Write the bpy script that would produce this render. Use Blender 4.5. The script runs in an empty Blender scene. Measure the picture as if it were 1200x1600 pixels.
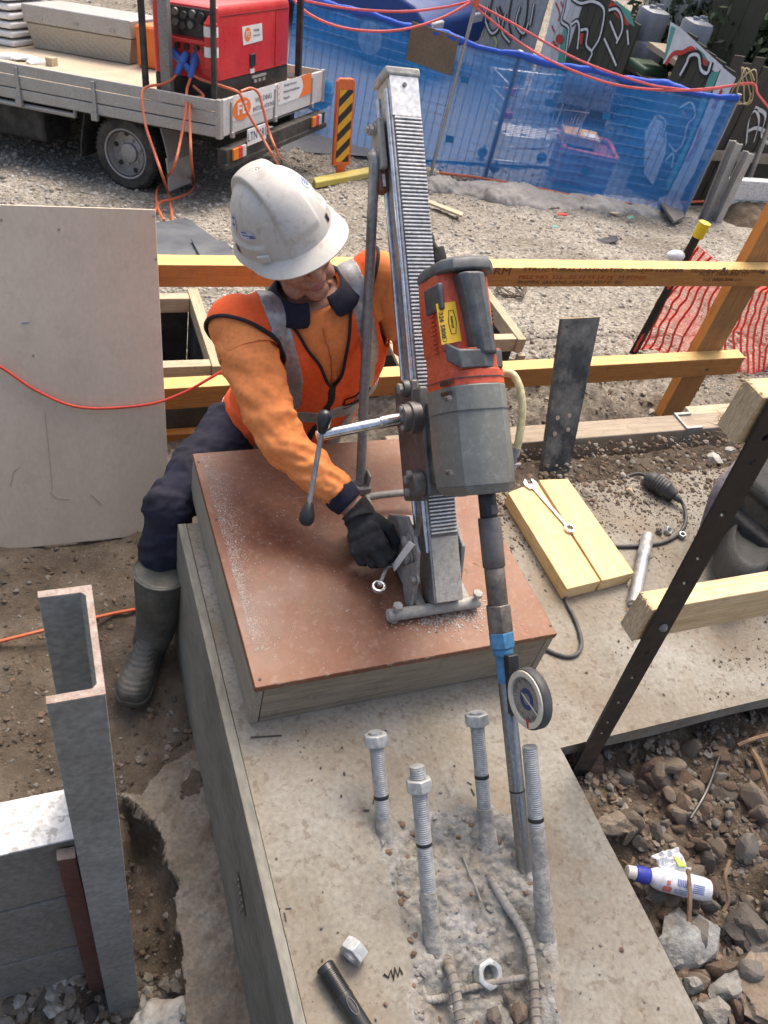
import bpy, bmesh, math, random
import numpy as np
from mathutils import Vector, Matrix, noise as mnoise

S = bpy.context.scene
COL = S.collection
rng = np.random.default_rng(7)
random.seed(7)

# ------------------------------------------------------------------ camera, sky, sun
F_PX = 1294.0
AX = np.array([0.92631098, -0.09996007, 0.36325742])     # world X, Y, Z seen by the camera (x right, y down, z forward)
AY = np.array([-0.3226384, -0.70834896, 0.62781065])
AZ = np.array([0.19455701, -0.69874869, -0.68840238])
MW = np.stack([AX, AY, AZ])
CAM = np.array([0.0, 0.0, 1.65])

cam_d = bpy.data.cameras.new('camera')
cam = bpy.data.objects.new('camera', cam_d)
COL.objects.link(cam)
cam_d.sensor_fit = 'VERTICAL'
cam_d.sensor_height = 32.0
cam_d.lens = 32.0 * F_PX / 1600.0
cam_d.clip_start = 0.05
cam_d.clip_end = 400
cam_d.dof.use_dof = True; cam_d.dof.focus_distance = 1.85; cam_d.dof.aperture_fstop = 11
right = Vector(MW @ np.array([1, 0, 0])); upv = Vector(MW @ np.array([0, -1, 0])); back = Vector(MW @ np.array([0, 0, -1]))
mx = Matrix((right, upv, back)).transposed().to_4x4()
mx.translation = Vector(CAM)
cam.matrix_world = mx
S.camera = cam

SUN_EL, SUN_AZ = math.radians(58), math.radians(35)      # azimuth measured from +Y towards +X
world = bpy.data.worlds.new('World'); S.world = world
world.use_nodes = True
wn = world.node_tree.nodes; wl = world.node_tree.links
sky = wn.new('ShaderNodeTexSky'); sky.sky_type = 'NISHITA'; sky.sun_disc = False
sky.sun_elevation = SUN_EL; sky.sun_rotation = SUN_AZ
sky.air_density = 1.0; sky.dust_density = 8.0; sky.ozone_density = 0.0
bg = wn['Background']; bg.inputs['Strength'].default_value = 0.15
wl.new(sky.outputs[0], bg.inputs[0])
sun_d = bpy.data.lights.new('sun', 'SUN'); sun_d.energy = 0.65; sun_d.angle = math.radians(22); sun_d.color = (1.0, 0.95, 0.88)
sun = bpy.data.objects.new('sun', sun_d); COL.objects.link(sun)
sdir = Vector((math.cos(SUN_EL) * math.sin(SUN_AZ), math.cos(SUN_EL) * math.cos(SUN_AZ), math.sin(SUN_EL)))
sun.rotation_euler = sdir.to_track_quat('Z', 'Y').to_euler()
S.view_settings.view_transform = 'Standard'; S.view_settings.look = 'None'
S.view_settings.exposure = 0.92; S.view_settings.gamma = 1.0
S.view_settings.use_curve_mapping = False
S.cycles.max_bounces = 6; S.cycles.transparent_max_bounces = 12
S.cycles.use_denoising = True

# ------------------------------------------------------------------ geometry of the place: sight lines met with planes
def ray(x, y): return MW @ np.array([(x - 600.0) / F_PX, (y - 800.0) / F_PX, 1.0])
def P(x, y, z=0.0):
    r = ray(x, y); return CAM + r * ((z - CAM[2]) / r[2])
def Py(x, y, Y):
    r = ray(x, y); return CAM + r * (Y / r[1])
def Px(x, y, X):
    r = ray(x, y); return CAM + r * (X / r[0])
def D(x, y, d): return CAM + ray(x, y) * d
def gz(x, y):
    """height of the open ground"""
    y = np.asarray(y, float)
    z = -0.52 - 0.24 * np.clip(y - 2.0, 0, 6.0)
    return z
def G(x, y):
    r = ray(x, y)
    t = (-0.52 + 0.48 - CAM[2]) / (r[2] + 0.24 * r[1])
    p = CAM + r * t
    if t < 0 or p[1] > 8.0: p = P(x, y, -1.96)
    elif p[1] < 2.0: p = P(x, y, -0.52)
    return p
def V(*a): return np.array(a, float)
def nrm(v): v = np.asarray(v, float); return v / (np.linalg.norm(v) + 1e-12)
def ndepth(p): return float((np.asarray(p) - CAM) @ ray(600, 800))

# ------------------------------------------------------------------ materials
MATS = {}
def lin(c):
    return tuple(((v / 12.92) if v <= 0.04045 else ((v + 0.055) / 1.055) ** 2.4) for v in c[:3]) + (1.0,)
def pm(name, stops, rough=0.75, metal=0.0, scale=12.0, stretch=(1, 1, 1), detail=7.0, bump=0.25, bscale=None,
       dust=None, dust_amt=0.45, dust_scale=5.0, spec=0.5, rvar=0.12, coat=0.0, distort=0.3, fine=0.25, dscale2=90.0,
       speck=None, speck_amt=0.35, speck_scale=60.0, bdist=0.01, trans=0.0):
    """noise-driven material: stops = linear base colours; dust / speck = a colour laid over in patches / small spots"""
    if name in MATS: return MATS[name]
    m = bpy.data.materials.new(name); m.use_nodes = True; MATS[name] = m
    n = m.node_tree.nodes; l = m.node_tree.links
    b = n['Principled BSDF']
    tc = n.new('ShaderNodeTexCoord'); mp = n.new('ShaderNodeMapping'); mp.inputs['Scale'].default_value = stretch
    l.new(tc.outputs['Object'], mp.inputs['Vector'])
    nz = n.new('ShaderNodeTexNoise'); nz.inputs['Scale'].default_value = scale; nz.inputs['Detail'].default_value = detail
    nz.inputs['Roughness'].default_value = 0.62; nz.inputs['Distortion'].default_value = distort
    l.new(mp.outputs[0], nz.inputs['Vector'])
    cr = n.new('ShaderNodeValToRGB'); e = cr.color_ramp.elements
    k = len(stops)
    if k == 1: stops = [tuple(v * 0.9 for v in stops[0]), tuple(v * 1.08 for v in stops[0])]; k = 2
    e[0].position = 0.3; e[1].position = 0.7
    e[0].color = (*stops[0][:3], 1); e[1].color = (*stops[-1][:3], 1)
    for i in range(1, k - 1):
        q = e.new(0.3 + 0.4 * i / (k - 1)); q.color = (*stops[i][:3], 1)
    l.new(nz.outputs['Fac'], cr.inputs[0])
    col = cr.outputs[0]
    nf = n.new('ShaderNodeTexNoise'); nf.inputs['Scale'].default_value = dscale2; nf.inputs['Detail'].default_value = 4
    l.new(mp.outputs[0], nf.inputs['Vector'])
    if fine:
        mr = n.new('ShaderNodeMapRange'); mr.inputs[1].default_value = 0.3; mr.inputs[2].default_value = 0.7
        mr.inputs[3].default_value = 1 - fine; mr.inputs[4].default_value = 1 + fine * 0.7
        l.new(nf.outputs['Fac'], mr.inputs[0])
        mu = n.new('ShaderNodeMix'); mu.data_type = 'RGBA'; mu.blend_type = 'MULTIPLY'; mu.inputs[0].default_value = 1
        l.new(col, mu.inputs[6]); l.new(mr.outputs[0], mu.inputs[7]); col = mu.outputs[2]
    def over(col, c, amt, sc, lo, hi, det):
        nd = n.new('ShaderNodeTexNoise'); nd.inputs['Scale'].default_value = sc; nd.inputs['Detail'].default_value = det
        nd.inputs['Roughness'].default_value = 0.7
        l.new(tc.outputs['Object'], nd.inputs['Vector'])
        rr = n.new('ShaderNodeMapRange'); rr.inputs[1].default_value = lo; rr.inputs[2].default_value = hi
        rr.inputs[3].default_value = 0; rr.inputs[4].default_value = amt; rr.clamp = True
        l.new(nd.outputs['Fac'], rr.inputs[0])
        mi = n.new('ShaderNodeMix'); mi.data_type = 'RGBA'
        l.new(rr.outputs[0], mi.inputs[0]); l.new(col, mi.inputs[6]); mi.inputs[7].default_value = (*c[:3], 1)
        return mi.outputs[2]
    if dust: col = over(col, dust, dust_amt, dust_scale, 0.42, 0.68, 9)
    if speck: col = over(col, speck, speck_amt, speck_scale, 0.56, 0.64, 3)
    l.new(col, b.inputs['Base Color'])
    rm = n.new('ShaderNodeMapRange'); rm.inputs[1].default_value = 0.3; rm.inputs[2].default_value = 0.7
    rm.inputs[3].default_value = max(0.03, rough - rvar); rm.inputs[4].default_value = min(1, rough + rvar)
    l.new(nz.outputs['Fac'], rm.inputs[0]); l.new(rm.outputs[0], b.inputs['Roughness'])
    b.inputs['Metallic'].default_value = metal
    b.inputs['Specular IOR Level'].default_value = spec
    if coat: b.inputs['Coat Weight'].default_value = coat; b.inputs['Coat Roughness'].default_value = 0.15
    if trans: b.inputs['Transmission Weight'].default_value = trans
    if bump:
        nb = n.new('ShaderNodeTexNoise'); nb.inputs['Scale'].default_value = bscale or scale * 5; nb.inputs['Detail'].default_value = 6
        nb.inputs['Roughness'].default_value = 0.65
        l.new(mp.outputs[0], nb.inputs['Vector'])
        bp = n.new('ShaderNodeBump'); bp.inputs['Strength'].default_value = bump; bp.inputs['Distance'].default_value = bdist
        l.new(nb.outputs['Fac'], bp.inputs['Height']); l.new(bp.outputs[0], b.inputs['Normal'])
    return m

def wood(name, c1, c2, axis='X', rough=0.7, dirt=None, dirt_amt=0.4, rings=9.0, bump=0.2):
    """long-grained timber; axis is the run of the grain"""
    if name in MATS: return MATS[name]
    st = {'X': (0.07, 1, 1), 'Y': (1, 0.07, 1), 'Z': (1, 1, 0.07)}[axis]
    mid = tuple(0.55 * a + 0.45 * b for a, b in zip(c1, c2))
    return pm(name, [c1, mid, c2, mid, c2], rough=rough, scale=rings * 4, stretch=st, detail=5, bump=bump, bscale=160, dust=dirt,
              dust_amt=dirt_amt, dust_scale=7, speck=tuple(v * 0.45 for v in c1), speck_amt=0.22, speck_scale=22, fine=0.16, dscale2=220, distort=0.9)

def flat(name, c, rough=0.6, metal=0.0, var=0.12, bump=0.05, **k):
    c = tuple(c)
    return pm(name, [tuple(v * (1 - var) for v in c), c, tuple(min(1, v * (1 + var)) for v in c)], rough=rough, metal=metal,
              bump=bump, fine=var * 0.8, **k)

# ------------------------------------------------------------------ mesh building
ROOTM = {}
def setp(o, label=None, cat=None, group=None, kind=None):
    if label: o['label'] = label
    if cat: o['category'] = cat
    if group: o['group'] = group
    if kind: o['kind'] = kind
    return o
def thing(name, label, cat, loc=(0, 0, 0), group=None, mat4=None):
    o = bpy.data.objects.new(name, None); COL.objects.link(o); o.empty_display_size = 0.05
    m = mat4 if mat4 is not None else Matrix.Translation(Vector(loc))
    o.matrix_world = m
    ROOTM[o.name] = m.copy()
    return setp(o, label, cat, group)
def rootm(o):
    while o is not None:
        if o.name in ROOTM: return ROOTM[o.name]
        o = o.parent
    return Matrix.Identity(4)

class MB:
    def __init__(s): s.v = []; s.f = []; s.m = []; s.mi = 0
    def add(s, vs, fs):
        b = len(s.v); s.v.extend([tuple(map(float, p)) for p in vs]); s.f.extend([tuple(b + i for i in f) for f in fs]); s.m.extend([s.mi] * len(fs)); return s
    def box(s, c, d, ax=None):
        c = np.array(c, float); d = np.array(d, float) / 2
        A = np.eye(3) if ax is None else np.array(ax, float)
        vs = [c + A[0] * x * d[0] + A[1] * y * d[1] + A[2] * z * d[2] for x in (-1, 1) for y in (-1, 1) for z in (-1, 1)]
        return s.add(vs, [(0, 1, 3, 2), (4, 6, 7, 5), (0, 4, 5, 1), (2, 3, 7, 6), (0, 2, 6, 4), (1, 5, 7, 3)])
    def box2(s, a, b):
        a = np.array(a, float); b = np.array(b, float); return s.box((a + b) / 2, np.abs(b - a))
    def prism(s, poly, ext):
        """polygon (3-D points) swept by the vector ext"""
        p = [np.array(q, float) for q in poly]; e = np.array(ext, float); n = len(p)
        vs = p + [q + e for q in p]
        fs = [tuple(range(n))[::-1], tuple(range(n, 2 * n))] + [(i, (i + 1) % n, n + (i + 1) % n, n + i) for i in range(n)]
        return s.add(vs, fs)
    def poly(s, pts): return s.add(pts, [tuple(range(len(pts)))])
    def loft(s, rings, cap=True, closed=True):
        n = len(rings[0]); vs = [p for r in rings for p in r]; fs = []
        for i in range(len(rings) - 1):
            for j in range(n if closed else n - 1):
                k = (j + 1) % n
                fs.append((i * n + j, i * n + k, (i + 1) * n + k, (i + 1) * n + j))
        if cap and closed: fs.append(tuple(range(n))[::-1]); fs.append(tuple((len(rings) - 1) * n + j for j in range(n)))
        return s.add(vs, fs)
    def tube(s, path, r, n=10, cap=True, flatten=None):
        path = [np.array(p, float) for p in path]
        rs = r if hasattr(r, '__len__') else [r] * len(path)
        t0 = nrm(path[1] - path[0]); ref = np.array([0, 0, 1.0]) if abs(t0[2]) < 0.9 else np.array([1.0, 0, 0])
        a = nrm(np.cross(t0, ref)); rings = []
        for i, p in enumerate(path):
            t = nrm(path[min(i + 1, len(path) - 1)] - path[max(i - 1, 0)])
            a = nrm(a - t * (a @ t)); b = np.cross(t, a)
            rings.append([p + rs[i] * (math.cos(2 * math.pi * j / n) * a + math.sin(2 * math.pi * j / n) * b) for j in range(n)])
        return s.loft(rings, cap)
    def cyl(s, p0, p1, r0, r1=None, n=16, cap=True): return s.tube([p0, p1], [r0, r0 if r1 is None else r1], n, cap)
    def lathe(s, org, axis, prof, n=24, cap=True):
        """prof = (distance along axis, radius)"""
        org = np.array(org, float); ax = nrm(axis)
        ref = np.array([0, 0, 1.0]) if abs(ax[2]) < 0.9 else np.array([1.0, 0, 0])
        a = nrm(np.cross(ax, ref)); b = np.cross(ax, a)
        return s.loft([[org + ax * h + max(r, 1e-4) * (math.cos(2 * math.pi * j / n) * a + math.sin(2 * math.pi * j / n) * b) for j in range(n)] for h, r in prof], cap)
    def hexn(s, c, axis, af, h, hole=0.0, rot=0.0):
        """hex nut: across flats af, height h along axis, through hole radius"""
        c = np.array(c, float); ax = nrm(axis); ref = np.array([1.0, 0, 0]) if abs(ax[0]) < 0.9 else np.array([0, 0, 1.0])
        a = nrm(np.cross(ax, ref)); b = np.cross(ax, a); R = af / math.sqrt(3); N = 24
        def ring(r_, hh, hexa):
            out = []
            for j in range(N):
                t = 2 * math.pi * j / N + rot
                rr = r_
                if hexa:
                    q = (t - rot + math.pi / 6) % (math.pi / 3) - math.pi / 6
                    rr = min(r_, af / 2 / math.cos(q)) if hexa == 2 else af / 2 / math.cos(q)
                out.append(c + ax * hh + rr * (math.cos(t) * a + math.sin(t) * b))
            return out
        ch = 0.08 * af
        rings = [ring(af * 0.47, 0, 0), ring(R * 0.94, ch * 0.35, 2), ring(R, ch, 1), ring(R, h - ch, 1), ring(R * 0.94, h - ch * 0.35, 2), ring(af * 0.47, h, 0)]
        if hole > 0:
            rings = [ring(hole, 0, 0)] + rings + [ring(hole, h, 0), ring(hole, 0, 0)]
            return s.loft(rings, cap=False)
        return s.loft(rings)
    def rock(s, c, r, seed=0, sub=1, sq=(1, 1, 0.75), rough=0.35):
        V_, F_ = ICO[sub]
        rr = np.random.default_rng(seed)
        k = rr.normal(size=(9, 3)); k /= np.linalg.norm(k, axis=1)[:, None]; off = rr.uniform(0.5, 0.88, 9)
        d = V_ @ k.T
        cut = np.min(np.where(d > 0.05, off / np.maximum(d, 0.05), 9), axis=1)
        rad = np.minimum(1.0, cut) * (1 + rough * 0.4 * rr.normal(size=len(V_)) * 0.35)
        Q = rr.normal(size=(3, 3)); Q, _ = np.linalg.qr(Q)
        vv = (V_ * rad[:, None]) * (rr.uniform(0.75, 1.25, 3))
        vv = (vv @ Q) * np.array(sq) * r + np.array(c)
        return s.add(vv, [tuple(f) for f in F_])
    def xf(s, M4):
        M4 = np.array(M4); a = np.array(s.v); s.v = [tuple(q) for q in a @ M4[:3, :3].T + M4[:3, 3]]; return s
    def build(s, name, mat, parent=None, smooth=40, bevel=0.0, world=True, kind=None, label=None, seg=2, subsurf=0, nobackref=False):
        me = bpy.data.meshes.new(name)
        vs = s.v
        if world and parent is not None:
            Mi = np.array(rootm(parent).inverted()); a = np.array(vs); vs = (a @ Mi[:3, :3].T + Mi[:3, 3]).tolist()
        me.from_pydata(vs, [], s.f); me.update()
        mats = mat if isinstance(mat, (list, tuple)) else [mat]
        for q in mats: me.materials.append(q)
        if len(mats) > 1: me.polygons.foreach_set('material_index', s.m)
        bm = bmesh.new(); bm.from_mesh(me); bmesh.ops.recalc_face_normals(bm, faces=bm.faces); bm.to_mesh(me); bm.free()
        if smooth:
            me.shade_smooth(); me.set_sharp_from_angle(angle=math.radians(smooth))
        o = bpy.data.objects.new(name, me); COL.objects.link(o)
        if parent is not None: o.parent = parent
        if bevel:
            md = o.modifiers.new('bevel', 'BEVEL'); md.width = bevel; md.segments = seg; md.limit_method = 'ANGLE'; md.angle_limit = math.radians(40)
            md.harden_normals = False
        if subsurf:
            md = o.modifiers.new('sub', 'SUBSURF'); md.levels = subsurf; md.render_levels = subsurf
        if kind: o['kind'] = kind
        if label: o['label'] = label
        return o

def _ico(sub):
    bm = bmesh.new(); bmesh.ops.create_icosphere(bm, subdivisions=sub, radius=1.0)
    v = np.array([q.co[:] for q in bm.verts]); f = [[q.index for q in p.verts] for p in bm.faces]; bm.free(); return v, f
ICO = {1: _ico(1), 2: _ico(2), 3: _ico(3)}

def arrmesh(name, verts, tris, mat, parent=None, kind=None, smooth=False, mat_ids=None, origin=None):
    """a mesh from numpy arrays (many small pieces in one object)"""
    me = bpy.data.meshes.new(name); verts = np.asarray(verts, np.float32); tris = np.asarray(tris, np.int32); k = tris.shape[1]
    me.vertices.add(len(verts)); me.vertices.foreach_set('co', verts.ravel())
    me.loops.add(tris.size); me.loops.foreach_set('vertex_index', tris.ravel())
    me.polygons.add(len(tris)); me.polygons.foreach_set('loop_start', np.arange(0, tris.size, k, dtype=np.int32))
    me.polygons.foreach_set('loop_total', np.full(len(tris), k, np.int32))
    for q in (mat if isinstance(mat, list) else [mat]): me.materials.append(q)
    if mat_ids is not None: me.polygons.foreach_set('material_index', np.asarray(mat_ids, np.int32))
    me.polygons.foreach_set('use_smooth', np.full(len(tris), smooth, bool))
    me.update(calc_edges=True); me.validate()
    o = bpy.data.objects.new(name, me); COL.objects.link(o)
    if parent is not None: o.parent = parent
    if kind: o['kind'] = kind
    return o

def fbm(x, y, sc, seed=0.0, octv=4):
    """cheap vectorised value noise, range about -1..1"""
    x = np.asarray(x, float) * sc + seed * 17.13; y = np.asarray(y, float) * sc - seed * 9.71
    out = np.zeros(np.broadcast(x, y).shape); a = 1.0; tot = 0
    for o in range(octv):
        xi = np.floor(x).astype(np.int64); yi = np.floor(y).astype(np.int64); fx = x - xi; fy = y - yi
        fx = fx * fx * (3 - 2 * fx); fy = fy * fy * (3 - 2 * fy)
        def h(i, j):
            n = (i * 374761393 + j * 668265263 + o * 1442695 + 1013) & 0x7fffffff
            n = ((n ^ (n >> 13)) * 1274126177) & 0x7fffffff
            return ((n ^ (n >> 16)) & 0xffff) / 32767.5 - 1
        v = (h(xi, yi) * (1 - fx) + h(xi + 1, yi) * fx) * (1 - fy) + (h(xi, yi + 1) * (1 - fx) + h(xi + 1, yi + 1) * fx) * fy
        out += a * v; tot += a; a *= 0.5; x = x * 2.03 + 3.1; y = y * 2.03 + 1.7
    return out / tot * 1.4

def grid_mesh(name, xs, ys, zf, mat, keep=None, kind=None, parent=None, smooth=True):
    X, Y = np.meshgrid(xs, ys); Z = zf(X, Y); n = len(xs); m = len(ys)
    v = np.stack([X, Y, Z], -1).reshape(-1, 3)
    i, j = np.meshgrid(np.arange(n - 1), np.arange(m - 1)); a = (j * n + i).ravel()
    q = np.stack([a, a + 1, a + n + 1, a + n], 1)
    if keep is not None:
        cx = (X[:-1, :-1] + X[1:, 1:]).ravel() / 2; cy = (Y[:-1, :-1] + Y[1:, 1:]).ravel() / 2
        q = q[keep(cx, cy)]
    return arrmesh(name, v, q, mat, parent, kind, smooth)

def scatter(name, pts, sizes, mats, parent=None, kind='stuff', sub=1, flatz=0.7, seed=3):
    """many small stones as one mesh"""
    V_, F_ = ICO[sub]; F_ = np.array(F_); N = len(pts); nv = len(V_)
    r = np.random.default_rng(seed)
    var = []
    for k in range(24):
        kk = r.normal(size=(5, 3)); kk /= np.linalg.norm(kk, axis=1)[:, None]; off = r.uniform(0.5, 0.95, 5); d = V_ @ kk.T
        cut = np.min(np.where(d > 0.05, off / np.maximum(d, 0.05), 9), axis=1); rad = np.minimum(1, cut) * (1 + 0.1 * r.normal(size=nv))
        Q, _ = np.linalg.qr(r.normal(size=(3, 3))); var.append(((V_ * rad[:, None]) * r.uniform(0.65, 1.3, 3)) @ Q)
    var = np.array(var); ids = r.integers(0, 24, N); ang = r.uniform(0, 6.283, N); c, s_ = np.cos(ang), np.sin(ang)
    B = var[ids]; X = B[..., 0] * c[:, None] - B[..., 1] * s_[:, None]; Y = B[..., 0] * s_[:, None] + B[..., 1] * c[:, None]
    W = np.stack([X, Y, B[..., 2] * flatz], -1) * np.asarray(sizes)[:, None, None] + np.asarray(pts)[:, None, :]
    T = (F_[None] + (np.arange(N) * nv)[:, None, None]).reshape(-1, 3)
    mid = np.repeat(r.integers(0, len(mats), N), len(F_))
    return arrmesh(name, W.reshape(-1, 3), T, mats, parent, kind, False, mid)

def bez(pts, n=12):
    """Catmull-Rom through points"""
    p = [np.array(q, float) for q in pts]; p = [2 * p[0] - p[1]] + p + [2 * p[-1] - p[-2]]; out = []
    for i in range(1, len(p) - 2):
        for k in range(n):
            t = k / n; a, b, c, d = p[i - 1], p[i], p[i + 1], p[i + 2]
            out.append(0.5 * ((2 * b) + (-a + c) * t + (2 * a - 5 * b + 4 * c - d) * t * t + (-a + 3 * b - 3 * c + d) * t ** 3))
    out.append(p[-2]); return out

def text(name, body, mat, org, xdir, ydir, size, parent=None, depth=0.0006, align='CENTER', sx=1.0, lift=0.0015, bold=0.0):
    """flat lettering; xdir runs along the line of writing, ydir up the letters"""
    cu = bpy.data.curves.new(name, 'FONT'); cu.body = body; cu.size = size; cu.align_x = align; cu.align_y = 'CENTER'
    cu.extrude = depth; cu.offset = bold; cu.resolution_u = 3
    tmp = bpy.data.objects.new('tmp', cu); COL.objects.link(tmp)
    dg = bpy.context.evaluated_depsgraph_get(); me = bpy.data.meshes.new_from_object(tmp.evaluated_get(dg))
    bpy.data.objects.remove(tmp); bpy.data.curves.remove(cu)
    a = nrm(xdir); c = nrm(np.cross(a, ydir)); b = np.cross(c, a); org = np.array(org, float) + c * lift
    co = np.empty(len(me.vertices) * 3); me.vertices.foreach_get('co', co); co = co.reshape(-1, 3)
    w = org + co[:, :1] * a * sx + co[:, 1:2] * b + co[:, 2:] * c
    if parent is not None:
        Mi = np.array(rootm(parent).inverted()); w = w @ Mi[:3, :3].T + Mi[:3, 3]
    me.vertices.foreach_set('co', w.ravel()); me.update(); me.name = name
    me.materials.clear(); me.materials.append(mat)
    o = bpy.data.objects.new(name, me); COL.objects.link(o)
    if parent is not None: o.parent = parent
    return o

def evalmesh(o):
    dg = bpy.context.evaluated_depsgraph_get(); dg.update()
    return bpy.data.meshes.new_from_object(o.evaluated_get(dg))
def remeshed(name, mb, mat, parent, voxel=0.006, smooth_it=6, dispf=None, label=None, fac=0.5):
    """fuse overlapping shapes into one continuous skin"""
    me = bpy.data.meshes.new('tmp'); me.from_pydata(mb.v, [], mb.f); me.update()
    bm = bmesh.new(); bm.from_mesh(me); bmesh.ops.recalc_face_normals(bm, faces=bm.faces); bm.to_mesh(me); bm.free()
    t = bpy.data.objects.new('tmp', me); COL.objects.link(t)
    md = t.modifiers.new('r', 'REMESH'); md.mode = 'VOXEL'; md.voxel_size = voxel
    sm = t.modifiers.new('s', 'SMOOTH'); sm.iterations = smooth_it; sm.factor = fac
    out = evalmesh(t); bpy.data.objects.remove(t); bpy.data.meshes.remove(me)
    co = np.empty(len(out.vertices) * 3); out.vertices.foreach_get('co', co); co = co.reshape(-1, 3)
    if dispf is not None:
        no = np.empty(len(out.vertices) * 3); out.vertices.foreach_get('normal', no); no = no.reshape(-1, 3)
        co = co + no * dispf(co)[:, None]
    if parent is not None:
        Mi = np.array(rootm(parent).inverted()); co = co @ Mi[:3, :3].T + Mi[:3, 3]
    out.vertices.foreach_set('co', co.ravel()); out.update(); out.name = name
    out.materials.clear(); out.materials.append(mat); out.shade_smooth()
    o = bpy.data.objects.new(name, out); COL.objects.link(o)
    if parent is not None: o.parent = parent
    if label: o['label'] = label
    return o
def ell(mb, c, ra, rb, rc, A=None, n=16):
    """ellipsoid with axes A"""
    V_, F_ = ICO[3]; A = np.eye(3) if A is None else np.array(A)
    mb.add(np.array(c) + (V_ * np.array([ra, rb, rc])) @ A, F_)
# ================================================================== THE SETTING
def inpoly(x, y, poly):
    x = np.asarray(x); y = np.asarray(y); c = np.zeros(x.shape, bool); n = len(poly)
    for i in range(n):
        x1, y1 = poly[i][:2]; x2, y2 = poly[(i + 1) % n][:2]
        hit = ((y1 > y) != (y2 > y)) & (x < (x2 - x1) * (y - y1) / (y2 - y1 + 1e-12) + x1); c ^= hit
    return c
def dpoly(x, y, poly):
    """signed distance to a polygon's edge, positive inside"""
    d = np.full(np.asarray(x).shape, 9.0); n = len(poly)
    for i in range(n):
        a = np.array(poly[i][:2]); b = np.array(poly[(i + 1) % n][:2]); e = b - a
        t = np.clip(((x - a[0]) * e[0] + (y - a[1]) * e[1]) / (e @ e + 1e-12), 0, 1)
        d = np.minimum(d, np.hypot(x - a[0] - t * e[0], y - a[1] - t * e[1]))
    return np.where(inpoly(x, y, poly), d, -d)

# --- ground material: brown soil close by, pale crushed rock further out
def ground_mat():
    m = bpy.data.materials.new('soil and gravel'); m.use_nodes = True; n = m.node_tree.nodes; l = m.node_tree.links; b = n['Principled BSDF']
    tc = n.new('ShaderNodeTexCoord'); sp = n.new('ShaderNodeSeparateXYZ'); l.new(tc.outputs['Object'], sp.inputs[0])
    def noise(sc, det, rg=0.65):
        q = n.new('ShaderNodeTexNoise'); q.inputs['Scale'].default_value = sc; q.inputs['Detail'].default_value = det; q.inputs['Roughness'].default_value = rg
        l.new(tc.outputs['Object'], q.inputs['Vector']); return q.outputs['Fac']
    def ramp(f, a):
        r = n.new('ShaderNodeValToRGB'); e = r.color_ramp.elements; e[0].position = a[0][0]; e[0].color = (*a[0][1], 1); e[1].position = a[-1][0]; e[1].color = (*a[-1][1], 1)
        for p, c in a[1:-1]: q = e.new(p); q.color = (*c, 1)
        l.new(f, r.inputs[0]); return r.outputs[0]
    soil = ramp(noise(6, 9, 0.7), [(0.3, (0.070, 0.054, 0.040)), (0.5, (0.140, 0.112, 0.084)), (0.7, (0.215, 0.182, 0.145))])
    gv = n.new('ShaderNodeTexVoronoi'); gv.inputs['Scale'].default_value = 55; l.new(tc.outputs['Object'], gv.inputs['Vector'])
    vs = n.new('ShaderNodeSeparateColor'); l.new(gv.outputs['Color'], vs.inputs[0])
    grav = ramp(vs.outputs[0], [(0.0, (0.185, 0.17, 0.145)), (0.5, (0.32, 0.303, 0.268)), (1.0, (0.49, 0.475, 0.435))])
    big = ramp(noise(0.7, 4), [(0.35, (0.62, 0.585, 0.53)), (0.65, (1.08, 1.05, 1.0))])
    mu = n.new('ShaderNodeMix'); mu.data_type = 'RGBA'; mu.blend_type = 'MULTIPLY'; mu.inputs[0].default_value = 1; l.new(grav, mu.inputs[6]); l.new(big, mu.inputs[7])
    ad = n.new('ShaderNodeMath'); ad.operation = 'MULTIPLY_ADD'; l.new(noise(2.2, 5), ad.inputs[0]); ad.inputs[1].default_value = 1.6; l.new(sp.outputs[1], ad.inputs[2])
    mr = n.new('ShaderNodeMapRange'); mr.inputs[1].default_value = 2.75; mr.inputs[2].default_value = 3.9; l.new(ad.outputs[0], mr.inputs[0])
    mx_ = n.new('ShaderNodeMix'); mx_.data_type = 'RGBA'; l.new(mr.outputs[0], mx_.inputs[0]); l.new(soil, mx_.inputs[6]); l.new(mu.outputs[2], mx_.inputs[7])
    l.new(mx_.outputs[2], b.inputs['Base Color']); b.inputs['Roughness'].default_value = 0.95; b.inputs['Specular IOR Level'].default_value = 0.2
    bp = n.new('ShaderNodeBump'); bp.inputs['Strength'].default_value = 0.8; bp.inputs['Distance'].default_value = 0.02; l.new(noise(70, 7, 0.7), bp.inputs['Height']); l.new(bp.outputs[0], b.inputs['Normal'])
    return m
M_ground = ground_mat()
M_soil = pm('moist soil', [(0.065, 0.048, 0.034), (0.125, 0.096, 0.070), (0.20, 0.163, 0.125)], rough=0.95, scale=9, bump=0.9, bscale=60, bdist=0.015, spec=0.2)
M_conc = pm('stained concrete', [(0.175, 0.155, 0.120), (0.255, 0.243, 0.208), (0.325, 0.32, 0.292)], rough=0.85, scale=3.2, bump=0.25, bscale=120, dust=(0.195, 0.135, 0.08), dust_amt=0.55, dust_scale=2.8, speck=(0.12, 0.085, 0.06), speck_amt=0.5, speck_scale=38, spec=0.3, fine=0.2, bdist=0.003)
M_slurry = pm('slurry covered broken concrete', [(0.16, 0.155, 0.14), (0.265, 0.265, 0.25), (0.38, 0.385, 0.37)], rough=0.9, scale=14, bump=0.9, bscale=110, bdist=0.006, dust=(0.27, 0.22, 0.16), dust_amt=0.5, dust_scale=9, spec=0.3)
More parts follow.
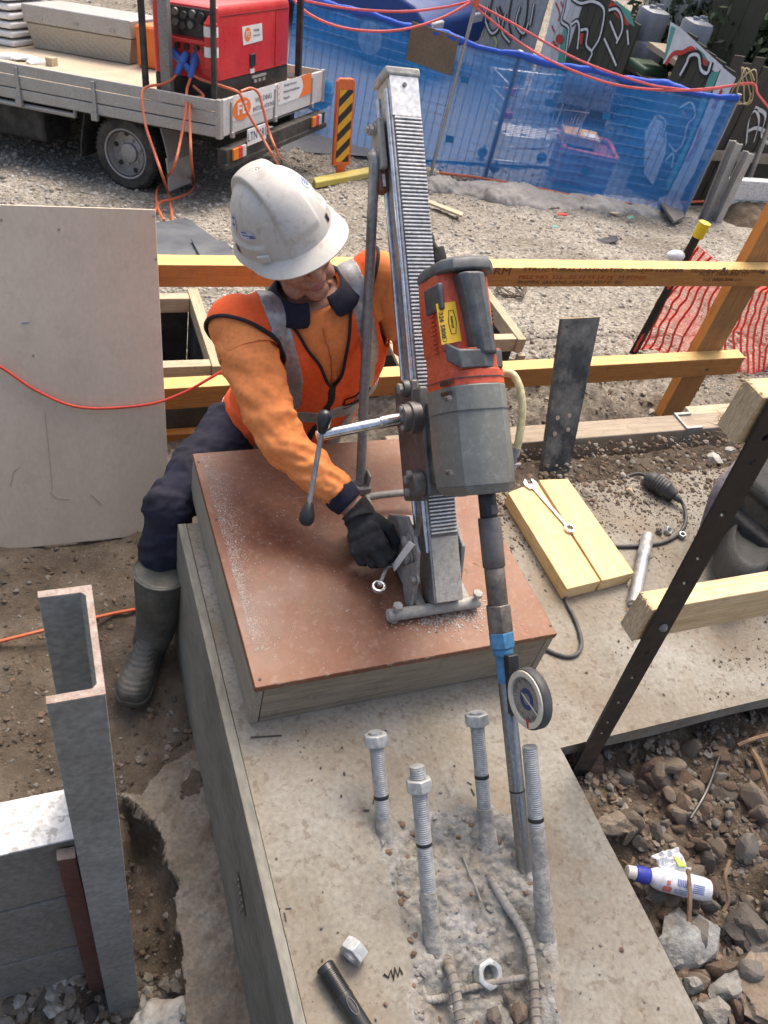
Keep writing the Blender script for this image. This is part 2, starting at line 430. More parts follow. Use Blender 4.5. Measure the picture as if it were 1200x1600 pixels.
M_rock = [pm('brown stone', [(0.10, 0.062, 0.042), (0.20, 0.135, 0.095)], scale=14, bump=0.6, bscale=60, rough=0.9, dust=(0.24, 0.19, 0.14)),
          pm('grey stone', [(0.13, 0.12, 0.105), (0.27, 0.255, 0.225)], scale=14, bump=0.6, bscale=60, rough=0.9, dust=(0.24, 0.19, 0.14)),
          pm('ochre stone', [(0.16, 0.125, 0.09), (0.27, 0.225, 0.175)], scale=14, bump=0.6, bscale=60, rough=0.9, dust=(0.2, 0.15, 0.11)),
          pm('dark stone', [(0.055, 0.048, 0.042), (0.12, 0.105, 0.09)], scale=14, bump=0.6, bscale=60, rough=0.85, dust=(0.2, 0.16, 0.12))]
M_gravel = [flat('pale gravel', (0.40, 0.385, 0.345), 0.9, var=0.3, scale=40), flat('grey gravel', (0.33, 0.315, 0.28), 0.9, var=0.3, scale=40),
            flat('tan gravel', (0.35, 0.31, 0.25), 0.9, var=0.3, scale=40), flat('dark gravel', (0.235, 0.22, 0.19), 0.9, var=0.3, scale=40)]

# --- open ground
edge_px = [(186, 1249), (203, 1254), (218, 1262), (228, 1276), (243, 1288), (250, 1303), (260, 1322), (262, 1342), (264, 1358), (272, 1366), (282, 1372), (280, 1392), (274, 1408),
           (279, 1428), (277, 1444), (285, 1465), (289, 1487), (285, 1512), (292, 1535), (291, 1560), (296, 1625), (300, 1800)]
edge_w = [P(x, y, -0.53) for x, y in edge_px]
pit_poly = [q[:2] for q in edge_w] + [(-0.4, -0.3), (-0.25, 0.4), (0.02, 0.75), (0.08, 0.99)]
def ground_z(x, y):
    z = gz(x, y) + 0.05 * fbm(x, y, 1.3, 1) * np.clip(0.3 + 0.4 * y, 0.3, 1) + 0.022 * fbm(x, y, 6, 2) + 0.010 * fbm(x, y, 22, 3)
    d = dpoly(x, y, pit_poly)
    z = z - 0.14 * np.clip(d / 0.03, 0, 1) ** 0.6 * (d > 0) * (0.75 + 0.4 * fbm(x, y, 7, 5))
    z = z - 0.05 * np.clip((x - 0.15) / 0.05, 0, 1) * np.clip((0.30 - x) / 0.01, 0, 1) * np.clip((0.98 - y) / 0.05, 0, 1)
    # earth packed against the back of the slab, kept by a timber edge, and the excavation behind it
    b = np.clip((x - 1.02) / 0.12, 0, 1) * np.clip((1.735 - y) / 0.03, 0, 1) * np.clip((y - 1.40) / 0.05, 0, 1)
    z = z * (1 - b) + b * (-0.045 + 0.022 * fbm(x, y, 9, 8) + 0.012 * fbm(x, y, 30, 9))
    h = np.clip((x - 1.0) / 0.3, 0, 1) * np.exp(-((y - 2.02) / 0.30) ** 2) * (y > 1.735)
    z = z + h * (-0.22 + 0.16 * fbm(x, y, 4.5, 11) + 0.06 * fbm(x, y, 14, 12))
    # a spread heap of spoil on the right beyond the rails
    z = z + 0.16 * np.exp(-((x - 2.3) / 0.9) ** 2 - ((y - 2.75) / 0.42) ** 2) * (1 + 0.5 * fbm(x, y, 9, 14))
    return z
near = grid_mesh('ground', np.arange(-1.6, 4.4, 0.018), np.arange(-0.5, 3.62, 0.018), ground_z, M_ground, kind='structure')
xs = np.concatenate([np.arange(-40, -1.6, 1.2), np.arange(-1.6, 9, 0.07), np.arange(9, 60, 1.5)])
ys = np.concatenate([np.arange(-14, -0.5, 0.9), np.arange(-0.5, 9.6, 0.07), np.arange(9.6, 80, 1.5)])
def far_z(x, y):
    z = gz(x, y) + 0.05 * fbm(x, y, 1.3, 1) * np.clip(0.3 + 0.4 * y, 0.3, 1) + 0.022 * fbm(x, y, 6, 2)
    inn = (x > -1.58) & (x < 4.36) & (y > -0.48) & (y < 3.58)
    lane = (x > 1.8) & (x < 7.3) & (y > 8.75)
    return z - 0.5 * inn - 0.12 * lane
far = grid_mesh('ground', xs, ys, far_z, M_ground, kind='structure')

# --- concrete footing and slab with the broken-out pocket round the bolts
pk_px = [(582, 1300), (600, 1330), (618, 1390), (636, 1440), (648, 1500), (640, 1545), (652, 1600), (652, 1700), (890, 1700), (872, 1600), (866, 1545), (862, 1470), (852, 1400), (846, 1330), (812, 1290), (770, 1262), (700, 1270), (640, 1278)]
pocket = [P(x, y, 0)[:2] for x, y in pk_px]
def top_z(x, y):
    z = 0.0012 * fbm(x, y, 8, 21) + 0.0008 * fbm(x, y, 40, 22)
    d = dpoly(x, y, pocket) + 0.022 * fbm(x, y, 11, 23)
    k = np.clip(d / 0.06, 0, 1)
    low = np.clip((0.62 - y) / 0.35, 0, 1)
    z = z + k * (-0.010 - 0.038 * low + 0.024 * fbm(x, y, 9, 24) + 0.009 * np.abs(fbm(x, y, 30, 25)) + 0.006 * fbm(x, y, 80, 26))
    return np.where(x > 1.045, z - 0.0, z)
FX0, FX1, SY0, SY1 = 0.312, 1.038, 0.697, 1.54
foot_keep = lambda x, y: (x < FX1) | (y > SY0)
xs = np.concatenate([np.linspace(FX0, FX1, 122), np.linspace(FX1, 4.0, 60)[1:]]); ys = np.concatenate([np.linspace(-0.6, SY0, 200), np.linspace(SY0, SY1, 60)[1:]])
top = grid_mesh('concrete_footing', xs, ys, top_z, M_conc, keep=foot_keep, kind='structure')
fm = MB()
fm.poly([(FX0, -0.6, 0), (FX0, SY1, 0), (FX0, SY1, -0.7), (FX0, -0.6, -0.7)])
fm.poly([(FX1, -0.6, 0), (FX1, SY0, 0), (FX1, SY0, -0.7), (FX1, -0.6, -0.7)])
for i in range(60):
    a = FX1 + (4.0 - FX1) * i / 60; b = FX1 + (4.0 - FX1) * (i + 1) / 60; wob = lambda t: -0.052 + 0.006 * math.sin(t * 13)
    fm.poly([(a, SY0, 0), (b, SY0, 0), (b, SY0, wob(b)), (a, SY0, wob(a))])
    fm.poly([(a, SY0, wob(a)), (b, SY0, wob(b)), (b, SY1, -0.06), (a, SY1, -0.06)])
fm.poly([(FX0, SY1, 0), (4.0, SY1, 0), (4.0, SY1, -0.06), (FX0, SY1, -0.06)])
fm.poly([(FX0, SY1, -0.06), (FX1, SY1, -0.06), (FX1, SY1, -0.7), (FX0, SY1, -0.7)])
fm.build('concrete_footing', M_conc, kind='structure', smooth=0)
# grey slurry skin in the pocket
psl = grid_mesh('broken_concrete', np.linspace(0.48, 0.95, 150), np.linspace(-0.35, 0.68, 300), lambda x, y: top_z(x, y) + 0.0006 + 0.004 * np.clip(dpoly(x, y, pocket) * 30 + 0.5 * fbm(x, y, 30, 28), -0.6, 1), M_slurry,
                keep=lambda x, y: dpoly(x, y, pocket) + 0.022 * fbm(x, y, 11, 23) > -0.045, kind='structure')
r_ = np.random.default_rng(5)
px_ = r_.uniform(0.5, 0.93, 3200); py_ = r_.uniform(-0.15, 0.66, 3200); ok = dpoly(px_, py_, pocket) > 0.0
px_, py_ = px_[ok], py_[ok]; sz = 0.0018 + 0.008 * r_.random(len(px_)) ** 4
scatter('concrete_rubble', np.stack([px_, py_, top_z(px_, py_) + sz * 0.3], 1), sz, [M_slurry, M_slurry, M_slurry, M_rock[1], M_rock[0]], seed=8)
# crumbs and grit lying over the footing and slab
px_ = np.concatenate([r_.uniform(0.32, 1.03, 900), r_.uniform(1.05, 2.4, 1500)]); py_ = np.concatenate([r_.uniform(-0.1, 0.9, 900), r_.uniform(0.71, 1.53, 1500)])
sz = 0.0012 + 0.004 * r_.random(len(px_)) ** 5
cl = fbm(px_, py_, 4, 31) + 0.5 * r_.normal(size=len(px_)) > 0.05
scatter('grit', np.stack([px_, py_, sz * 0.4 + 0.001], 1)[cl], sz[cl], [M_rock[0], M_rock[1], M_slurry, M_rock[3]], seed=9)
# fine soil trodden over the slab, thicker towards its back edge
n = 26000; px_ = r_.uniform(1.05, 2.5, n); py_ = r_.uniform(0.72, 1.54, n)
dens = 0.5 * fbm(px_, py_, 3.5, 41) + 0.35 * fbm(px_, py_, 12, 42) + np.clip((py_ - 1.25) * 3.0, -0.35, 0.9) + 0.35 * np.exp(-((px_ - 1.65) / 0.3) ** 2 - ((py_ - 0.85) / 0.12) ** 2)
k = dens + 0.25 * r_.normal(size=n) > 0.24; sz = 0.0012 + 0.0042 * r_.random(n) ** 4
scatter('slab_dirt', np.stack([px_, py_, sz * 0.25 + 0.0005], 1)[k], sz[k], [M_ground, M_soil, M_rock[0], M_ground], seed=19, flatz=0.5)

# --- blinding concrete strip with a broken edge beside the formwork
bp_ = [q[:2] for q in edge_w[:-1]] + [(0.285, -0.1), (0.285, 1.15), (0.20, 1.12), (0.13, 1.05)]
bl = grid_mesh('blinding_concrete', np.arange(0.02, 0.30, 0.0045), np.arange(-0.1, 1.16, 0.0045), lambda x, y: -0.508 + 0.016 * fbm(x, y, 5, 51) + 0.008 * fbm(x, y, 24, 52) - 0.02 * np.clip((1.0 - y), 0, 1),
               pm('blinding', [(0.15, 0.125, 0.095), (0.24, 0.21, 0.17), (0.31, 0.285, 0.245)], rough=0.95, scale=7, bump=0.7, bscale=80, bdist=0.008, spec=0.2, dust=(0.13, 0.1, 0.07)), keep=lambda x, y: dpoly(x, y, bp_) > -0.003, kind='structure')
md = bl.modifiers.new('t', 'SOLIDIFY'); md.thickness = 0.05; md.offset = -1

# --- rubble ground beside the slab
def rub_z(x, y):
    return -0.115 - 0.05 * np.clip((0.69 - y) * 1.2, 0, 1) + 0.045 * fbm(x, y, 3.2, 61) + 0.03 * fbm(x, y, 11, 62) + 0.012 * fbm(x, y, 35, 63) - 0.05 * np.exp(-((x - 1.04) / 0.06) ** 2)
rubble = grid_mesh('rubble_ground', np.arange(1.039, 3.0, 0.014), np.arange(-0.6, 0.76, 0.014), rub_z, M_soil, kind='structure')
r_ = np.random.default_rng(11)
rk_px = []
while len(rk_px) < 290:
    x, y = r_.uniform(905, 1215), r_.uniform(1140, 1610)
    if x < 905 + (y - 1190) * 0.5 + 12 or y < 1150 + (1200 - x) * 0.12: continue
    rk_px.append((x, y))
rock_base = []
for k in range(10):
    q = MB(); q.rock((0, 0, 0), 1.0, seed=100 + k, sub=3, rough=0.0); va = np.array(q.v); va *= (1 + 0.035 * fbm(va[:, 0] + 2 * va[:, 2], va[:, 1] - va[:, 2], 5.0, k))[:, None]; q.v = va.tolist(); o = q.build('rock', M_rock[(0, 1, 2, 0, 1, 3, 2, 0, 1, 0)[k]], rubble, smooth=9, world=False); rock_base.append(o)
used = 0
for k, (x, y) in enumerate(rk_px):
    p = P(x, y, -0.13); s = 0.009 + 0.030 * r_.random() ** 2.6
    z = float(rub_z(p[0], p[1])); p = P(x, y, z + s * 0.10)
    o = rock_base[k % 10]
    if k >= 10:
        o = o.copy(); COL.objects.link(o); o.parent = rubble
    o.location = Vector(p); o.rotation_euler = (r_.uniform(0, 6), r_.uniform(0, 6), r_.uniform(0, 6)); o.scale = (s * r_.uniform(0.8, 1.5), s, s * r_.uniform(0.6, 1))
n = 16000
x = r_.uniform(1.04, 2.6, n); y = r_.uniform(-0.35, 0.72, n); sz = 0.0018 + 0.013 * r_.random(n) ** 5
scatter('rubble', np.stack([x, y, rub_z(x, y) + sz * 0.2], 1), sz, M_rock, seed=13)
lump_spec = [((1078, 1466), 0.072, 'large pale broken concrete lump lying below the plastic bottle', (1.25, 0.95, 0.6)),
             ((1172, 1452), 0.060, 'dark rounded clay lump at the right of the rubble', (1, 1, 0.8)),
             ((1082, 1537), 0.028, 'small grey concrete chunk beside the footing edge', (1, 1, 0.8)),
             ((1138, 1541), 0.036, 'whitest concrete chunk in the lower right rubble', (1.2, 0.9, 0.7)),
             ((1108, 1583), 0.034, 'lowest grey concrete chunk at the bottom of the rubble', (1.1, 1, 0.8)),
             ((1194, 1548), 0.066, 'flat ochre stone slab in the bottom right corner', (1.3, 1.1, 0.35)),
             ((965, 1292), 0.045, 'wide pale ochre stone against the edge of the footing', (1.2, 0.9, 0.6))]
for i, (pp, r, lab, sq) in enumerate(lump_spec):
    p = P(*pp, -0.12); z = float(rub_z(p[0], p[1])) + r * sq[2] * 0.45; p = P(*pp, z)
    q = MB(); q.rock(p, r, seed=300 + i, sub=3, sq=sq, rough=0.10)
    va = np.array(q.v); va += (0.012 * r / 0.06) * np.stack([fbm(va[:, 0] + 3 * va[:, 2], va[:, 1], 38, i), fbm(va[:, 1], va[:, 2] + va[:, 0], 38, i + 5), fbm(va[:, 2] + va[:, 1], va[:, 0], 38, i + 9)], 1); q.v = va.tolist()
    mt = (M_slurry, M_rock[3], M_slurry, M_slurry, M_slurry, M_rock[2], M_rock[2])[i]
    o = q.build('stone' if i in (5, 6) else ('clay_lump' if i == 1 else 'concrete_lump'), mt, smooth=0 if i > 4 else 30); setp(o, lab, 'stone' if i in (5, 6) else 'rubble')
# --- gravel lying over the open ground, larger stones near the camera
r_ = np.random.default_rng(17)
def gravel(N, x0, x1, y0, y1, s0, s1, seed, pw=3, mats=None, cond=None):
    a = r_.uniform(x0, x1, N); b = r_.uniform(y0, y1, N)
    rr = MW @ np.stack([(a - 600) / F_PX, (b - 800) / F_PX, np.ones(N)])
    t = (-0.04 - CAM[2]) / (rr[2] + 0.24 * rr[1]); X, Y = rr[0] * t, rr[1] * t
    t2 = (-0.52 - CAM[2]) / rr[2]; m2 = Y < 2; X = np.where(m2, rr[0] * t2, X); Y = np.where(m2, rr[1] * t2, Y)
    t3 = (-1.96 - CAM[2]) / rr[2]; m3 = (Y > 8) | (t < 0); X = np.where(m3, rr[0] * t3, X); Y = np.where(m3, rr[1] * t3, Y)
    k = (Y < 20) & (Y > -0.4)
    if cond is not None: k &= cond(X, Y)
    X, Y = X[k], Y[k]; inn = (X > -1.58) & (X < 4.36) & (Y > -0.48) & (Y < 3.58)
    sz = s0 + (s1 - s0) * r_.random(len(X)) ** pw; sz = sz * np.clip(Y / 4.5, 0.75, 1.6)
    Z = np.where(inn, ground_z(X, Y), far_z(X, Y))
    scatter('gravel', np.stack([X, Y, Z + sz * 0.15], 1), sz, mats or M_gravel, seed=seed, flatz=0.65)
gravel(42000, -120, 1320, -60, 620, 0.005, 0.020, 21, 3.2, cond=lambda x, y: (x < 6.7) & (y > 2.2 - 0.4 * fbm(x, y, 2, 71)))
gravel(5000, -120, 400, 780, 1640, 0.003, 0.016, 22, 4, mats=[M_rock[0], M_soil, M_soil, M_rock[3], M_rock[1]], cond=lambda x, y: x < 0.3)
gravel(4000, 640, 1320, 520, 760, 0.004, 0.028, 23, 3, mats=[M_rock[0], M_rock[1], M_soil, M_soil, M_gravel[2]], cond=lambda x, y: (x > 1.0))
gravel(700, -60, 330, 1500, 1650, 0.010, 0.034, 24, 2, mats=[M_rock[1], M_rock[2], M_rock[3], M_gravel[1]], cond=lambda x, y: (x < 0.28) & (y < 0.75))
px_ = r_.uniform(1.05, 2.5, 2200); py_ = r_.uniform(1.42, 1.72, 2200); sz = 0.002 + 0.012 * r_.random(2200) ** 4
scatter('gravel', np.stack([px_, py_, np.maximum(ground_z(px_, py_), 0.0) + sz * 0.2], 1), sz, [M_rock[0], M_soil, M_soil, M_rock[1]], seed=25)

# --- marks on the footing
M_ink = flat('ink', (0.035, 0.033, 0.03), 0.8)
for (a, b) in [((568, 1266), (577, 1266)), ((585, 1246), (583, 1256)), ((589, 1266), (592, 1274)), ((431, 1421), (438, 1420)), ((446, 1420), (455, 1419)), ((444, 1426), (447, 1440)), ((730, 1222), (737, 1226)), ((736, 1232), (742, 1243)), ((392, 1152), (440, 1149))]:
    m = MB(); A_ = P(*a, 0.0022); B_ = P(*b, 0.0022); d = nrm(B_ - A_); m.box((A_ + B_) / 2, (np.linalg.norm(B_ - A_), 0.003, 0.0008), [d, np.cross([0, 0, 1], d), [0, 0, 1]]); m.build('ink_mark', M_ink, top, smooth=0)
m = MB(); m.tube([P(x, y, 0.0022) for x, y in [(600, 1522), (607, 1527), (611, 1515), (615, 1531), (617, 1512), (622, 1526), (625, 1512), (629, 1522)]], 0.0022, 4); m.build('ink_scribble', M_ink, top, smooth=0)

# --- formwork board along the left of the footing
M_ply = wood('weathered plywood', (0.19, 0.165, 0.125), (0.29, 0.262, 0.205), 'Y', 0.85, dirt=(0.33, 0.32, 0.29), dirt_amt=0.5)
M_plyg = pm('grey plywood face', [(0.13, 0.125, 0.105), (0.20, 0.195, 0.165), (0.26, 0.25, 0.215)], rough=0.85, scale=4, stretch=(1, 0.3, 1), bump=0.15, bscale=90, dust=(0.3, 0.29, 0.26), dust_amt=0.35, spec=0.3)
fb = thing('formwork_board', 'grey plywood formwork board standing on edge along the left of the footing', 'formwork', (0.298, 0.5, -0.55))
m = MB(); m.box2((0.288, -0.55, -0.72), (0.310, 1.536, 0.006)); m.build('panel', M_plyg, fb, bevel=0.002)
m = MB(); g0 = Px(374, 1370, 0.287); g1 = Px(385, 1432, 0.287)
m.prism([g0 + V(0, 0.012, 0), g0 + V(0, -0.006, 0.004), (g0 + g1) / 2 + V(0, -0.016, 0), g1, (g0 + g1) / 2 + V(0, 0.012, 0)], (-0.0025, 0, 0)); m.build('gouge', flat('dark split wood', (0.05, 0.045, 0.04), 0.9), fb, smooth=0)
m = MB()
for k in range(5):
    a = g0 + (g1 - g0) * (0.1 + 0.17 * k) + V(-0.003, 0.004, 0); m.tube([a, a + V(-0.006, -0.004, -0.030 - 0.004 * k)], [0.0035, 0.001], 5)
m.build('splinter', M_plyg, fb)
# ================================================================== TIMBER BOX, CORE DRILL, BOLTS
M_red = pm('red film faced plywood', [(0.112, 0.038, 0.022), (0.185, 0.066, 0.030), (0.230, 0.094, 0.045)], rough=0.52, scale=3.0, bump=0.08, bscale=70, dust=(0.26, 0.155, 0.10), dust_amt=0.5, dust_scale=2.6, rvar=0.18, speck=(0.5, 0.42, 0.36), speck_amt=0.12, speck_scale=55, fine=0.16, bdist=0.002)
M_boxside = wood('box side timber', (0.17, 0.135, 0.095), (0.29, 0.245, 0.18), 'X', 0.85, dirt=(0.33, 0.29, 0.23), dirt_amt=0.5, rings=8)
M_boxsideY = wood('box side timber Y', (0.20, 0.175, 0.13), (0.31, 0.275, 0.215), 'Y', 0.85, dirt=(0.34, 0.31, 0.26), dirt_amt=0.5, rings=8)
BX0, BX1, BY0, BY1, BH = 0.342, 1.085, 0.912, 1.65, 0.150
tb = thing('timber_box', 'wide timber box with red scuffed plywood lid on the footing under the drill', 'box', (0.71, 1.28, 0))
m = MB(); m.box2((BX0, BY0, BH - 0.017), (BX1, BY1, BH)); m.build('lid', M_red, tb, bevel=0.002)
m = MB(); m.box2((BX0 + 0.022, BY0 + 0.003, 0.002), (BX1 - 0.022, BY0 + 0.024, BH - 0.019)); m.build('side_board', M_boxside, tb, bevel=0.002)
m = MB(); m.box2((BX0 + 0.022, BY1 - 0.024, 0.002), (BX1 - 0.022, BY1 - 0.003, BH - 0.019)); m.build('side_board', M_boxside, tb, bevel=0.002)
m = MB(); m.box2((BX0 + 0.001, BY0 + 0.002, 0.002), (BX0 + 0.020, BY1 - 0.002, BH - 0.019)); m.build('side_board', M_boxsideY, tb, bevel=0.002)
m = MB(); m.box2((BX1 - 0.021, BY0 + 0.002, 0.002), (BX1 - 0.002, BY1 - 0.002, BH - 0.019)); m.build('side_board', M_boxsideY, tb, bevel=0.002)
M_dark = flat('dark nail', (0.05, 0.045, 0.04), 0.7)
for q in [(406, 1062), (682, 988), (860, 978), (338, 812), (310, 722)]:
    m = MB(); c = P(*q, BH); m.cyl(c - V(0, 0, 0.002), c + V(0, 0, 0.0008), 0.0035, n=10); m.build('nail', M_dark, tb)
# pale slurry worn along the left edge of the lid and grit below the drill base
M_scr = flat('pale scratch', (0.42, 0.30, 0.24), 0.8); M_scd = flat('dark scratch', (0.07, 0.03, 0.02), 0.8)
r_ = np.random.default_rng(63)
for k in range(34):
    a = V(r_.uniform(BX0 + 0.05, BX1 - 0.05), r_.uniform(BY0 + 0.04, BY1 - 0.1), BH + 0.0001); th = r_.normal(0.5, 0.9); L = 0.012 + 0.09 * r_.random() ** 3; m = MB()
    b = a + V(math.cos(th), math.sin(th), 0) * L; b[0] = min(b[0], BX1 - 0.02); c_ = (a + b) / 2 + V(0.004 * r_.normal(), 0.004 * r_.normal(), 0); m.tube(bez([a, c_, b], 4), 0.0004 + 0.0006 * r_.random(), 4); m.build('scratch', M_scr if k % 3 else M_scd, tb)
for k in range(16):
    m = MB(); x = r_.uniform(BX0 + 0.03, BX1 - 0.03); w_k = 0.004 + 0.012 * r_.random(); m.box(V(x, BY0 - 0.0002, BH - 0.004 * r_.random()), (w_k, 0.001, 0.003 + 0.004 * r_.random())); m.build('edge_chip', M_boxside, tb, smooth=0)
M_powder = pm('concrete powder', [(0.36, 0.32, 0.28), (0.52, 0.48, 0.44)], rough=0.95, scale=60, bump=0.3)
r_ = np.random.default_rng(31)
def powder(n, f, s0, s1, seed):
    a, b = f(n); sz = s0 + (s1 - s0) * r_.random(len(a)) ** 4
    o = scatter('concrete_powder', np.stack([a, b, BH + sz * 0.2], 1), sz, [M_powder], seed=seed, flatz=0.4)
powder(7000, lambda n: (lambda y: (BX0 + 0.020 + np.abs(r_.normal(0, 1, n)) * (0.010 + 0.022 * np.clip(0.5 + fbm(y, y * 0, 9, 3), 0, 1.3)), y))(r_.uniform(1.0, 1.64, n)), 0.0004, 0.0017, 41)
powder(1500, lambda n: (r_.normal(0.85, 0.06, n), r_.normal(1.005, 0.018, n)), 0.0006, 0.0038, 42)
powder(1500, lambda n: (r_.uniform(0.36, 1.06, n), r_.uniform(0.93, 1.6, n)), 0.0005, 0.0022, 43)

# ---- rig frame: a across, s up the rake, n towards the viewer's side of the column
T0 = V(0.835, 0.398, -0.085); U = V(0, 0.70711, 0.70711); N = V(0, -0.70711, 0.70711); E1 = V(1, 0, 0)
def R(a, s, n): return T0 + a * E1 + s * U + n * N
def RA(a, s, n): return R(a - 0.019 * s, s, n)          # the motor and barrel sit a touch off the column's line
def inv(px, py, n):
    r = ray(px, py); q = np.linalg.solve(np.stack([E1, U, -r], 1), CAM - T0 - n * N); return q[0], q[1]
RAX = [E1, U, N]
M_alu = pm('bare cast aluminium', [(0.42, 0.42, 0.41), (0.58, 0.58, 0.57)], rough=0.42, metal=0.85, scale=18, bump=0.12, bscale=200, dust=(0.34, 0.33, 0.31), dust_amt=0.5, dust_scale=14, bdist=0.002)
M_aluW = pm('bright bare aluminium', [(0.66, 0.66, 0.645), (0.80, 0.80, 0.785)], rough=0.35, metal=0.6, scale=20, bump=0.05, bscale=200)
M_dusty = pm('slurry dusted steel', [(0.23, 0.225, 0.21), (0.35, 0.34, 0.32)], rough=0.75, metal=0.3, scale=22, bump=0.35, bscale=160, dust=(0.40, 0.385, 0.36), dust_amt=0.6, dust_scale=16, bdist=0.003)
M_dustyL = pm('slurry caked aluminium', [(0.32, 0.315, 0.29), (0.46, 0.45, 0.42)], rough=0.85, metal=0.2, scale=22, bump=0.5, bscale=180, dust=(0.52, 0.51, 0.48), dust_amt=0.5, dust_scale=20, bdist=0.003)
M_gun = pm('worn gun grey steel', [(0.085, 0.082, 0.078), (0.16, 0.155, 0.15)], rough=0.5, metal=0.4, scale=20, bump=0.15, bscale=120, dust=(0.28, 0.27, 0.25), dust_amt=0.35, dust_scale=12, bdist=0.003)
M_chrome = pm('chromed steel', [(0.62, 0.62, 0.63), (0.74, 0.74, 0.75)], rough=0.18, metal=1.0, scale=12, bump=0.0, rvar=0.08)
M_stay = pm('dull galvanised stay', [(0.21, 0.215, 0.215), (0.32, 0.325, 0.325)], rough=0.5, metal=0.6, scale=10, bump=0.1, bscale=90, dust=(0.36, 0.34, 0.30), dust_amt=0.3, dust_scale=9)
M_black = flat('black plastic', (0.018, 0.018, 0.02), 0.35, spec=0.5)
M_rubber = flat('dark rubber', (0.04, 0.042, 0.046), 0.6, var=0.25, dust=(0.2, 0.195, 0.19), dust_amt=0.3, dust_scale=15)
M_dgrey = pm('dark grey moulded plastic', [(0.045, 0.05, 0.056), (0.09, 0.098, 0.105)], rough=0.5, scale=10, bump=0.12, bscale=160, dust=(0.24, 0.25, 0.26), dust_amt=0.42, dust_scale=14, bdist=0.002)
M_mgrey = pm('grey painted gear casing', [(0.115, 0.122, 0.112), (0.165, 0.175, 0.16), (0.195, 0.205, 0.19)], rough=0.42, scale=6, bump=0.06, bscale=90, dust=(0.24, 0.25, 0.235), dust_amt=0.3, dust_scale=4, speck=(0.36, 0.36, 0.34), speck_amt=0.25, speck_scale=70, bdist=0.002, fine=0.12)
M_orng = pm('red orange tool plastic', [(0.56, 0.075, 0.028), (0.70, 0.11, 0.042)], rough=0.4, scale=6, bump=0.05, bscale=120, dust=(0.50, 0.20, 0.13), dust_amt=0.25, dust_scale=5, bdist=0.002)
M_bluep = pm('blue paint', [(0.03, 0.16, 0.33), (0.055, 0.24, 0.44)], rough=0.5, scale=20, bump=0.1, dust=(0.2, 0.25, 0.3), dust_amt=0.4, dust_scale=30)
M_brownst = pm('brown patinated steel', [(0.11, 0.09, 0.075), (0.22, 0.19, 0.165)], rough=0.5, metal=0.6, scale=30, bump=0.15, dust=(0.34, 0.31, 0.28), dust_amt=0.4, dust_scale=22)

cd = thing('core_drill', 'red and grey diamond core drill on a leaning toothed aluminium column', 'drill', tuple(P(690, 900, BH)))
FN = -0.232                                      # front face of the column
aL, _ = inv(622, 300, FN); aR, _ = inv(669, 300, FN); ac = (aL + aR) / 2; hw = (aR - aL) / 2
sT = inv(625, 118, FN)[1]; sTooth = inv(633, 182, FN)[1]; sB = inv(705, 940, FN)[1]; sTb = inv(695, 838, FN)[1]
m = MB(); m.box(R(ac, (sT + sB) / 2, FN - 0.036), (hw * 2, sT - sB, 0.072), RAX); m.build('column', M_alu, cd, bevel=0.003)
m = MB(); m.box(R(ac, (sT + sTooth) / 2, FN + 0.002), (hw * 2 - 0.004, sT - sTooth, 0.004), RAX); m.build('column_plate', M_aluW, cd, bevel=0.001)
m = MB(); m.cyl(R(ac + 0.0, sT - 0.022, FN + 0.0035), R(ac, sT - 0.022, FN + 0.0065), 0.005, n=14); m.build('screw', M_gun, cd)
m = MB(); m.box(R(ac + 0.0015, (sTooth + sTb) / 2, FN + 0.0006), (hw * 2 - 0.007, sTooth - sTb, 0.0012), RAX); m.build('rack_gap_shade', M_gun, cd)  # dark strip standing for the shade in the gaps between teeth
m = MB(); pitch = 0.0086; k = int((sTooth - sTb) / pitch)
for i in range(k):
    s = sTooth - (i + 0.5) * pitch
    pr = [(-0.0030, 0), (-0.0020, 0.0065), (0.0014, 0.0065), (0.0028, 0)]
    m.loft([[R(a, s + ds, FN + dn) for ds, dn in pr] for a in (ac - hw + 0.006, ac + hw - 0.003)])
m.build('rack', M_aluW, cd, smooth=0)
m = MB(); m.box(R(ac, (sTb + sB) / 2, FN + 0.002), (hw * 2 - 0.006, sTb - sB - 0.004, 0.0045), RAX); m.build('column_foot_plate', M_dustyL, cd, bevel=0.001)
m = MB(); m.box(R(ac - 0.002, sT + 0.007, FN - 0.034), (hw * 2 + 0.010, 0.020, 0.084), RAX); m.build('end_cap', M_dustyL, cd, bevel=0.005, seg=3)
sM = inv(645, 595, FN)[1]
m = MB(); m.cyl(R(ac - hw - 0.004, sT - 0.03, FN - 0.008), R(ac - hw - 0.004, sB + 0.12, FN - 0.008), 0.0052, n=12); m.build('guide_rod', M_chrome, cd)
m = MB(); m.cyl(R(ac - hw - 0.004, sT - 0.03, FN - 0.06), R(ac - hw - 0.004, sB + 0.12, FN - 0.06), 0.0052, n=12); m.build('guide_rod', M_chrome, cd)
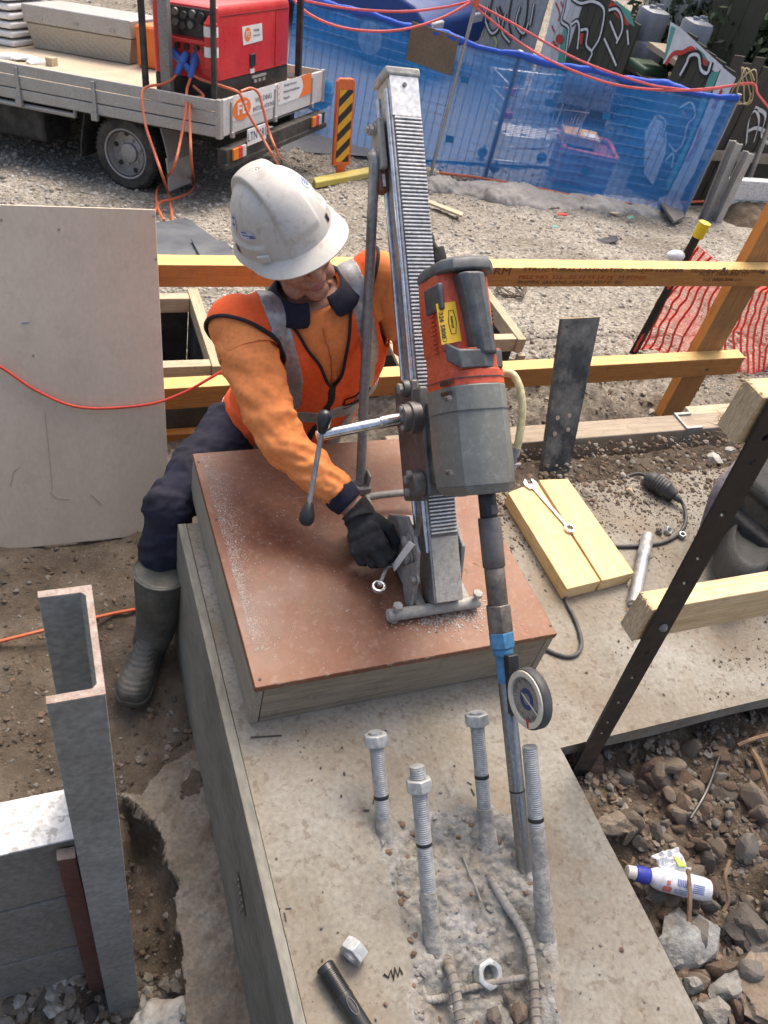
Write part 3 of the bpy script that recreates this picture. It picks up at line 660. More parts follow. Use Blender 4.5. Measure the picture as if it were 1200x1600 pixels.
# ---- bracket and back stay
nb = FN - 0.055; sa = inv(596, 190, nb)[1]; sb_ = inv(600, 268, nb)[1]
m = MB(); m.box(R(ac - hw - 0.013, (sa + sb_) / 2, nb), (0.016, sa - sb_, 0.05), RAX); m.build('stay_bracket', M_dusty, cd, bevel=0.003)
sc_ = inv(600, 300, nb)[1]
m = MB(); m.box(R(ac - hw - 0.012, (sb_ + sc_) / 2, nb - 0.008), (0.020, sb_ - sc_, 0.03), RAX); m.build('slotted_tongue', pm('brown rusted steel', [(0.13, 0.05, 0.032), (0.22, 0.095, 0.06)], rough=0.8, metal=0.2, scale=30), cd, bevel=0.002)
m = MB(); m.box(R(ac - hw - 0.012, (sb_ + sc_) / 2, nb + 0.008), (0.006, (sb_ - sc_) * 0.6, 0.004), RAX); m.build('slot', M_aluW, cd, smooth=0)
for q in [(577, 203), (578, 243)]:
    a, s = inv(*q, nb); c0 = R(ac - hw - 0.021, s, nb); m = MB()
    m.cyl(c0, c0 - V(0.004, 0, 0), 0.0155, n=18); m.hexn(c0 - V(0.004, 0, 0), -E1, 0.022, 0.011); m.cyl(c0 - V(0.014, 0, 0), c0 - V(0.022, 0, 0), 0.0065, n=12); m.build('bolt', M_dusty, cd)
sx = ac - hw - 0.030
a, s = inv(586, 262, nb); topS = R(sx, s, nb); a, s = inv(586, 235, nb); topS2 = R(sx, s, nb)
footS = P(563, 756, BH + 0.022)
m = MB(); pts = bez([topS2, topS, topS * 0.86 + footS * 0.14, topS * 0.4 + footS * 0.6, footS], 5)
m.tube(pts, [0.006, 0.009] + [0.0125] * (len(pts) - 2), 14); m.build('back_stay', M_stay, cd)
m = MB(); m.box(footS - V(0, 0.0, 0.010), (0.05, 0.045, 0.022)); m.box(footS + V(0.018, 0, 0.012), (0.006, 0.03, 0.05)); m.build('stay_foot', M_dusty, cd, bevel=0.002)
# ---- base frame
fL = P(606, 962, BH + 0.02); fR = P(748, 940, BH + 0.02); yF = (fL[1] + fR[1]) / 2; fL[1] = fR[1] = yF
m = MB(); m.cyl(fL, fR, 0.0145, n=18); m.build('front_bar', M_dustyL, cd, bevel=0.002)
yR = P(618, 790, BH + 0.02)[1]; xa = P(572, 790, BH + 0.03)[0]; xb = P(656, 790, BH + 0.03)[0]
m = MB()
for x in (fL[0] + 0.085, fR[0] - 0.035): m.box2((x - 0.012, yF + 0.005, BH + 0.006), (x + 0.012, yR - 0.05, BH + 0.032))
m.box2((fL[0] + 0.05, yR - 0.085, BH + 0.006), (fR[0] - 0.005, yR - 0.05, BH + 0.034)); m.build('base_frame', M_dusty, cd, bevel=0.003)
m = MB(); m.tube(bez([V(xa + 0.004, yR - 0.06, BH + 0.03), V(xa, yR - 0.01, BH + 0.045), V(xa + 0.012, yR + 0.012, BH + 0.05), V(xb - 0.012, yR + 0.012, BH + 0.05), V(xb, yR - 0.01, BH + 0.045), V(xb, yR - 0.06, BH + 0.03)], 5), 0.0095, 12); m.build('rear_handle', M_dusty, cd)
for x0, y0, lab in ((fL[0] + 0.018, yF, 0), (fR[0] - 0.012, yF, 1)):
    c0 = V(x0, y0, BH); m = MB(); m.cyl(c0 + V(0, 0, 0.001), c0 + V(0, 0, 0.046), 0.0055, n=12); m.hexn(c0 + V(0, 0, 0.044), (0, 0, 1), 0.021, 0.012); m.cyl(c0 + V(0, 0, 0.001), c0 + V(0, 0, 0.006), 0.012, n=14); m.build('levelling_bolt', M_dustyL, cd)
wc = P(557, 832, BH + 0.036)
m = MB(); m.lathe(wc - V(0.012, 0, 0), E1, [(0, 0.012), (0, 0.033), (0.004, 0.036), (0.02, 0.036), (0.024, 0.033), (0.024, 0.012)], 24, cap=False); m.build('wheel', M_dusty, cd)
m = MB(); m.cyl(wc, V(fL[0] + 0.09, wc[1], wc[2]), 0.008); m.build('axle', M_dusty, cd)
# pivot plates carrying the column
xp = P(650, 880, BH + 0.1)[0] - 0.012
for x in (xp, xp + 0.115):
    m = MB(); m.prism([V(x, yF + 0.012, BH + 0.012), V(x, yR - 0.09, BH + 0.018), V(x, yR - 0.10, BH + 0.10), V(x, yF + 0.16, BH + 0.175), V(x, yF + 0.07, BH + 0.15)], (0.009, 0, 0)); m.build('pivot_plate', M_dusty, cd, bevel=0.002)
for q, rr in (((640, 845), 0.013), ((641, 872), 0.014), ((652, 905), 0.010)):
    p = Px(*q, xp - 0.002); m = MB(); m.cyl(p, p - V(0.005, 0, 0), rr * 1.35, n=18); m.hexn(p - V(0.005, 0, 0), -E1, rr * 1.7, 0.012); m.build('bolt', M_dusty, cd)
m = MB(); q0 = Px(651, 836, xp - 0.02); q1 = Px(655, 806, xp - 0.02); m.cyl(q0, q1, 0.006, n=10); m.build('clamp_screw', M_gun, cd)
m = MB(); tri = [Px(640, 845, xp - 0.024), Px(649, 851, xp - 0.024), Px(617, 893, xp - 0.026), Px(614, 882, xp - 0.026)]; m.prism(tri, (-0.002, 0, 0)); m.build('angle_pointer', flat('white enamel', (0.75, 0.75, 0.73), 0.45), cd)
m = MB(); t3 = [Px(625, 885, xp - 0.012), Px(650, 878, xp - 0.012), Px(640, 955, xp - 0.012), Px(632, 940, xp - 0.012)]; m.prism(t3, (0.008, 0, 0)); m.build('gusset', M_dusty, cd, bevel=0.002)
# ---- carriage, rollers and feed handle
s1 = inv(650, 595, FN)[1]; s2 = inv(680, 780, FN)[1]
m = MB(); m.box(R(ac - hw - 0.014, (s1 + s2) / 2, FN - 0.02), (0.020, s1 - s2, 0.105), RAX); m.box(R(ac + hw + 0.012, (s1 + s2) / 2, FN - 0.02), (0.020, s1 - s2, 0.105), RAX)
m.box(R(ac, (s1 + s2) / 2 - 0.005, FN + 0.045), (hw * 2 + 0.044, s1 - s2 - 0.03, 0.05), RAX); m.build('carriage', M_gun, cd, bevel=0.006, seg=3)
m = MB(); m.box(R(-0.02, (s1 + s2) / 2 - 0.012, -0.10), (0.085, s1 - s2 - 0.09, 0.14), RAX); m.build('motor_mount', M_gun, cd, bevel=0.006)
def xcyl(name, q, n, r, length, mat, start=None, prof=None):
    a, s = inv(*q, n); c = R((ac - hw - 0.022) if start is None else start, s, n); m = MB()
    m.lathe(c, -E1, prof or [(0, r * 0.9), (0.002, r), (length - 0.003, r), (length, r * 0.92)], 28); m.build(name, mat, cd); return c
c = xcyl('roller', (634, 607), FN + 0.01, 0.019, 0.016, M_gun); m = MB(); m.hexn(c - V(0.016, 0, 0), -E1, 0.022, 0.01); m.build('bolt', M_dusty, cd)
hubc = xcyl('feed_hub', (640, 653), FN + 0.045, 0.034, 0.035, M_gun, prof=[(0, 0.036), (0.022, 0.036), (0.024, 0.031), (0.040, 0.031), (0.042, 0.026)])
for ang in (0.6, 2.7, 4.8):
    m = MB(); cc = hubc - V(0.040, 0, 0) + 0.024 * (math.cos(ang) * U + math.sin(ang) * N); m.hexn(cc, -E1, 0.011, 0.006); m.build('bolt', M_dusty, cd)
xcyl('clamp_boss', (665, 755), FN + 0.035, 0.031, 0.03, M_gun)
for q in ((650, 748), (668, 738), (650, 768)):
    a, s = inv(*q, FN + 0.035); m = MB(); m.hexn(R(ac - hw - 0.050, s, FN + 0.035 + (0.012 if q[0] > 655 else -0.006)), -E1, 0.016, 0.010); m.build('bolt', M_dusty, cd)
# feed shaft: runs out to the left of the hub
sh0 = hubc - V(0.04, 0, 0); dsh = ndepth(sh0); sh1 = D(495, 681, dsh - 0.055)
sd = nrm(sh1 - sh0)
m = MB(); m.lathe(sh0, sd, [(0, 0.0135), (0.012, 0.0135), (0.012, 0.0145), (0.05, 0.0145), (0.052, 0.0125), (np.linalg.norm(sh1 - sh0) - 0.004, 0.0125), (np.linalg.norm(sh1 - sh0), 0.011)], 24); m.build('feed_shaft', M_chrome, cd)
k0 = sh1 - sd * 0.012; kU = D(509, 640, ndepth(k0) - 0.012); kL = D(477, 822, ndepth(k0) - 0.0); kd = nrm(kL - kU)
m = MB(); m.cyl(kU + kd * 0.02, kL - kd * 0.02, 0.0058, n=12); m.build('feed_lever', M_stay, cd)
prof = [(0, 0.004), (0.003, 0.011), (0.012, 0.0165), (0.024, 0.0168), (0.038, 0.013), (0.050, 0.0085), (0.053, 0.006)]
m = MB(); m.lathe(kU, kd, prof, 20); m.build('knob', M_black, cd)
m = MB(); m.lathe(kL, -kd, prof, 20); m.build('knob', M_black, cd)
UT = nrm(U - 0.019 * E1)
# ---- motor unit
def S_(y): return inv(742 + (y - 600) * 0.095, y, 0.06)[1]
def sect(s, k=1.0, da=0.0, n0=-0.06, n1=0.0): return [RA(a * k + da, s, n * k + n1) for a, n in SEC]
SEC = [(-0.078, -0.07), (-0.088, -0.055), (-0.088, 0.035), (-0.079, 0.062), (-0.055, 0.080), (-0.030, 0.086), (0.012, 0.080), (0.036, 0.060), (0.047, 0.032), (0.047, -0.05), (0.037, -0.07)]
y0, y1, y2, y3, y4 = 772, 758, 600, 578, 404
m = MB(); m.loft([sect(S_(y0), 0.86), sect(S_(y1), 0.98), sect(S_(y1 - 40), 1.0), sect(S_(y2), 0.97)]); m.build('gear_casing', M_mgrey, cd, bevel=0.004, seg=3, smooth=25)
m = MB(); m.loft([sect(S_(y2) - 0.001, 0.955), sect(S_(y3), 0.945), sect(S_(y3) + 0.001, 0.93), sect(S_(545), 0.92)]); m.build('casing_band', M_orng, cd, bevel=0.003, smooth=25)
SEC2 = [(-0.082, -0.065), (-0.086, -0.05), (-0.086, 0.028), (-0.076, 0.045), (-0.03, 0.050), (0.018, 0.046), (0.040, 0.028), (0.044, -0.045), (0.036, -0.065)]
sec2 = lambda s, k: [RA(a * k, s, n * k) for a, n in SEC2]
m = MB(); m.loft([sec2(S_(546), 0.97), sec2(S_(500), 0.97), sec2(S_(470), 0.965), sec2(S_(430), 0.94), sec2(S_(416), 0.9)]); m.build('motor_casing', M_orng, cd, bevel=0.004, seg=3, smooth=25)
# dark moulded cap, grip and collar
cap = [(-0.080, -0.064), (-0.086, -0.03), (-0.083, 0.045), (-0.062, 0.074), (-0.02, 0.086), (0.016, 0.082), (0.038, 0.055), (0.044, 0.0), (0.038, -0.062)]
cf = lambda s, k: [RA(a * k, s, n * k) for a, n in cap]
m = MB(); m.loft([cf(S_(424), 0.93), cf(S_(422), 0.97), cf(S_(412), 0.965), cf(S_(405), 0.92), cf(S_(401), 0.80)]); m.build('end_cap', M_dgrey, cd, bevel=0.005, seg=3, smooth=30)
gr = [(-0.036, 0.03), (-0.036, 0.074), (-0.026, 0.086), (0.000, 0.089), (0.016, 0.082), (0.024, 0.065), (0.024, 0.03)]
gf = lambda s, da=0, k=1: [RA(a * k + da - 0.018, s, n) for a, n in gr]
m = MB(); m.loft([gf(S_(556), 0.016, 0.84), gf(S_(500), 0.010, 0.84), gf(S_(460), 0.006, 0.90), gf(S_(428), 0.002, 1.0)]); m.build('grip', M_dgrey, cd, bevel=0.006, seg=3, smooth=30)
m = MB(); m.loft([[RA(a, S_(y) + (0.02 if (i in (0,)) else 0), n) for i, (a, n) in enumerate([(-0.086, 0.050), (-0.070, 0.078), (-0.020, 0.084), (0.030, 0.066), (0.046, 0.030), (0.03, 0.0), (-0.03, 0.04)])] for y in (577, 548)]); m.build('collar', M_dgrey, cd, bevel=0.003, smooth=25)
m = MB(); m.box(RA(-0.083, (S_(440) + S_(482)) / 2, 0.02), (0.012, S_(440) - S_(482), 0.07), RAX); m.build('side_guard', M_dgrey, cd, bevel=0.004)
for y, k in ((589.5, 0.972), (757, 0.985), (640, 1.0)):
    s = S_(y); m = MB(); m.loft([[q + (q - R(-0.02, s, 0)) * 0.0 for q in sect(s - 0.0008, k + 0.004)], sect(s + 0.0008, k + 0.004)]); m.build('seam', M_dgrey, cd, smooth=0)
for q in ((702, 622), (786, 622), (704, 738), (790, 742)):
    a, s = inv(*q, 0.075); c = R(a, s, 0.060 if q[0] > 750 else 0.072); m = MB(); m.cyl(c - N * 0.01, c + N * 0.005, 0.0052, n=12); m.cyl(c + N * 0.0048, c + N * 0.0054, 0.0028, n=6); m.build('screw', M_gun, cd)
for i in range(9):
    m = MB(); m.box(RA(-0.0865, S_(485) - 0.009 * i, 0.008), (0.003, 0.0035, 0.020), RAX); m.build('raised_lettering', M_orng, cd, smooth=0)
for i in range(5):
    m = MB(); m.box(RA(0.0455, S_(480) - 0.008 * i, 0.0), (0.004, 0.0035, 0.035), RAX); m.build('vent_slot', M_black, cd, smooth=0)
for y in (595, 611):
    m = MB(); m.box(RA(-0.086, S_(y), 0.035), (0.006, 0.007, 0.036), RAX); m.build('vent_slot', M_black, cd, smooth=0)
# rating sticker
M_yel = flat('yellow sticker', (0.80, 0.50, 0.03), 0.45, var=0.08)
ns = 0.0485
def st(px, py, dn=0.0): a, s = inv(px, py, ns + dn); return R(a, s, ns + dn)
m = MB(); m.prism([st(681, 475), st(711, 471), st(721, 533), st(690, 539)], N * 0.0008); m.build('sticker', M_yel, cd, smooth=0)
M_pr = flat('printed dark green', (0.04, 0.07, 0.035), 0.6)
dn_ = nrm(st(690, 539) - st(681, 475)); up_ = nrm(st(711, 471) - st(681, 475))
text('sticker_print', '326 5800', M_pr, st(691, 508, 0.001), dn_, up_, 0.0135, cd, lift=0.0006)
hexp = [(697, 486), (704, 485), (712, 502), (712, 523), (706, 525), (699, 506)]
m = MB(); hp = [st(*q, 0.0014) for q in [(701, 485), (708, 484.5), (713, 502), (712.5, 521), (705.5, 521.5), (701, 504)]]; m.tube(hp + [hp[0]], 0.0007, 4); m.build('sticker_emblem', M_pr, cd)
text('sticker_print', 'auscut', M_pr, st(707, 503, 0.001), dn_, up_, 0.009, cd, lift=0.0006)
m = MB(); cc = st(695, 530, 0.0012); m.tube([cc + 0.0045 * (math.cos(t) * E1 + math.sin(t) * U) for t in np.linspace(0, 6.283, 17)], 0.0005, 4); m.build('sticker_emblem', M_pr, cd)
M_pen = flat('purple marker ink', (0.10, 0.015, 0.05), 0.6)
for pts in ([(689, 541), (697, 551), (702, 556)], [(698, 552), (706, 545), (703, 541), (714, 540)], [(702, 557), (698, 559), (700, 563), (706, 561), (704, 557)], [(701, 553), (710, 549)]):
    m = MB(); m.tube([st(*q, 0.001) for q in pts], 0.0011, 5); m.build('pen_mark', M_pen, cd)
# water hose and tap
h0 = RA(0.046, S_(585), 0.01); dh = ndepth(h0)
hp = bez([D(786, 583, dh), D(802, 586, dh - 0.01), D(813, 610, dh - 0.015), D(816, 645, dh - 0.01), D(811, 685, dh), D(805, 708, dh + 0.01)], 8)
m = MB(); m.tube(hp, 0.0082, 14); m.build('water_hose', pm('cream hose', [(0.52, 0.46, 0.24), (0.62, 0.57, 0.33)], rough=0.35, scale=20, bump=0), cd)
m = MB(); m.lathe(hp[-1], nrm(hp[-1] - hp[-2]), [(-0.012, 0.0098), (0.006, 0.0098), (0.006, 0.0075), (0.022, 0.0075), (0.022, 0.0105), (0.034, 0.0105), (0.036, 0.006)], 16)
q = hp[-1] + nrm(hp[-1] - hp[-2]) * 0.027; m.cyl(q, q + V(0.018, -0.004, 0.004), 0.004, n=8); m.cyl(q, RA(0.045, inv(800, 735, 0.0)[1], 0.0), 0.006, n=10); m.build('tap', M_dusty, cd)
# ---- spindle, adaptors, core barrel
def sy(y): return inv(752 + (y - 640) * 0.087, y, 0.0)[1]
def axc(name, ya, yb, r, mat, prof=None, n=28):
    m = MB(); c = RA(0, sy(yb), 0); L = sy(ya) - sy(yb); m.lathe(c, UT, prof or [(0, r * 0.93), (0.002, r), (L - 0.002, r), (L, r * 0.93)], n); return m.build(name, mat, cd)
axc('spindle', 760, 812, 0.0185, M_black)
a = 0.0; m = MB(); m.box(RA(0.004, sy(796), 0.0175), (0.016, 0.02, 0.004), RAX); m.build('spindle_flat', M_gun, cd, bevel=0.001)
axc('sleeve', 808, 886, 0.0235, M_gun)
axc('adaptor_shank', 886, 948, 0.0212, M_brownst)
m = MB(); m.hexn(RA(0, sy(988), 0), UT, 0.0465, sy(944) - sy(988), rot=0.2); m.build('hex_adaptor', M_brownst, cd, bevel=0.001)
m = MB(); m.hexn(RA(0, sy(1012), 0), UT, 0.0472, sy(986) - sy(1012), rot=0.2); m.build('hex_adaptor', M_bluep, cd, bevel=0.001, label='blue painted lower half of the hex adaptor')
axc('collar', 1012, 1024, 0.0215, M_bluep)
M_tube = pm('drawn steel tube', [(0.23, 0.23, 0.235), (0.34, 0.34, 0.345)], rough=0.35, metal=0.8, scale=8, stretch=(3, 1, 1), bump=0.05, bscale=100, dust=(0.36, 0.35, 0.34), dust_amt=0.3, dust_scale=8)
axc('core_barrel', 1066, 1420, 0.0166, M_tube)
axc('core_barrel', 1024, 1066, 0.0169, M_bluep, label=None) if False else None
m = MB(); c = RA(0, sy(1066), 0); L = sy(1024) - sy(1066); m.lathe(c, UT, [(0, 0.0168), (L, 0.0168)], 28); m.build('painted_barrel_end', M_bluep, cd)
axc('barrel_mark', 1233, 1238, 0.0169, M_black)
axc('barrel_crown', 1412, 1436, 0.0172, pm('brown crown', [(0.09, 0.065, 0.05), (0.17, 0.13, 0.10)], rough=0.8, metal=0.3, scale=40))

# ---- round magnetic level held on the barrel
rl = thing('round_angle_level', 'round magnetic angle dial with white rim clamped to the blue barrel end', 'level', tuple(RA(0, sy(1075), 0.05)))
axn = nrm(-0.99 * E1 + 0.07 * N); dc = RA(0.004, sy(1079), 0.083)
m = MB(); m.box(RA(0.002, sy(1066), 0.026), (0.024, sy(1020) - sy(1112), 0.022), RAX); m.build('magnet_block', M_black, rl, bevel=0.002)
m = MB(); m.lathe(dc + axn * -0.012, axn, [(0, 0.055), (0.001, 0.060), (0.003, 0.0615), (0.019, 0.0615), (0.0215, 0.060), (0.0215, 0.054), (0.002, 0.054)], 56); m.build('case', M_rubber, rl)
m = MB(); m.lathe(dc + axn * 0.0116, axn, [(-0.004, 0.046), (0, 0.046), (0.0012, 0.0465), (0.0018, 0.054), (0.001, 0.0575), (-0.003, 0.058)], 56, cap=False); m.build('rim', flat('cream rim', (0.62, 0.58, 0.48), 0.5), rl)
m = MB(); m.lathe(dc + axn * 0.006, axn, [(0, 0.0465), (0.001, 0.0465), (0.0011, 0.001)], 48); m.build('dial_face', pm('grey dial', [(0.21, 0.195, 0.175), (0.30, 0.28, 0.255)], rough=0.4, scale=30, bump=0), rl)
ta = U; tb_ = np.cross(axn, ta)
m = MB(); m.lathe(dc + axn * 0.0072, axn, [(0, 0.022), (0.0006, 0.022), (0.0007, 0.012), (0, 0.012)], 32, cap=False); m.build('dial_ring', flat('navy print', (0.03, 0.05, 0.16), 0.5), rl)
m = MB()
for i in range(36):
    t = i / 36 * 6.2832; d = math.cos(t) * ta + math.sin(t) * tb_; e = np.cross(axn, d); L = 0.008 if i % 3 == 0 else 0.004
    m.box(dc + axn * 0.0076 + d * (0.042 - L / 2), (L, 0.0009, 0.0006), [d, e, axn])
m.build('dial_scale', M_black, rl, smooth=0)
m = MB(); t = -2.2; d = math.cos(t) * ta + math.sin(t) * tb_; m.box(dc + axn * 0.0084 + d * 0.012, (0.060, 0.003, 0.001), [d, np.cross(axn, d), axn]); m.build('pointer', flat('cream', (0.66, 0.64, 0.58), 0.5), rl, smooth=0)
m = MB(); t = math.pi; d = math.cos(t + 0.1) * ta + math.sin(t + 0.1) * tb_; m.box(dc + axn * 0.0128 + d * 0.047, (0.018, 0.006, 0.002), [d, np.cross(axn, d), axn]); m.build('red_mark', flat('red paint mark', (0.5, 0.03, 0.03), 0.5), rl, smooth=0)

# ---- raked anchor bolts
M_galv = pm('galvanised thread', [(0.33, 0.35, 0.36), (0.46, 0.475, 0.48)], rough=0.5, metal=0.5, scale=25, bump=0.1, bscale=150, dust=(0.40, 0.395, 0.38), dust_amt=0.4, dust_scale=12)
M_nut = pm('galvanised nut', [(0.40, 0.42, 0.415), (0.54, 0.555, 0.55)], rough=0.45, metal=0.45, scale=30, bump=0.1, dust=(0.46, 0.46, 0.44), dust_amt=0.4, dust_scale=25)
M_crust = pm('slurry crusted steel', [(0.24, 0.23, 0.205), (0.38, 0.37, 0.345)], rough=0.9, scale=18, bump=0.9, bscale=90, bdist=0.006, dust=(0.46, 0.455, 0.43), dust_amt=0.5, dust_scale=14)
def anchor(topq, nutq, markq, baseq, zb, lab, crust_from, nut=True, endq=None):
    """topq = px of the bolt's top end, baseq = px where it enters the concrete (height zb)"""
    B0 = P(*baseq, zb); d0 = ndepth(B0)
    r = 0.0152
    def at(q):                                    # distance up the rake for a pixel row
        ts = np.linspace(-0.2, 0.8, 2001); pp = B0[:, None] + U[:, None] * ts
        v = MW.T @ (pp - CAM[:, None]); yy = 800 + F_PX * v[1] / v[2]; return ts[np.argmin(np.abs(yy - q))]
    s_top = at(topq[1]); t = thing('anchor_bolt', lab, 'bolt', tuple(B0), 'anchor bolts raking out of the footing')
    m = MB(); m.cyl(B0 - U * 0.05, B0 + U * s_top, r * 0.955, n=20)
    s = max(at(crust_from), 0.02); pt = 0.0042
    rings = []; n = 20
    while s < s_top - 0.004:                       # thread ridges
        for ds, rr in ((0, r * 0.93), (pt * 0.45, r * 1.03), (pt * 0.6, r * 1.03)):
            c = B0 + U * (s + ds); rings.append([c + rr * (math.cos(2 * math.pi * j / n) * E1 + math.sin(2 * math.pi * j / n) * N) for j in range(n)])
        s += pt
    m.loft(rings); m.build('threaded_rod', M_galv, t, smooth=50)
    m = MB(); ss = np.linspace(-0.06, at(crust_from) + 0.012, 26); rings = []
    for i, s in enumerate(ss):
        u_ = i / 25; ring = []
        for j in range(22):
            th = 2 * math.pi * j / 22; c = B0 + U * s; k = r * (1.06 + 0.30 * (1 - u_) ** 1.5) + 0.0035 * float(fbm(th * 1.3 + topq[0], s * 45, 1.0, 3)) + 0.010 * max(0, 1 - (s + 0.06) / 0.08)
            ring.append(c + max(k, r * 1.0) * (math.cos(th) * E1 + math.sin(th) * N))
        rings.append(ring)
    m.loft(rings); m.build('slurry_crust', M_crust, t, smooth=60)
    if markq:
        sm = at(markq); m = MB(); m.lathe(B0 + U * (sm - 0.003), U, [(0, r * 1.03), (0.0005, r * 1.05), (0.0065, r * 1.05), (0.007, r * 1.03)], 24); m.build('paint_mark', M_black, t)
    if nut:
        sn = at(nutq); m = MB(); m.hexn(B0 + U * (sn - 0.0125), U, 0.046, 0.025, hole=0.0150, rot=0.3); m.build('nut', M_nut, t, bevel=0.0006)
    return t
anchor((591, 1143), 1156, 1245, (602, 1312), -0.012, 'leftmost raked anchor bolt with a hex nut at its very tip', 1285)
anchor((750, 1112), 1124, 1213, (760, 1296), -0.012, 'hex nutted raked bolt standing just left of the core barrel', 1270)
anchor((650, 1197), 1226, 1318, (680, 1510), -0.045, 'front raked bolt with thread showing above its hex nut', 1400)
anchor((827, 1166), 0, 1280, (856, 1500), -0.04, 'bare raked bolt without a nut right of the core barrel', 1300, nut=False)
# loose nuts
def loose(px, py, z, axis, af, h, hole, lab, name='hex_nut', mat=None, rot=0.0, grp=None):
    c = P(px, py, z); o = thing(name, lab, 'nut', tuple(c), grp); m = MB(); m.hexn(c - nrm(axis) * h / 2, axis, af, h, hole, rot); m.build('body', mat or M_nut, o, bevel=0.0006)
    m = MB(); hh = [(-0.5, hole * 1.0), (-0.5, hole * 0.93), (0.5, hole * 0.93), (0.5, hole * 1.0)]
    rings = []
    for i in range(9):
        rr = hole * (0.92 if i % 2 else 1.01); rings.append([c + nrm(axis) * h * (i / 8 - 0.5) * 0.96 + rr * (math.cos(2 * math.pi * j / 20) * nrm(np.cross(axis, (0.3, 0.2, 0.9))) + math.sin(2 * math.pi * j / 20) * np.cross(nrm(axis), nrm(np.cross(axis, (0.3, 0.2, 0.9))))) for j in range(20)])
    m.loft(rings, cap=False); m.build('thread', mat or M_nut, o); return o
loose(553, 1486, 0.0235, (-0.82, -0.55, 0.0), 0.046, 0.026, 0.0150, 'loose galvanised hex nut standing on its flat above the black torch', rot=math.pi / 6)
loose(762, 1522, -0.028, (0.10, -0.35, 0.93), 0.050, 0.026, 0.0165, 'loose hex nut lying flat in the broken concrete pocket', rot=0.2)
loose(1030, 830, 0.007, (0.5, -0.3, 0.8), 0.020, 0.012, 0.0065, 'small dark nut left of the washer nut on the slab', mat=M_gun)
loose(1044, 829, 0.008, (0.35, -0.55, 0.75), 0.026, 0.012, 0.0085, 'small bright zinc nut in the middle of three on the slab', mat=M_nut)
loose(1066, 836, 0.009, (-0.2, -0.1, 0.97), 0.021, 0.014, 0.0065, 'small flanged nut touching the black cord on the slab', mat=M_nut)
# ---- bent reinforcing bars in the pocket
M_rust = pm('slurried rusty bar', [(0.16, 0.135, 0.105), (0.27, 0.245, 0.21)], rough=0.9, metal=0.1, scale=25, bump=0.7, bscale=90, bdist=0.004, dust=(0.36, 0.355, 0.335), dust_amt=0.9, dust_scale=6)
def rebar(pts, r, lab, grp='bent reinforcing bars in the pocket'):
    o = thing('reinforcing_bar', lab, 'steel bar', tuple(P(*pts[0][:2], pts[0][2])), grp); m = MB(); pp = bez([P(*q) for q in pts], 10)
    m.tube(pp, r, 12); L = np.cumsum([0] + [np.linalg.norm(pp[i + 1] - pp[i]) for i in range(len(pp) - 1)])
    m.build('bar', M_rust, o); m = MB(); t = 0.01
    while t < L[-1] - 0.005:
        i = int(np.searchsorted(L, t)) - 1; i = max(i, 0); c = pp[i] + (pp[i + 1] - pp[i]) * ((t - L[i]) / (L[i + 1] - L[i])); d = nrm(pp[i + 1] - pp[i])
        a = nrm(np.cross(d, (0.2, 0.3, 0.9)) ); b = np.cross(d, a)
        m.tube([c + d * (0.004 * math.sin(th)) + (r * 1.06) * (math.cos(th) * a + math.sin(th) * b) for th in np.linspace(0, 6.2832, 13)], r * 0.13, 4, cap=False); t += r * 1.5
    m.build('ribs', M_rust, o); return o
rebar([(762, 1366, -0.022), (785, 1405, -0.018), (812, 1445, -0.012), (826, 1478, 0.0), (834, 1530, 0.0), (838, 1620, -0.02)], 0.0095, 'long bent rusty bar curving down past the bare bolt')
rebar([(692, 1490, -0.055), (700, 1506, -0.015), (706, 1522, 0.0), (714, 1560, -0.005), (722, 1630, -0.03)], 0.0095, 'short hooked rusty bar beside the front raked bolt')
rebar([(714, 1549, -0.03), (765, 1536, -0.026), (822, 1527, -0.022)], 0.0060, 'thin grey tie bar crossing in front of the loose nut in the pocket')
rebar([(644, 1512, -0.03), (660, 1548, -0.025), (668, 1562, -0.028), (700, 1558, -0.03)], 0.007, 'bent grey tie bar end left of the front raked bolt')
rebar([(720, 1328, -0.02), (733, 1365, -0.018), (740, 1378, -0.014), (751, 1408, -0.012)], 0.0022, 'thin tie wire lying in the middle of the pocket')
for i, (x, y, s, c, lab) in enumerate([(717, 1308, 0.010, 0, 'single small brown stone in the middle of the pocket'), (812, 1578, 0.022, 0, 'reddest stone at the bottom of the pocket beside the bar'), (795, 1560, 0.017, 3, 'dark stone right of the loose nut in the pocket'), (770, 1590, 0.022, 3, 'lowest dark stone at the bottom of the pocket'), (884, 1578, 0.018, 0, 'brown stone at the right edge of the pocket')]):
    p = P(x, y, -0.02 if i else 0.0); m = MB(); m.rock(p, s, 700 + i, 1, rough=0.2); setp(m.build('stone', M_rock[c], smooth=0), lab, 'stone')
# ================================================================== THE WORKER
M_skin = pm('skin', [(0.40, 0.20, 0.135), (0.50, 0.275, 0.195)], rough=0.5, scale=9, bump=0.12, bscale=180, bdist=0.001, dust=(0.26, 0.13, 0.09), dust_amt=0.25, dust_scale=24)
M_shirt = pm('orange work shirt', [(0.85, 0.25, 0.065), (0.92, 0.33, 0.105)], rough=0.9, scale=5, bump=0.25, bscale=420, bdist=0.001, dust=(0.62, 0.20, 0.06), dust_amt=0.3, dust_scale=6, speck=(0.42, 0.17, 0.06), speck_amt=0.35, speck_scale=11, fine=0.1)
M_vest = pm('fluorescent orange vest', [(0.94, 0.115, 0.020), (0.98, 0.155, 0.034)], rough=0.85, scale=4, bump=0.15, bscale=500, bdist=0.001, fine=0.07, dust=(0.75, 0.11, 0.03), dust_amt=0.2)
M_tape = pm('silver reflective tape', [(0.36, 0.355, 0.355), (0.46, 0.455, 0.45)], rough=0.38, metal=0.35, scale=10, bump=0.1, bscale=300, bdist=0.001)
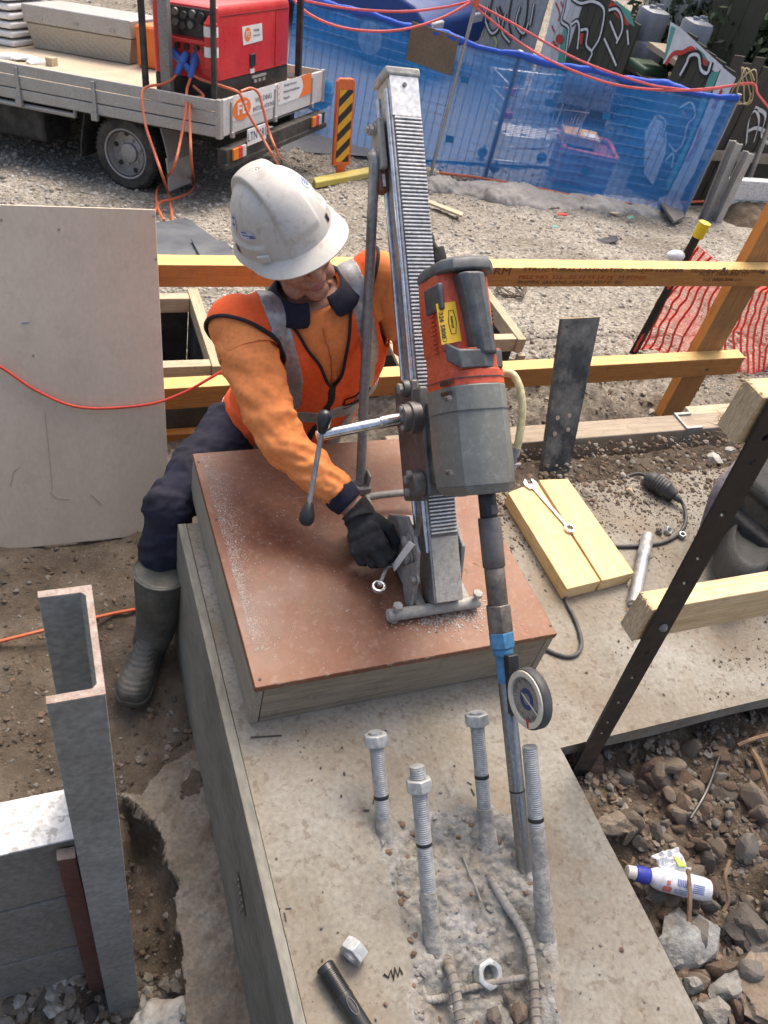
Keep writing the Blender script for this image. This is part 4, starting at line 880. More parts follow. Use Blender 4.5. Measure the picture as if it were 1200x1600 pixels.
M_navy = pm('navy cotton', [(0.006, 0.007, 0.020), (0.014, 0.016, 0.040)], rough=0.95, scale=8, bump=0.3, bscale=300, bdist=0.002, dust=(0.03, 0.03, 0.045), dust_amt=0.3, dust_scale=7)
M_glove = pm('black knit glove', [(0.010, 0.010, 0.012), (0.022, 0.022, 0.024)], rough=0.85, scale=30, bump=0.4, bscale=350, bdist=0.001, dust=(0.12, 0.12, 0.12), dust_amt=0.25, dust_scale=22)
M_boot = pm('dark green rubber boot', [(0.040, 0.046, 0.042), (0.075, 0.082, 0.076)], rough=0.55, scale=9, bump=0.1, bscale=90, dust=(0.24, 0.215, 0.18), dust_amt=0.5, dust_scale=8, bdist=0.002)
M_hat = pm('dirty white hard hat', [(0.50, 0.475, 0.43), (0.61, 0.59, 0.55)], rough=0.42, scale=5, bump=0.03, bscale=120, dust=(0.50, 0.45, 0.385), dust_amt=0.26, dust_scale=6, speck=(0.28, 0.23, 0.18), speck_amt=0.30, speck_scale=30, fine=0.06)
M_pipe = flat('black piping', (0.02, 0.016, 0.02), 0.85)
pelvis = V(0.635, 1.93, 0.0)
man = thing('person', 'kneeling worker in white hard hat and orange vest reaching over the red lidded box', 'person', tuple(pelvis - V(0, 0, 0.5)))
# head frame from what the photograph shows: peak towards us, crown tipped over to his right
_u = nrm(V(-0.285, -0.58, -0.755)); _f = V(0.21, 0.82, -0.60); Fh = MW @ nrm(_f - _u * (_f @ _u)); Uh = MW @ _u; Lh = np.cross(Uh, Fh); _y = math.radians(20); Fh, Lh = Fh * math.cos(_y) + Lh * math.sin(_y), Lh * math.cos(_y) - Fh * math.sin(_y)
Oh = D(443, 359, 1.92)
def H(l, f, u): return Oh + Lh * l + Fh * f + Uh * u
HA = [Lh, Fh, Uh]
shR, elR, wrR = V(0.450, 1.698, 0.508), V(0.505, 1.45, 0.365), P(560, 800, 0.27)
shL, elL = V(0.808, 1.748, 0.607), V(0.985, 1.64, 0.44)
gl = inv(680, 372, FN - 0.03); haL = R(ac + hw + 0.040, gl[1] - 0.035, FN - 0.085)
hipR, knR, anR = V(0.53, 1.91, 0.0), V(0.282, 1.640, -0.045), V(0.232, 1.50, -0.40)
hipL, knL, anL = V(0.73, 1.94, 0.0), V(0.80, 1.80, -0.42), V(0.79, 2.20, -0.46)
SP = [(0.0, V(0.665, 1.945, -0.06)), (0.2, V(0.685, 1.895, 0.08)), (0.4, V(0.702, 1.862, 0.21)), (0.6, V(0.697, 1.808, 0.345)), (0.78, V(0.668, 1.748, 0.466)), (0.9, V(0.642, 1.731, 0.542)), (1.0, V(0.630, 1.728, 0.588))]
def spine(t):
    ts = [a for a, _ in SP]; p = np.stack([b for _, b in SP]); return np.array([np.interp(t, ts, p[:, k]) for k in range(3)])
def lat(t): return nrm(np.array([1.0, 0.03, 0.04 + 0.30 * min(1, max(0, (t - 0.25) / 0.6))]))
HW = [(0, 0.186), (0.2, 0.186), (0.4, 0.184), (0.6, 0.186), (0.75, 0.192), (0.85, 0.188), (0.92, 0.150), (0.965, 0.105), (1.0, 0.074)]
HD = [(0, 0.128), (0.2, 0.126), (0.4, 0.130), (0.6, 0.134), (0.75, 0.126), (0.85, 0.108), (0.92, 0.092), (1.0, 0.074)]
def tsurf(u, t, k=1.0):
    c = spine(t); L = lat(t); up = nrm(spine(min(1, t + 0.03)) - spine(max(0, t - 0.03))); F = nrm(np.cross(L, up)); F = F if F[1] < 0 else -F
    hw = np.interp(t, *zip(*HW)) * k; hd = np.interp(t, *zip(*HD)) * k
    su, cu = math.sin(u), math.cos(u); pw = 0.82
    return c + L * hw * math.copysign(abs(su) ** pw, su) + F * hd * math.copysign(abs(cu) ** pw, cu)
# ---- the body, one continuous skin
b = MB()
b.loft([[tsurf(2 * math.pi * j / 28, t, 0.86) for j in range(28)] for t in np.linspace(0, 1, 16)])
ell(b, spine(0.0) - V(0, 0, 0.02), 0.15, 0.12, 0.11)
b.tube([spine(0.97), H(0, -0.035, -0.145), H(0, -0.02, -0.06)], [0.062, 0.056, 0.056], 18)
ell(b, H(0, -0.004, -0.005), 0.075, 0.095, 0.095, HA); ell(b, H(0, 0.030, -0.085), 0.060, 0.062, 0.065, HA); ell(b, H(0, 0.066, -0.142), 0.030, 0.026, 0.024, HA)
for sg in (-1, 1):
    ell(b, H(0.034 * sg, 0.066, -0.075), 0.026, 0.022, 0.026, HA); ell(b, H(0.045 * sg, 0.03, -0.125), 0.022, 0.04, 0.026, HA); ell(b, H(0.028 * sg, 0.085, -0.018), 0.030, 0.012, 0.010, HA)
    ell(b, H(0.076 * sg, -0.010, -0.055), 0.009, 0.020, 0.032, HA); ell(b, H(0.012 * sg, 0.095, -0.083), 0.010, 0.012, 0.009, HA)
b.tube([H(0, 0.084, -0.028), H(0, 0.102, -0.060), H(0, 0.114, -0.078)], [0.009, 0.0105, 0.012], 12); ell(b, H(0, 0.112, -0.081), 0.0135, 0.012, 0.0105, HA)
ell(b, H(0, 0.082, -0.108), 0.030, 0.018, 0.016, HA); ell(b, H(0, 0.0925, -0.1085), 0.024, 0.0085, 0.0055, HA); ell(b, H(0, 0.0905, -0.1185), 0.021, 0.0085, 0.0065, HA)
for a, e, w in ((shR, elR, wrR), (shL, elL, haL)): b.tube([a, a * 0.5 + e * 0.5, e, e * 0.6 + w * 0.4, w], [0.044, 0.046, 0.042, 0.040, 0.031], 16)
for a, e, w in ((hipR, knR, anR), (hipL, knL, anL)): b.tube([a, a * 0.5 + e * 0.5, e, e * 0.6 + w * 0.4, w], [0.085, 0.078, 0.060, 0.058, 0.042], 16)
remeshed('body', b, M_skin, man, 0.0045, 3)
# face details
M_lip = flat('lips', (0.36, 0.13, 0.105), 0.45); M_eye = flat('eye white', (0.7, 0.68, 0.64), 0.25); M_hair = pm('short brown hair', [(0.03, 0.018, 0.010), (0.07, 0.045, 0.028)], rough=0.7, scale=60, bump=0.8, bscale=260)
m = MB(); ell(m, H(0, 0.0955, -0.1085), 0.021, 0.007, 0.0045, HA); m.build('upper_lip', M_lip, man)
m = MB(); ell(m, H(0, 0.0930, -0.1175), 0.0185, 0.0075, 0.0050, HA); m.build('lower_lip', M_lip, man)
for sg in (-1, 1):
    m = MB(); ell(m, H(0.031 * sg, 0.078, -0.040), 0.0125, 0.012, 0.0085, HA); e = m.build('eye', M_eye, man)
    m = MB(); ell(m, H(0.031 * sg, 0.0885, -0.042), 0.005, 0.0025, 0.005, HA); m.build('iris', M_black, e)
    m = MB(); ell(m, H(0.031 * sg, 0.088, -0.022), 0.019, 0.007, 0.0045, HA); m.build('eyebrow', M_hair, man)
hb = MB(); ell(hb, H(0, -0.018, -0.010), 0.079, 0.092, 0.078, HA)
for sg in (-1, 1): ell(hb, H(0.072 * sg, 0.02, -0.040), 0.008, 0.018, 0.028, HA)
remeshed('hair', hb, M_hair, man, 0.005, 2, dispf=lambda c: 0.002 * fbm(c[:, 0] * 3 + c[:, 2], c[:, 1] - c[:, 2], 120, 3))

# ---- hard hat
_hy = math.radians(4); FT_, LT_ = Fh * math.cos(_hy) + Lh * math.sin(_hy), Lh * math.cos(_hy) - Fh * math.sin(_hy)
def HT(l, f, u): return Oh + LT_ * l + FT_ * f + Uh * u
def hat_r(ph):                                    # plan radius, ph = 0 at the peak
    return 1.0 / math.sqrt((math.cos(ph) / 0.135) ** 2 + (math.sin(ph) / 0.113) ** 2)
def hatp(ph, k, z):
    r = hat_r(ph) * k; return HT(r * math.sin(ph), r * math.cos(ph), z)
def smooth01(x): x = min(1, max(0, x)); return x * x * (3 - 2 * x)
def hat_pt(ph, th, off=0.0):
    r0 = hat_r(ph); c = math.cos(th) ** 0.80; s = math.sin(th) ** 0.95
    l, f, z = r0 * c * math.sin(ph), r0 * c * math.cos(ph), 0.150 * s
    w = 0.033 + 0.012 * (1 - s)
    band = 1 - smooth01((abs(l) - w) / 0.007)     # raised saddle running front to back
    side = smooth01((abs(l) - w - 0.004) / 0.004) * smooth01((z - 0.032 - 0.16 * max(0, abs(f) - 0.05)) / 0.008)
    front = smooth01((f + 0.13) / 0.05) * (1 - smooth01((f - 0.075) / 0.02))
    o = off + 0.0068 * band * (z > 0.03) * smooth01((z - 0.030) / 0.02) - 0.0068 * side * front
    n = nrm([l / 0.113 ** 2, f / 0.135 ** 2, z / 0.150 ** 2]); return HT(*(np.array([l, f, z]) + n * o))
PH = np.linspace(0, 2 * math.pi, 181)[:-1]; rings = []
def brim_len(ph):
    q = math.cos(ph); return 0.012 + 0.030 * smooth01((q - 0.25) / 0.75)
for k, dz, dr in ((1, -0.016, -0.0035), (1, -0.0165, 0.0), (1, -0.014, 0.001), (0.75, -0.0085, 0.0), (0.4, -0.003, 0.0), (0.12, 0.001, 0.0)):
    ring = []
    for ph in PH:
        r = hat_r(ph) + brim_len(ph) * k + dr; drop = dz * (0.75 + 0.5 * max(0, math.cos(ph))) 
        ring.append(HT(r * math.sin(ph), r * math.cos(ph), drop))
    rings.append(ring)
for th in np.linspace(0.02, math.pi / 2 - 0.012, 64): rings.append([hat_pt(ph, th) for ph in PH])
m = MB(); m.loft(rings, cap=False); m.add([hat_pt(ph, math.pi / 2 - 0.012) for ph in PH], [tuple(range(len(PH)))])
hat = m.build('hard_hat', M_hat, man, smooth=60)
hat.modifiers.new('t', 'SOLIDIFY').thickness = 0.0028
def onhat(ph, th, w, h, mat, name, off=0.0006, n=10, roll=0.0, oval=True):
    """a thin patch lying on the shell"""
    pts = [hat_pt(ph, th, off)]; 
    for j in range(24):
        t = 2 * math.pi * j / 24; a, b_ = math.cos(t), math.sin(t)
        if not oval: q = max(abs(a), abs(b_)); a, b_ = a / q, b_ / q
        x, y = a * w, b_ * h; x, y = x * math.cos(roll) - y * math.sin(roll), x * math.sin(roll) + y * math.cos(roll)
        pts.append(hat_pt(ph + x / (hat_r(ph) * math.cos(th)), th + y / 0.15, off))
    m = MB(); m.add(pts, [(0, 1 + j, 1 + (j + 1) % 24) for j in range(24)]); return m.build(name, mat, hat)
M_stk = flat('faded sticker', (0.50, 0.56, 0.66), 0.5, var=0.08); M_stp = flat('faded blue print', (0.06, 0.09, 0.26), 0.6)
for ph, th, w, h, rl_ in ((-1.72, 0.52, 0.013, 0.022, 0.1), (-1.20, 0.40, 0.026, 0.012, 0.12), (1.02, 0.72, 0.019, 0.019, 0)):
    onhat(ph, th, w, h, M_stk, 'sticker', 0.0012, roll=rl_)
for ph, th, w, h in ((-1.05, 0.41, 0.008, 0.0016), (-1.28, 0.445, 0.010, 0.0014), (-1.25, 0.40, 0.011, 0.0010), (-1.03, 0.385, 0.009, 0.0014), (-1.72, 0.60, 0.005, 0.003), (-1.70, 0.50, 0.008, 0.0012), (-1.74, 0.47, 0.008, 0.0012), (1.02, 0.78, 0.010, 0.0014), (1.02, 0.735, 0.012, 0.0012), (1.02, 0.69, 0.011, 0.0012), (1.02, 0.65, 0.008, 0.0012)):
    onhat(ph, th, w, h, M_stp, 'sticker_print', 0.0021, oval=False, roll=0.1)
for ph, th in ((-1.75, 0.10), (-1.66, 0.10), (0.62, 0.16), (1.85, 0.12)): onhat(ph, th, 0.006, 0.009, M_black, 'vent', 0.0018, oval=False)
m = MB(); c = hat_pt(-0.85, 0.09, 0.004); d = nrm(np.cross(Uh, c - Oh)); m.box(c, (0.032, 0.008, 0.018), [d, nrm(np.cross(d, Uh)), Uh]); m.build('visor_slot', M_hat, hat, bevel=0.003)

# ---- vest, shirt front, tape and zip cut from one draped cloth surface
def armframe(sh, el):
    d = nrm(el - sh); inn = nrm(spine(0.86) - sh); ax_ = nrm(d * 0.80 - inn * 0.60); return d, inn, ax_, (sh + d * 0.030 if sh is shR else sh - d * 0.012 + inn * 0.022)
cb_ = MB(); tl_s = np.linspace(0.0, 1.0, 40)
cb_.loft([[tsurf(2 * math.pi * j / 64, t, 1.0) + nrm(tsurf(2 * math.pi * j / 64, t) - spine(t)) * 0.011 for j in range(64)] for t in tl_s])
for sh, el in ((shR, elR), (shL, elL)):
    d, inn, ax_, c1 = armframe(sh, el)
    cb_.tube([sh + inn * 0.13 + V(0, 0, -0.01), sh + inn * 0.06, sh, sh + d * 0.06, sh + d * 0.13], [0.070, 0.078, 0.080, 0.081, 0.080], 28); ell(cb_, sh, 0.081, 0.081, 0.081)
tmpo = remeshed('tmp_cloth', cb_, M_vest, None, 0.0034, 9)
nv_ = len(tmpo.data.vertices); CV = np.empty(nv_ * 3); tmpo.data.vertices.foreach_get('co', CV); CV = CV.reshape(-1, 3); CN = np.empty(nv_ * 3); tmpo.data.vertices.foreach_get('normal', CN); CN = CN.reshape(-1, 3)
CQ = [tuple(p.vertices) for p in tmpo.data.polygons]; CQ = np.array([q for q in CQ if len(q) == 4]); bpy.data.objects.remove(tmpo)
tsm = np.linspace(0, 1, 201); SPm = np.array([spine(t) for t in tsm]); LTm = np.array([lat(t) for t in tsm]); UPm = np.gradient(SPm, axis=0); UPm /= np.linalg.norm(UPm, axis=1)[:, None]; FRm = np.cross(LTm, UPm); FRm *= -np.sign(FRm[:, 1:2])
def cloth_param(c):
    """height along the spine 0..1, offset to his left, offset to the front"""
    # slice planes hold the lateral axis, so the raised shoulder stays level with the lowered one
    best = np.full(len(c), 9.0); ti = np.zeros(len(c), int)
    NP_ = np.cross(LTm, FRm); NP_ *= np.sign(np.sum(NP_ * UPm, axis=1))[:, None]
    for k in range(0, 201):
        dd = np.abs((c - SPm[k]) @ NP_[k]); m_ = dd < best; best[m_] = dd[m_]; ti[m_] = k
    r = c - SPm[ti]; return tsm[ti], np.sum(r * LTm[ti], axis=1), np.sum(r * FRm[ti], axis=1)
tv_, xv_, fv_ = cloth_param(CV)
fold = 0.0065 * np.sin(xv_ * 62 + tv_ * 5 + 3 * fbm(xv_ * 5, tv_ * 3, 1.2, 3)) * np.clip(1.05 - tv_ * 1.3, 0, 1) + 0.007 * fbm(xv_ * 9 + fv_ * 4, tv_ * 5, 1.6, 5) + 0.0035 * fbm(xv_ * 22 + fv_ * 9, tv_ * 10, 1.5, 7)
CV = CV + CN * (fold * np.clip((0.985 - tv_) * 10, 0, 1))[:, None]
FC = CV[CQ].mean(axis=1); tf, xf, ff = tv_[CQ].mean(axis=1), xv_[CQ].mean(axis=1), fv_[CQ].mean(axis=1)
vl = lambda t: np.clip((t - 0.69) / 0.29, 0, 1) ** 0.9 * 0.080
frontf = ff > 0.0
nk0, nk1 = spine(0.93), H(0, -0.03, -0.12); nkd = nrm(nk1 - nk0); _r = FC - nk0; _s = _r @ nkd
drop = (tf < 0.02) | ((tf > 0.90) & (np.linalg.norm(_r - _s[:, None] * nkd, axis=1) < 0.084) & (_s > 0.02)); rims = []
for sh, el in ((shR, elR), (shL, elL)):
    d, inn, ax_, c1 = armframe(sh, el); near_ = np.linalg.norm(FC - sh, axis=1) < 0.22
    _q = FC - sh; _t = _q @ d; drop |= near_ & ((FC - c1) @ ax_ > 0) & (np.linalg.norm(_q - _t[:, None] * d, axis=1) < 0.090)
    a1 = nrm(np.cross(ax_, V(0, -0.5, 1))); b1 = np.cross(ax_, a1); _q = CV - sh; _t = _q @ d; sel = (np.linalg.norm(_q, axis=1) < 0.2) & (np.abs((CV - c1) @ ax_) < 0.004) & (np.linalg.norm(_q - _t[:, None] * d, axis=1) < 0.096); an = np.arctan2((CV[sel] - c1) @ b1, (CV[sel] - c1) @ a1); pts = CV[sel] + CN[sel] * 0.001
    bins = [pts[np.abs((an - t + math.pi) % (2 * math.pi) - math.pi) < 0.14] for t in np.linspace(-math.pi, math.pi, 61)[:-1]]; rim = [q.mean(axis=0) for q in bins if len(q)]; rims.append(rim)
inVf = frontf & (np.abs(xf) < vl(tf)) & (tf > 0.69)
zipf = frontf & (np.abs(xf) < 0.0105) & (tf <= 0.70)
tapev = (np.abs(np.abs(xf) - (0.104 + 0.010 * (1 - tf))) < 0.026) & (tf > 0.16) & ~inVf
tapeh = (tf > 0.43) & (tf < 0.515) & ~zipf; tapeh2 = (tf > 0.10) & (tf < 0.16) & ~zipf
def cut(name, sel, off, mat, thick=0.0035, label=None):
    q = CQ[sel & ~drop]; us_, invi = np.unique(q.ravel(), return_inverse=True); w = CV[us_] + CN[us_] * off; Mi = np.array(rootm(man).inverted()); w = w @ Mi[:3, :3].T + Mi[:3, 3]
    o = arrmesh(name, w, invi.reshape(-1, 4), mat, man, None, True); md = o.modifiers.new('s', 'SMOOTH'); md.iterations = 6; md.factor = 0.5; md = o.modifiers.new('t', 'SOLIDIFY'); md.thickness = thick; md.offset = -1; return o
_keep = drop; drop = np.zeros_like(drop) | ((tf > 0.90) & (np.linalg.norm(_r - _s[:, None] * nkd, axis=1) < 0.076) & (_s > 0.02))
for sh, el in ((shR, elR), (shL, elL)): drop |= ((FC - sh) @ nrm(el - sh) > 0.075) & (np.linalg.norm(FC - sh, axis=1) < 0.2) & (np.linalg.norm((FC - sh) - ((FC - sh) @ nrm(el - sh))[:, None] * nrm(el - sh), axis=1) < 0.09)
cut('shirt', tf > 0.45, -0.0065, M_shirt, 0.003); drop = _keep
vest = cut('vest', ~inVf, 0.0, M_vest)
cut('reflective_tape', tapev & (xf < 0), 0.0020, M_tape); cut('reflective_tape', tapev & (xf > 0), 0.0020, M_tape)
cut('reflective_tape', tapeh, 0.0026, M_tape); cut('reflective_tape', tapeh2, 0.0020, M_tape)
cut('zip', zipf, 0.0035, M_pipe)
for sg in (-1, 1):
    pth = []
    for t in np.linspace(0.695, 0.985, 40):
        q = frontf & (np.abs(tf - t) < 0.012) & (np.abs(xf - sg * vl(tf)) < 0.006)
        if q.any(): pth.append(FC[q].mean(axis=0) + CN[CQ[q][:, 0]].mean(axis=0) * 0.002)
    pth = [np.mean(pth[max(0, k - 2):k + 3], axis=0) for k in range(len(pth))]
    m = MB(); m.tube(pth, 0.0042, 8); m.build('neck_binding', M_pipe, man)
for rim in rims:
    rim = [np.mean([rim[(k + j) % len(rim)] for j in (-1, 0, 1)], axis=0) for k in range(len(rim))]
    m = MB(); m.tube(rim + rim[:2], 0.0046, 8, cap=False); m.build('armhole_binding', M_pipe, man)
def vat(x, t, off=0.003):
    k = np.argmin((xf - x) ** 2 + (0.6 * (tf - t)) ** 2 + np.where(frontf, 0, 9)); n_ = CN[CQ[k][0]]; return FC[k] + n_ * off
m = MB(); m.tube([vat(-0.004, t, -0.004) for t in np.linspace(0.72, 0.92, 14)], 0.0016, 6); m.build('placket_seam', flat('dark stitched seam', (0.52, 0.15, 0.035), 0.9), man)  # placket seam drawn in a darker orange
for t in (0.75, 0.81, 0.87):
    c = vat(0.004, t, -0.004); m = MB(); m.cyl(c, c + V(0, -0.002, 0.002), 0.0042, n=12); m.build('button', flat('shirt button', (0.55, 0.26, 0.12), 0.4), man)
# collar
def collar_ring(du, up, k):
    out = []
    for a in np.linspace(0.30, 2 * math.pi - 0.30, 40):
        p = tsurf(a, 0.985, k); out.append(p + nrm(H(0, -0.03, -0.1) - spine(0.97)) * up)
    return out
cb = MB()
for seg in (1,):
    r1 = [tsurf(a, 0.975, 0.95) for a in np.linspace(0.22, 6.0632, 48)]; upd = nrm(spine(1.0) - spine(0.95)) * 0.6 + nrm(H(0, -0.03, -0.1) - spine(0.97)) * 0.4
    r2 = [tsurf(a, 1.0, 0.98) + upd * 0.030 for a in np.linspace(0.25, 6.0332, 48)]; r3 = [tsurf(a, 1.0, 1.06) + upd * 0.028 for a in np.linspace(0.22, 6.0632, 48)]
    r4 = []
    for a in np.linspace(0.16, 6.1232, 48):
        fr = max(0, math.cos(a)) ** 2.0; p = tsurf(a, 0.972 - 0.022 * fr, 1.0); c = spine(0.955); r4.append(p + nrm(p - c) * (0.018 + 0.004 * fr) + nrm(spine(1.0) - spine(0.95)) * 0.004)
    cb.loft([r1, r2, r3, r4], cap=False, closed=False)
o = cb.build('collar', M_navy, man, smooth=80, subsurf=1); o.modifiers.new('t', 'SOLIDIFY').thickness = 0.003
# vest emblem
M_vpr = flat('black vest print', (0.035, 0.012, 0.012), 0.8)
eu = [(0.050, 0.555), (0.050, 0.522), (0.085, 0.505), (0.128, 0.522), (0.128, 0.555), (0.085, 0.585)]
m = MB(); pts = []
for a, b_ in zip(eu, eu[1:] + eu[:1]): pts += [vat(a[0] + (b_[0] - a[0]) * k / 6, a[1] + (b_[1] - a[1]) * k / 6) for k in range(6)]
m.tube(pts + [pts[0]], 0.0022, 5); m.build('vest_emblem', M_vpr, vest)
text('vest_print', 'auscut', M_vpr, vat(0.088, 0.540, 0.005), vat(0.12, 0.540) - vat(0.055, 0.540), vat(0.088, 0.58) - vat(0.088, 0.50), 0.020, vest, lift=0.001)
m = MB(); m.tube([vat(u, 0.495, 0.004) for u in np.linspace(0.055, 0.125, 10)], 0.0010, 4); m.build('vest_print', M_vpr, vest)
# ---- sleeves
def limb(path, radii, nr=40, ns=120, wr=0.005, seed=0, el_s=None, flat_=1.0):
    pp = bez(path, 14); L = np.cumsum([0] + [np.linalg.norm(pp[i + 1] - pp[i]) for i in range(len(pp) - 1)]); tot = L[-1]; Lc = np.array(L) / tot; pa = np.stack(pp); rings = []
    a = None
    for i in range(ns):
        s = i / (ns - 1); c = np.array([np.interp(s, Lc, pa[:, k]) for k in range(3)]); c2 = np.array([np.interp(min(1, s + 0.02), Lc, pa[:, k]) for k in range(3)]); c1 = np.array([np.interp(max(0, s - 0.02), Lc, pa[:, k]) for k in range(3)])
        t = nrm(c2 - c1)
        if a is None: a = nrm(np.cross(t, V(0.3, 0.2, 1)))
        a = nrm(a - t * (a @ t)); b_ = np.cross(t, a); r = np.interp(s, *zip(*radii)); ring = []
        for j in range(nr):
            th = 2 * math.pi * j / nr
            x1 = math.cos(th); y1 = math.sin(th)
            w = wr * 1.5 * float(fbm(x1 * 1.1 + seed + s * 3, y1 * 1.1 + s * 8.0, 1.6, seed)) + wr * 0.9 * math.sin(s * tot * 75 + 2.5 * x1 + 3 * float(fbm(x1, y1 + s * 4, 1.3, seed + 3))) * (0.25 + math.exp(-((s - (el_s or 0.5)) / 0.16) ** 2) + 0.6 * math.exp(-((s - 0.93) / 0.07) ** 2))
            w += wr * 1.5 * ((1 - abs(float(fbm(x1 * 1.2 + seed + 7, y1 * 1.2 + s * 5.5 + x1 * 0.8, 1.5, seed + 5)))) ** 4 - 0.5)
            ring.append(c + (r + w) * (math.cos(th) * a + math.sin(th) * b_ * flat_))
        rings.append(ring)
    return rings
mA = nrm(elR - shR)
cuffp = wrR + nrm(elR - wrR) * 0.062
rg = limb([shR + mA * 0.005 + V(0.01, 0, 0.0), shR + mA * 0.04, elR * 0.5 + shR * 0.5, elR, elR * 0.45 + cuffp * 0.55, cuffp], [(0, 0.060), (0.08, 0.0735), (0.16, 0.0735), (0.35, 0.067), (0.58, 0.058), (0.8, 0.051), (0.93, 0.047), (1.0, 0.040)], wr=0.0042, seed=2, el_s=0.56)
m = MB(); m.loft(rg); sl = m.build('sleeve', M_shirt, man, smooth=80, subsurf=1)
fa = nrm(wrR - elR)
m = MB(); m.loft([[c for c in ring] for ring in limb([cuffp - fa * 0.008, cuffp + fa * 0.012, cuffp + fa * 0.034], [(0, 0.041), (0.3, 0.0425), (0.8, 0.0405), (1, 0.038)], ns=10, wr=0.001, seed=4)]); m.build('cuff', M_navy, man, smooth=80)
cuffL = haL + nrm(elL - haL) * 0.07
mL = nrm(elL - shL)
rg = limb([shL + mL * 0.005, shL + mL * 0.04, elL * 0.5 + shL * 0.5, elL + V(0.0, -0.01, -0.01), elL * 0.45 + cuffL * 0.55, cuffL], [(0, 0.055), (0.10, 0.076), (0.35, 0.076), (0.58, 0.070), (0.8, 0.058), (1.0, 0.045)], wr=0.0055, seed=9, el_s=0.55)
m = MB(); m.loft(rg); m.build('sleeve', M_shirt, man, smooth=80, subsurf=1)
# ---- trousers
tr = MB(); ell(tr, spine(0.02) - V(0, 0, 0.03), 0.175, 0.140, 0.12)
tr.tube([hipR, hipR * 0.5 + knR * 0.5, knR, knR * 0.6 + anR * 0.4, anR * 0.75 + knR * 0.25], [0.106, 0.093, 0.074, 0.071, 0.058], 22)
ell(tr, knR, 0.074, 0.077, 0.077)
tr.tube([hipL, hipL * 0.5 + knL * 0.5, knL, knL * 0.5 + anL * 0.5, anL], [0.11, 0.10, 0.085, 0.075, 0.055], 20); ell(tr, knL, 0.084, 0.084, 0.084)
def tdisp(c):
    s = c @ nrm(knR - hipR); return 0.007 * fbm(c[:, 0] + c[:, 2] * 0.6, c[:, 1] - c[:, 2], 14, 4) + 0.007 * ((1 - np.abs(fbm(c[:, 0] - c[:, 2] * 0.5, c[:, 1] + c[:, 2], 10, 9))) ** 4 - 0.4) + 0.0035 * np.sin(s * 90 + 4 * fbm(c[:, 0], c[:, 2] + c[:, 1], 9, 2)) * np.exp(-((c[:, 2] + 0.07) / 0.16) ** 2)
remeshed('trousers', tr, M_navy, man, 0.0065, 4, dispf=tdisp)
# ---- boots
def boot(toe, heel, anklec, topc, lab=None):
    d = nrm((toe - heel) * V(1, 1, 0)); s = np.cross(V(0, 0, 1), d); L = np.linalg.norm(toe - heel); z0 = heel[2]; m = MB()
    prof = [(0.0, 0.030, 0.060), (0.10, 0.040, 0.075), (0.30, 0.040, 0.080), (0.5, 0.041, 0.068), (0.70, 0.050, 0.050), (0.86, 0.049, 0.045), (0.95, 0.040, 0.036), (1.0, 0.024, 0.024)]
    rings = []
    for f, w, h in prof:
        c = heel + d * L * f + V(0, 0, 0.018); ring = []
        for j in range(20):
            t = 2 * math.pi * j / 20; x = math.cos(t); y = math.sin(t); ring.append(c + s * w * math.copysign(abs(x) ** 0.75, x) + V(0, 0, 1) * (h if y > 0 else 0.012) * y * 1.0)
        rings.append(ring)
    m.loft(rings)
    m.tube([heel + d * L * 0.24 + V(0, 0, 0.03), anklec, anklec * 0.5 + topc * 0.5, topc], [0.052, 0.056, 0.066, 0.074], 24)
    ax = nrm(topc - anklec)
    def rib(c):
        z = c[:, 2] - z0; f = (c - heel) @ d / L
        arc = z - 0.9 * np.clip(f - 0.25, 0, 1) * 0.12
        return 0.0034 * np.sin(arc * 520) * np.exp(-((z - 0.115) / 0.055) ** 2) * np.clip((f - 0.12) * 6, 0, 1) + 0.0022 * np.sin((z) * 900) * np.exp(-((z - 0.27) / 0.012) ** 2)
    o = remeshed('boot', m, M_boot, man, 0.0042, 4, dispf=rib, label=lab)
    m = MB(); m.loft([[p * V(1, 1, 0) + V(0, 0, z0 + zz) + (p - c0) * V(1, 1, 0) * kk for p, c0 in [(q, heel + d * L * f) for q, f in outl]] for zz, kk in ((-0.012, 0.0), (0.012, 0.035), (0.016, 0.0))]) if False else None
    out = []
    for f, w in ((0, 0.022), (0.03, 0.034), (0.12, 0.042), (0.3, 0.043), (0.5, 0.044), (0.7, 0.053), (0.86, 0.052), (0.95, 0.043), (1.0, 0.026)): out.append((f, w))
    poly = [heel + d * L * f * 1.01 + s * w for f, w in out] + [heel + d * L * f * 1.01 - s * w for f, w in out[::-1]]
    m = MB(); m.prism([p - V(0, 0, 0.010) for p in poly], (0, 0, 0.024)); m.build('sole', M_boot, o, bevel=0.004)
    m = MB(); tl = []
    for k in range(33):
        t = 2 * math.pi * k / 32; a = nrm(np.cross(ax, V(1, 0, 0.1))); b_ = np.cross(ax, a); tl.append(topc - ax * 0.004 + 0.0745 * (math.cos(t) * a + math.sin(t) * b_))
    m.tube(tl, 0.004, 8, cap=False); m.build('top_band', M_boot, o)
gzr = -0.485
boot(P(201, 1101, gzr), V(0.238, 1.548, gzr), V(0.230, 1.50, gzr + 0.10), P(252, 892, -0.165), None)
boot(V(0.79, 2.08, -0.51), V(0.78, 2.33, -0.53), V(0.785, 2.27, -0.47), V(0.79, 2.02, -0.42), None)
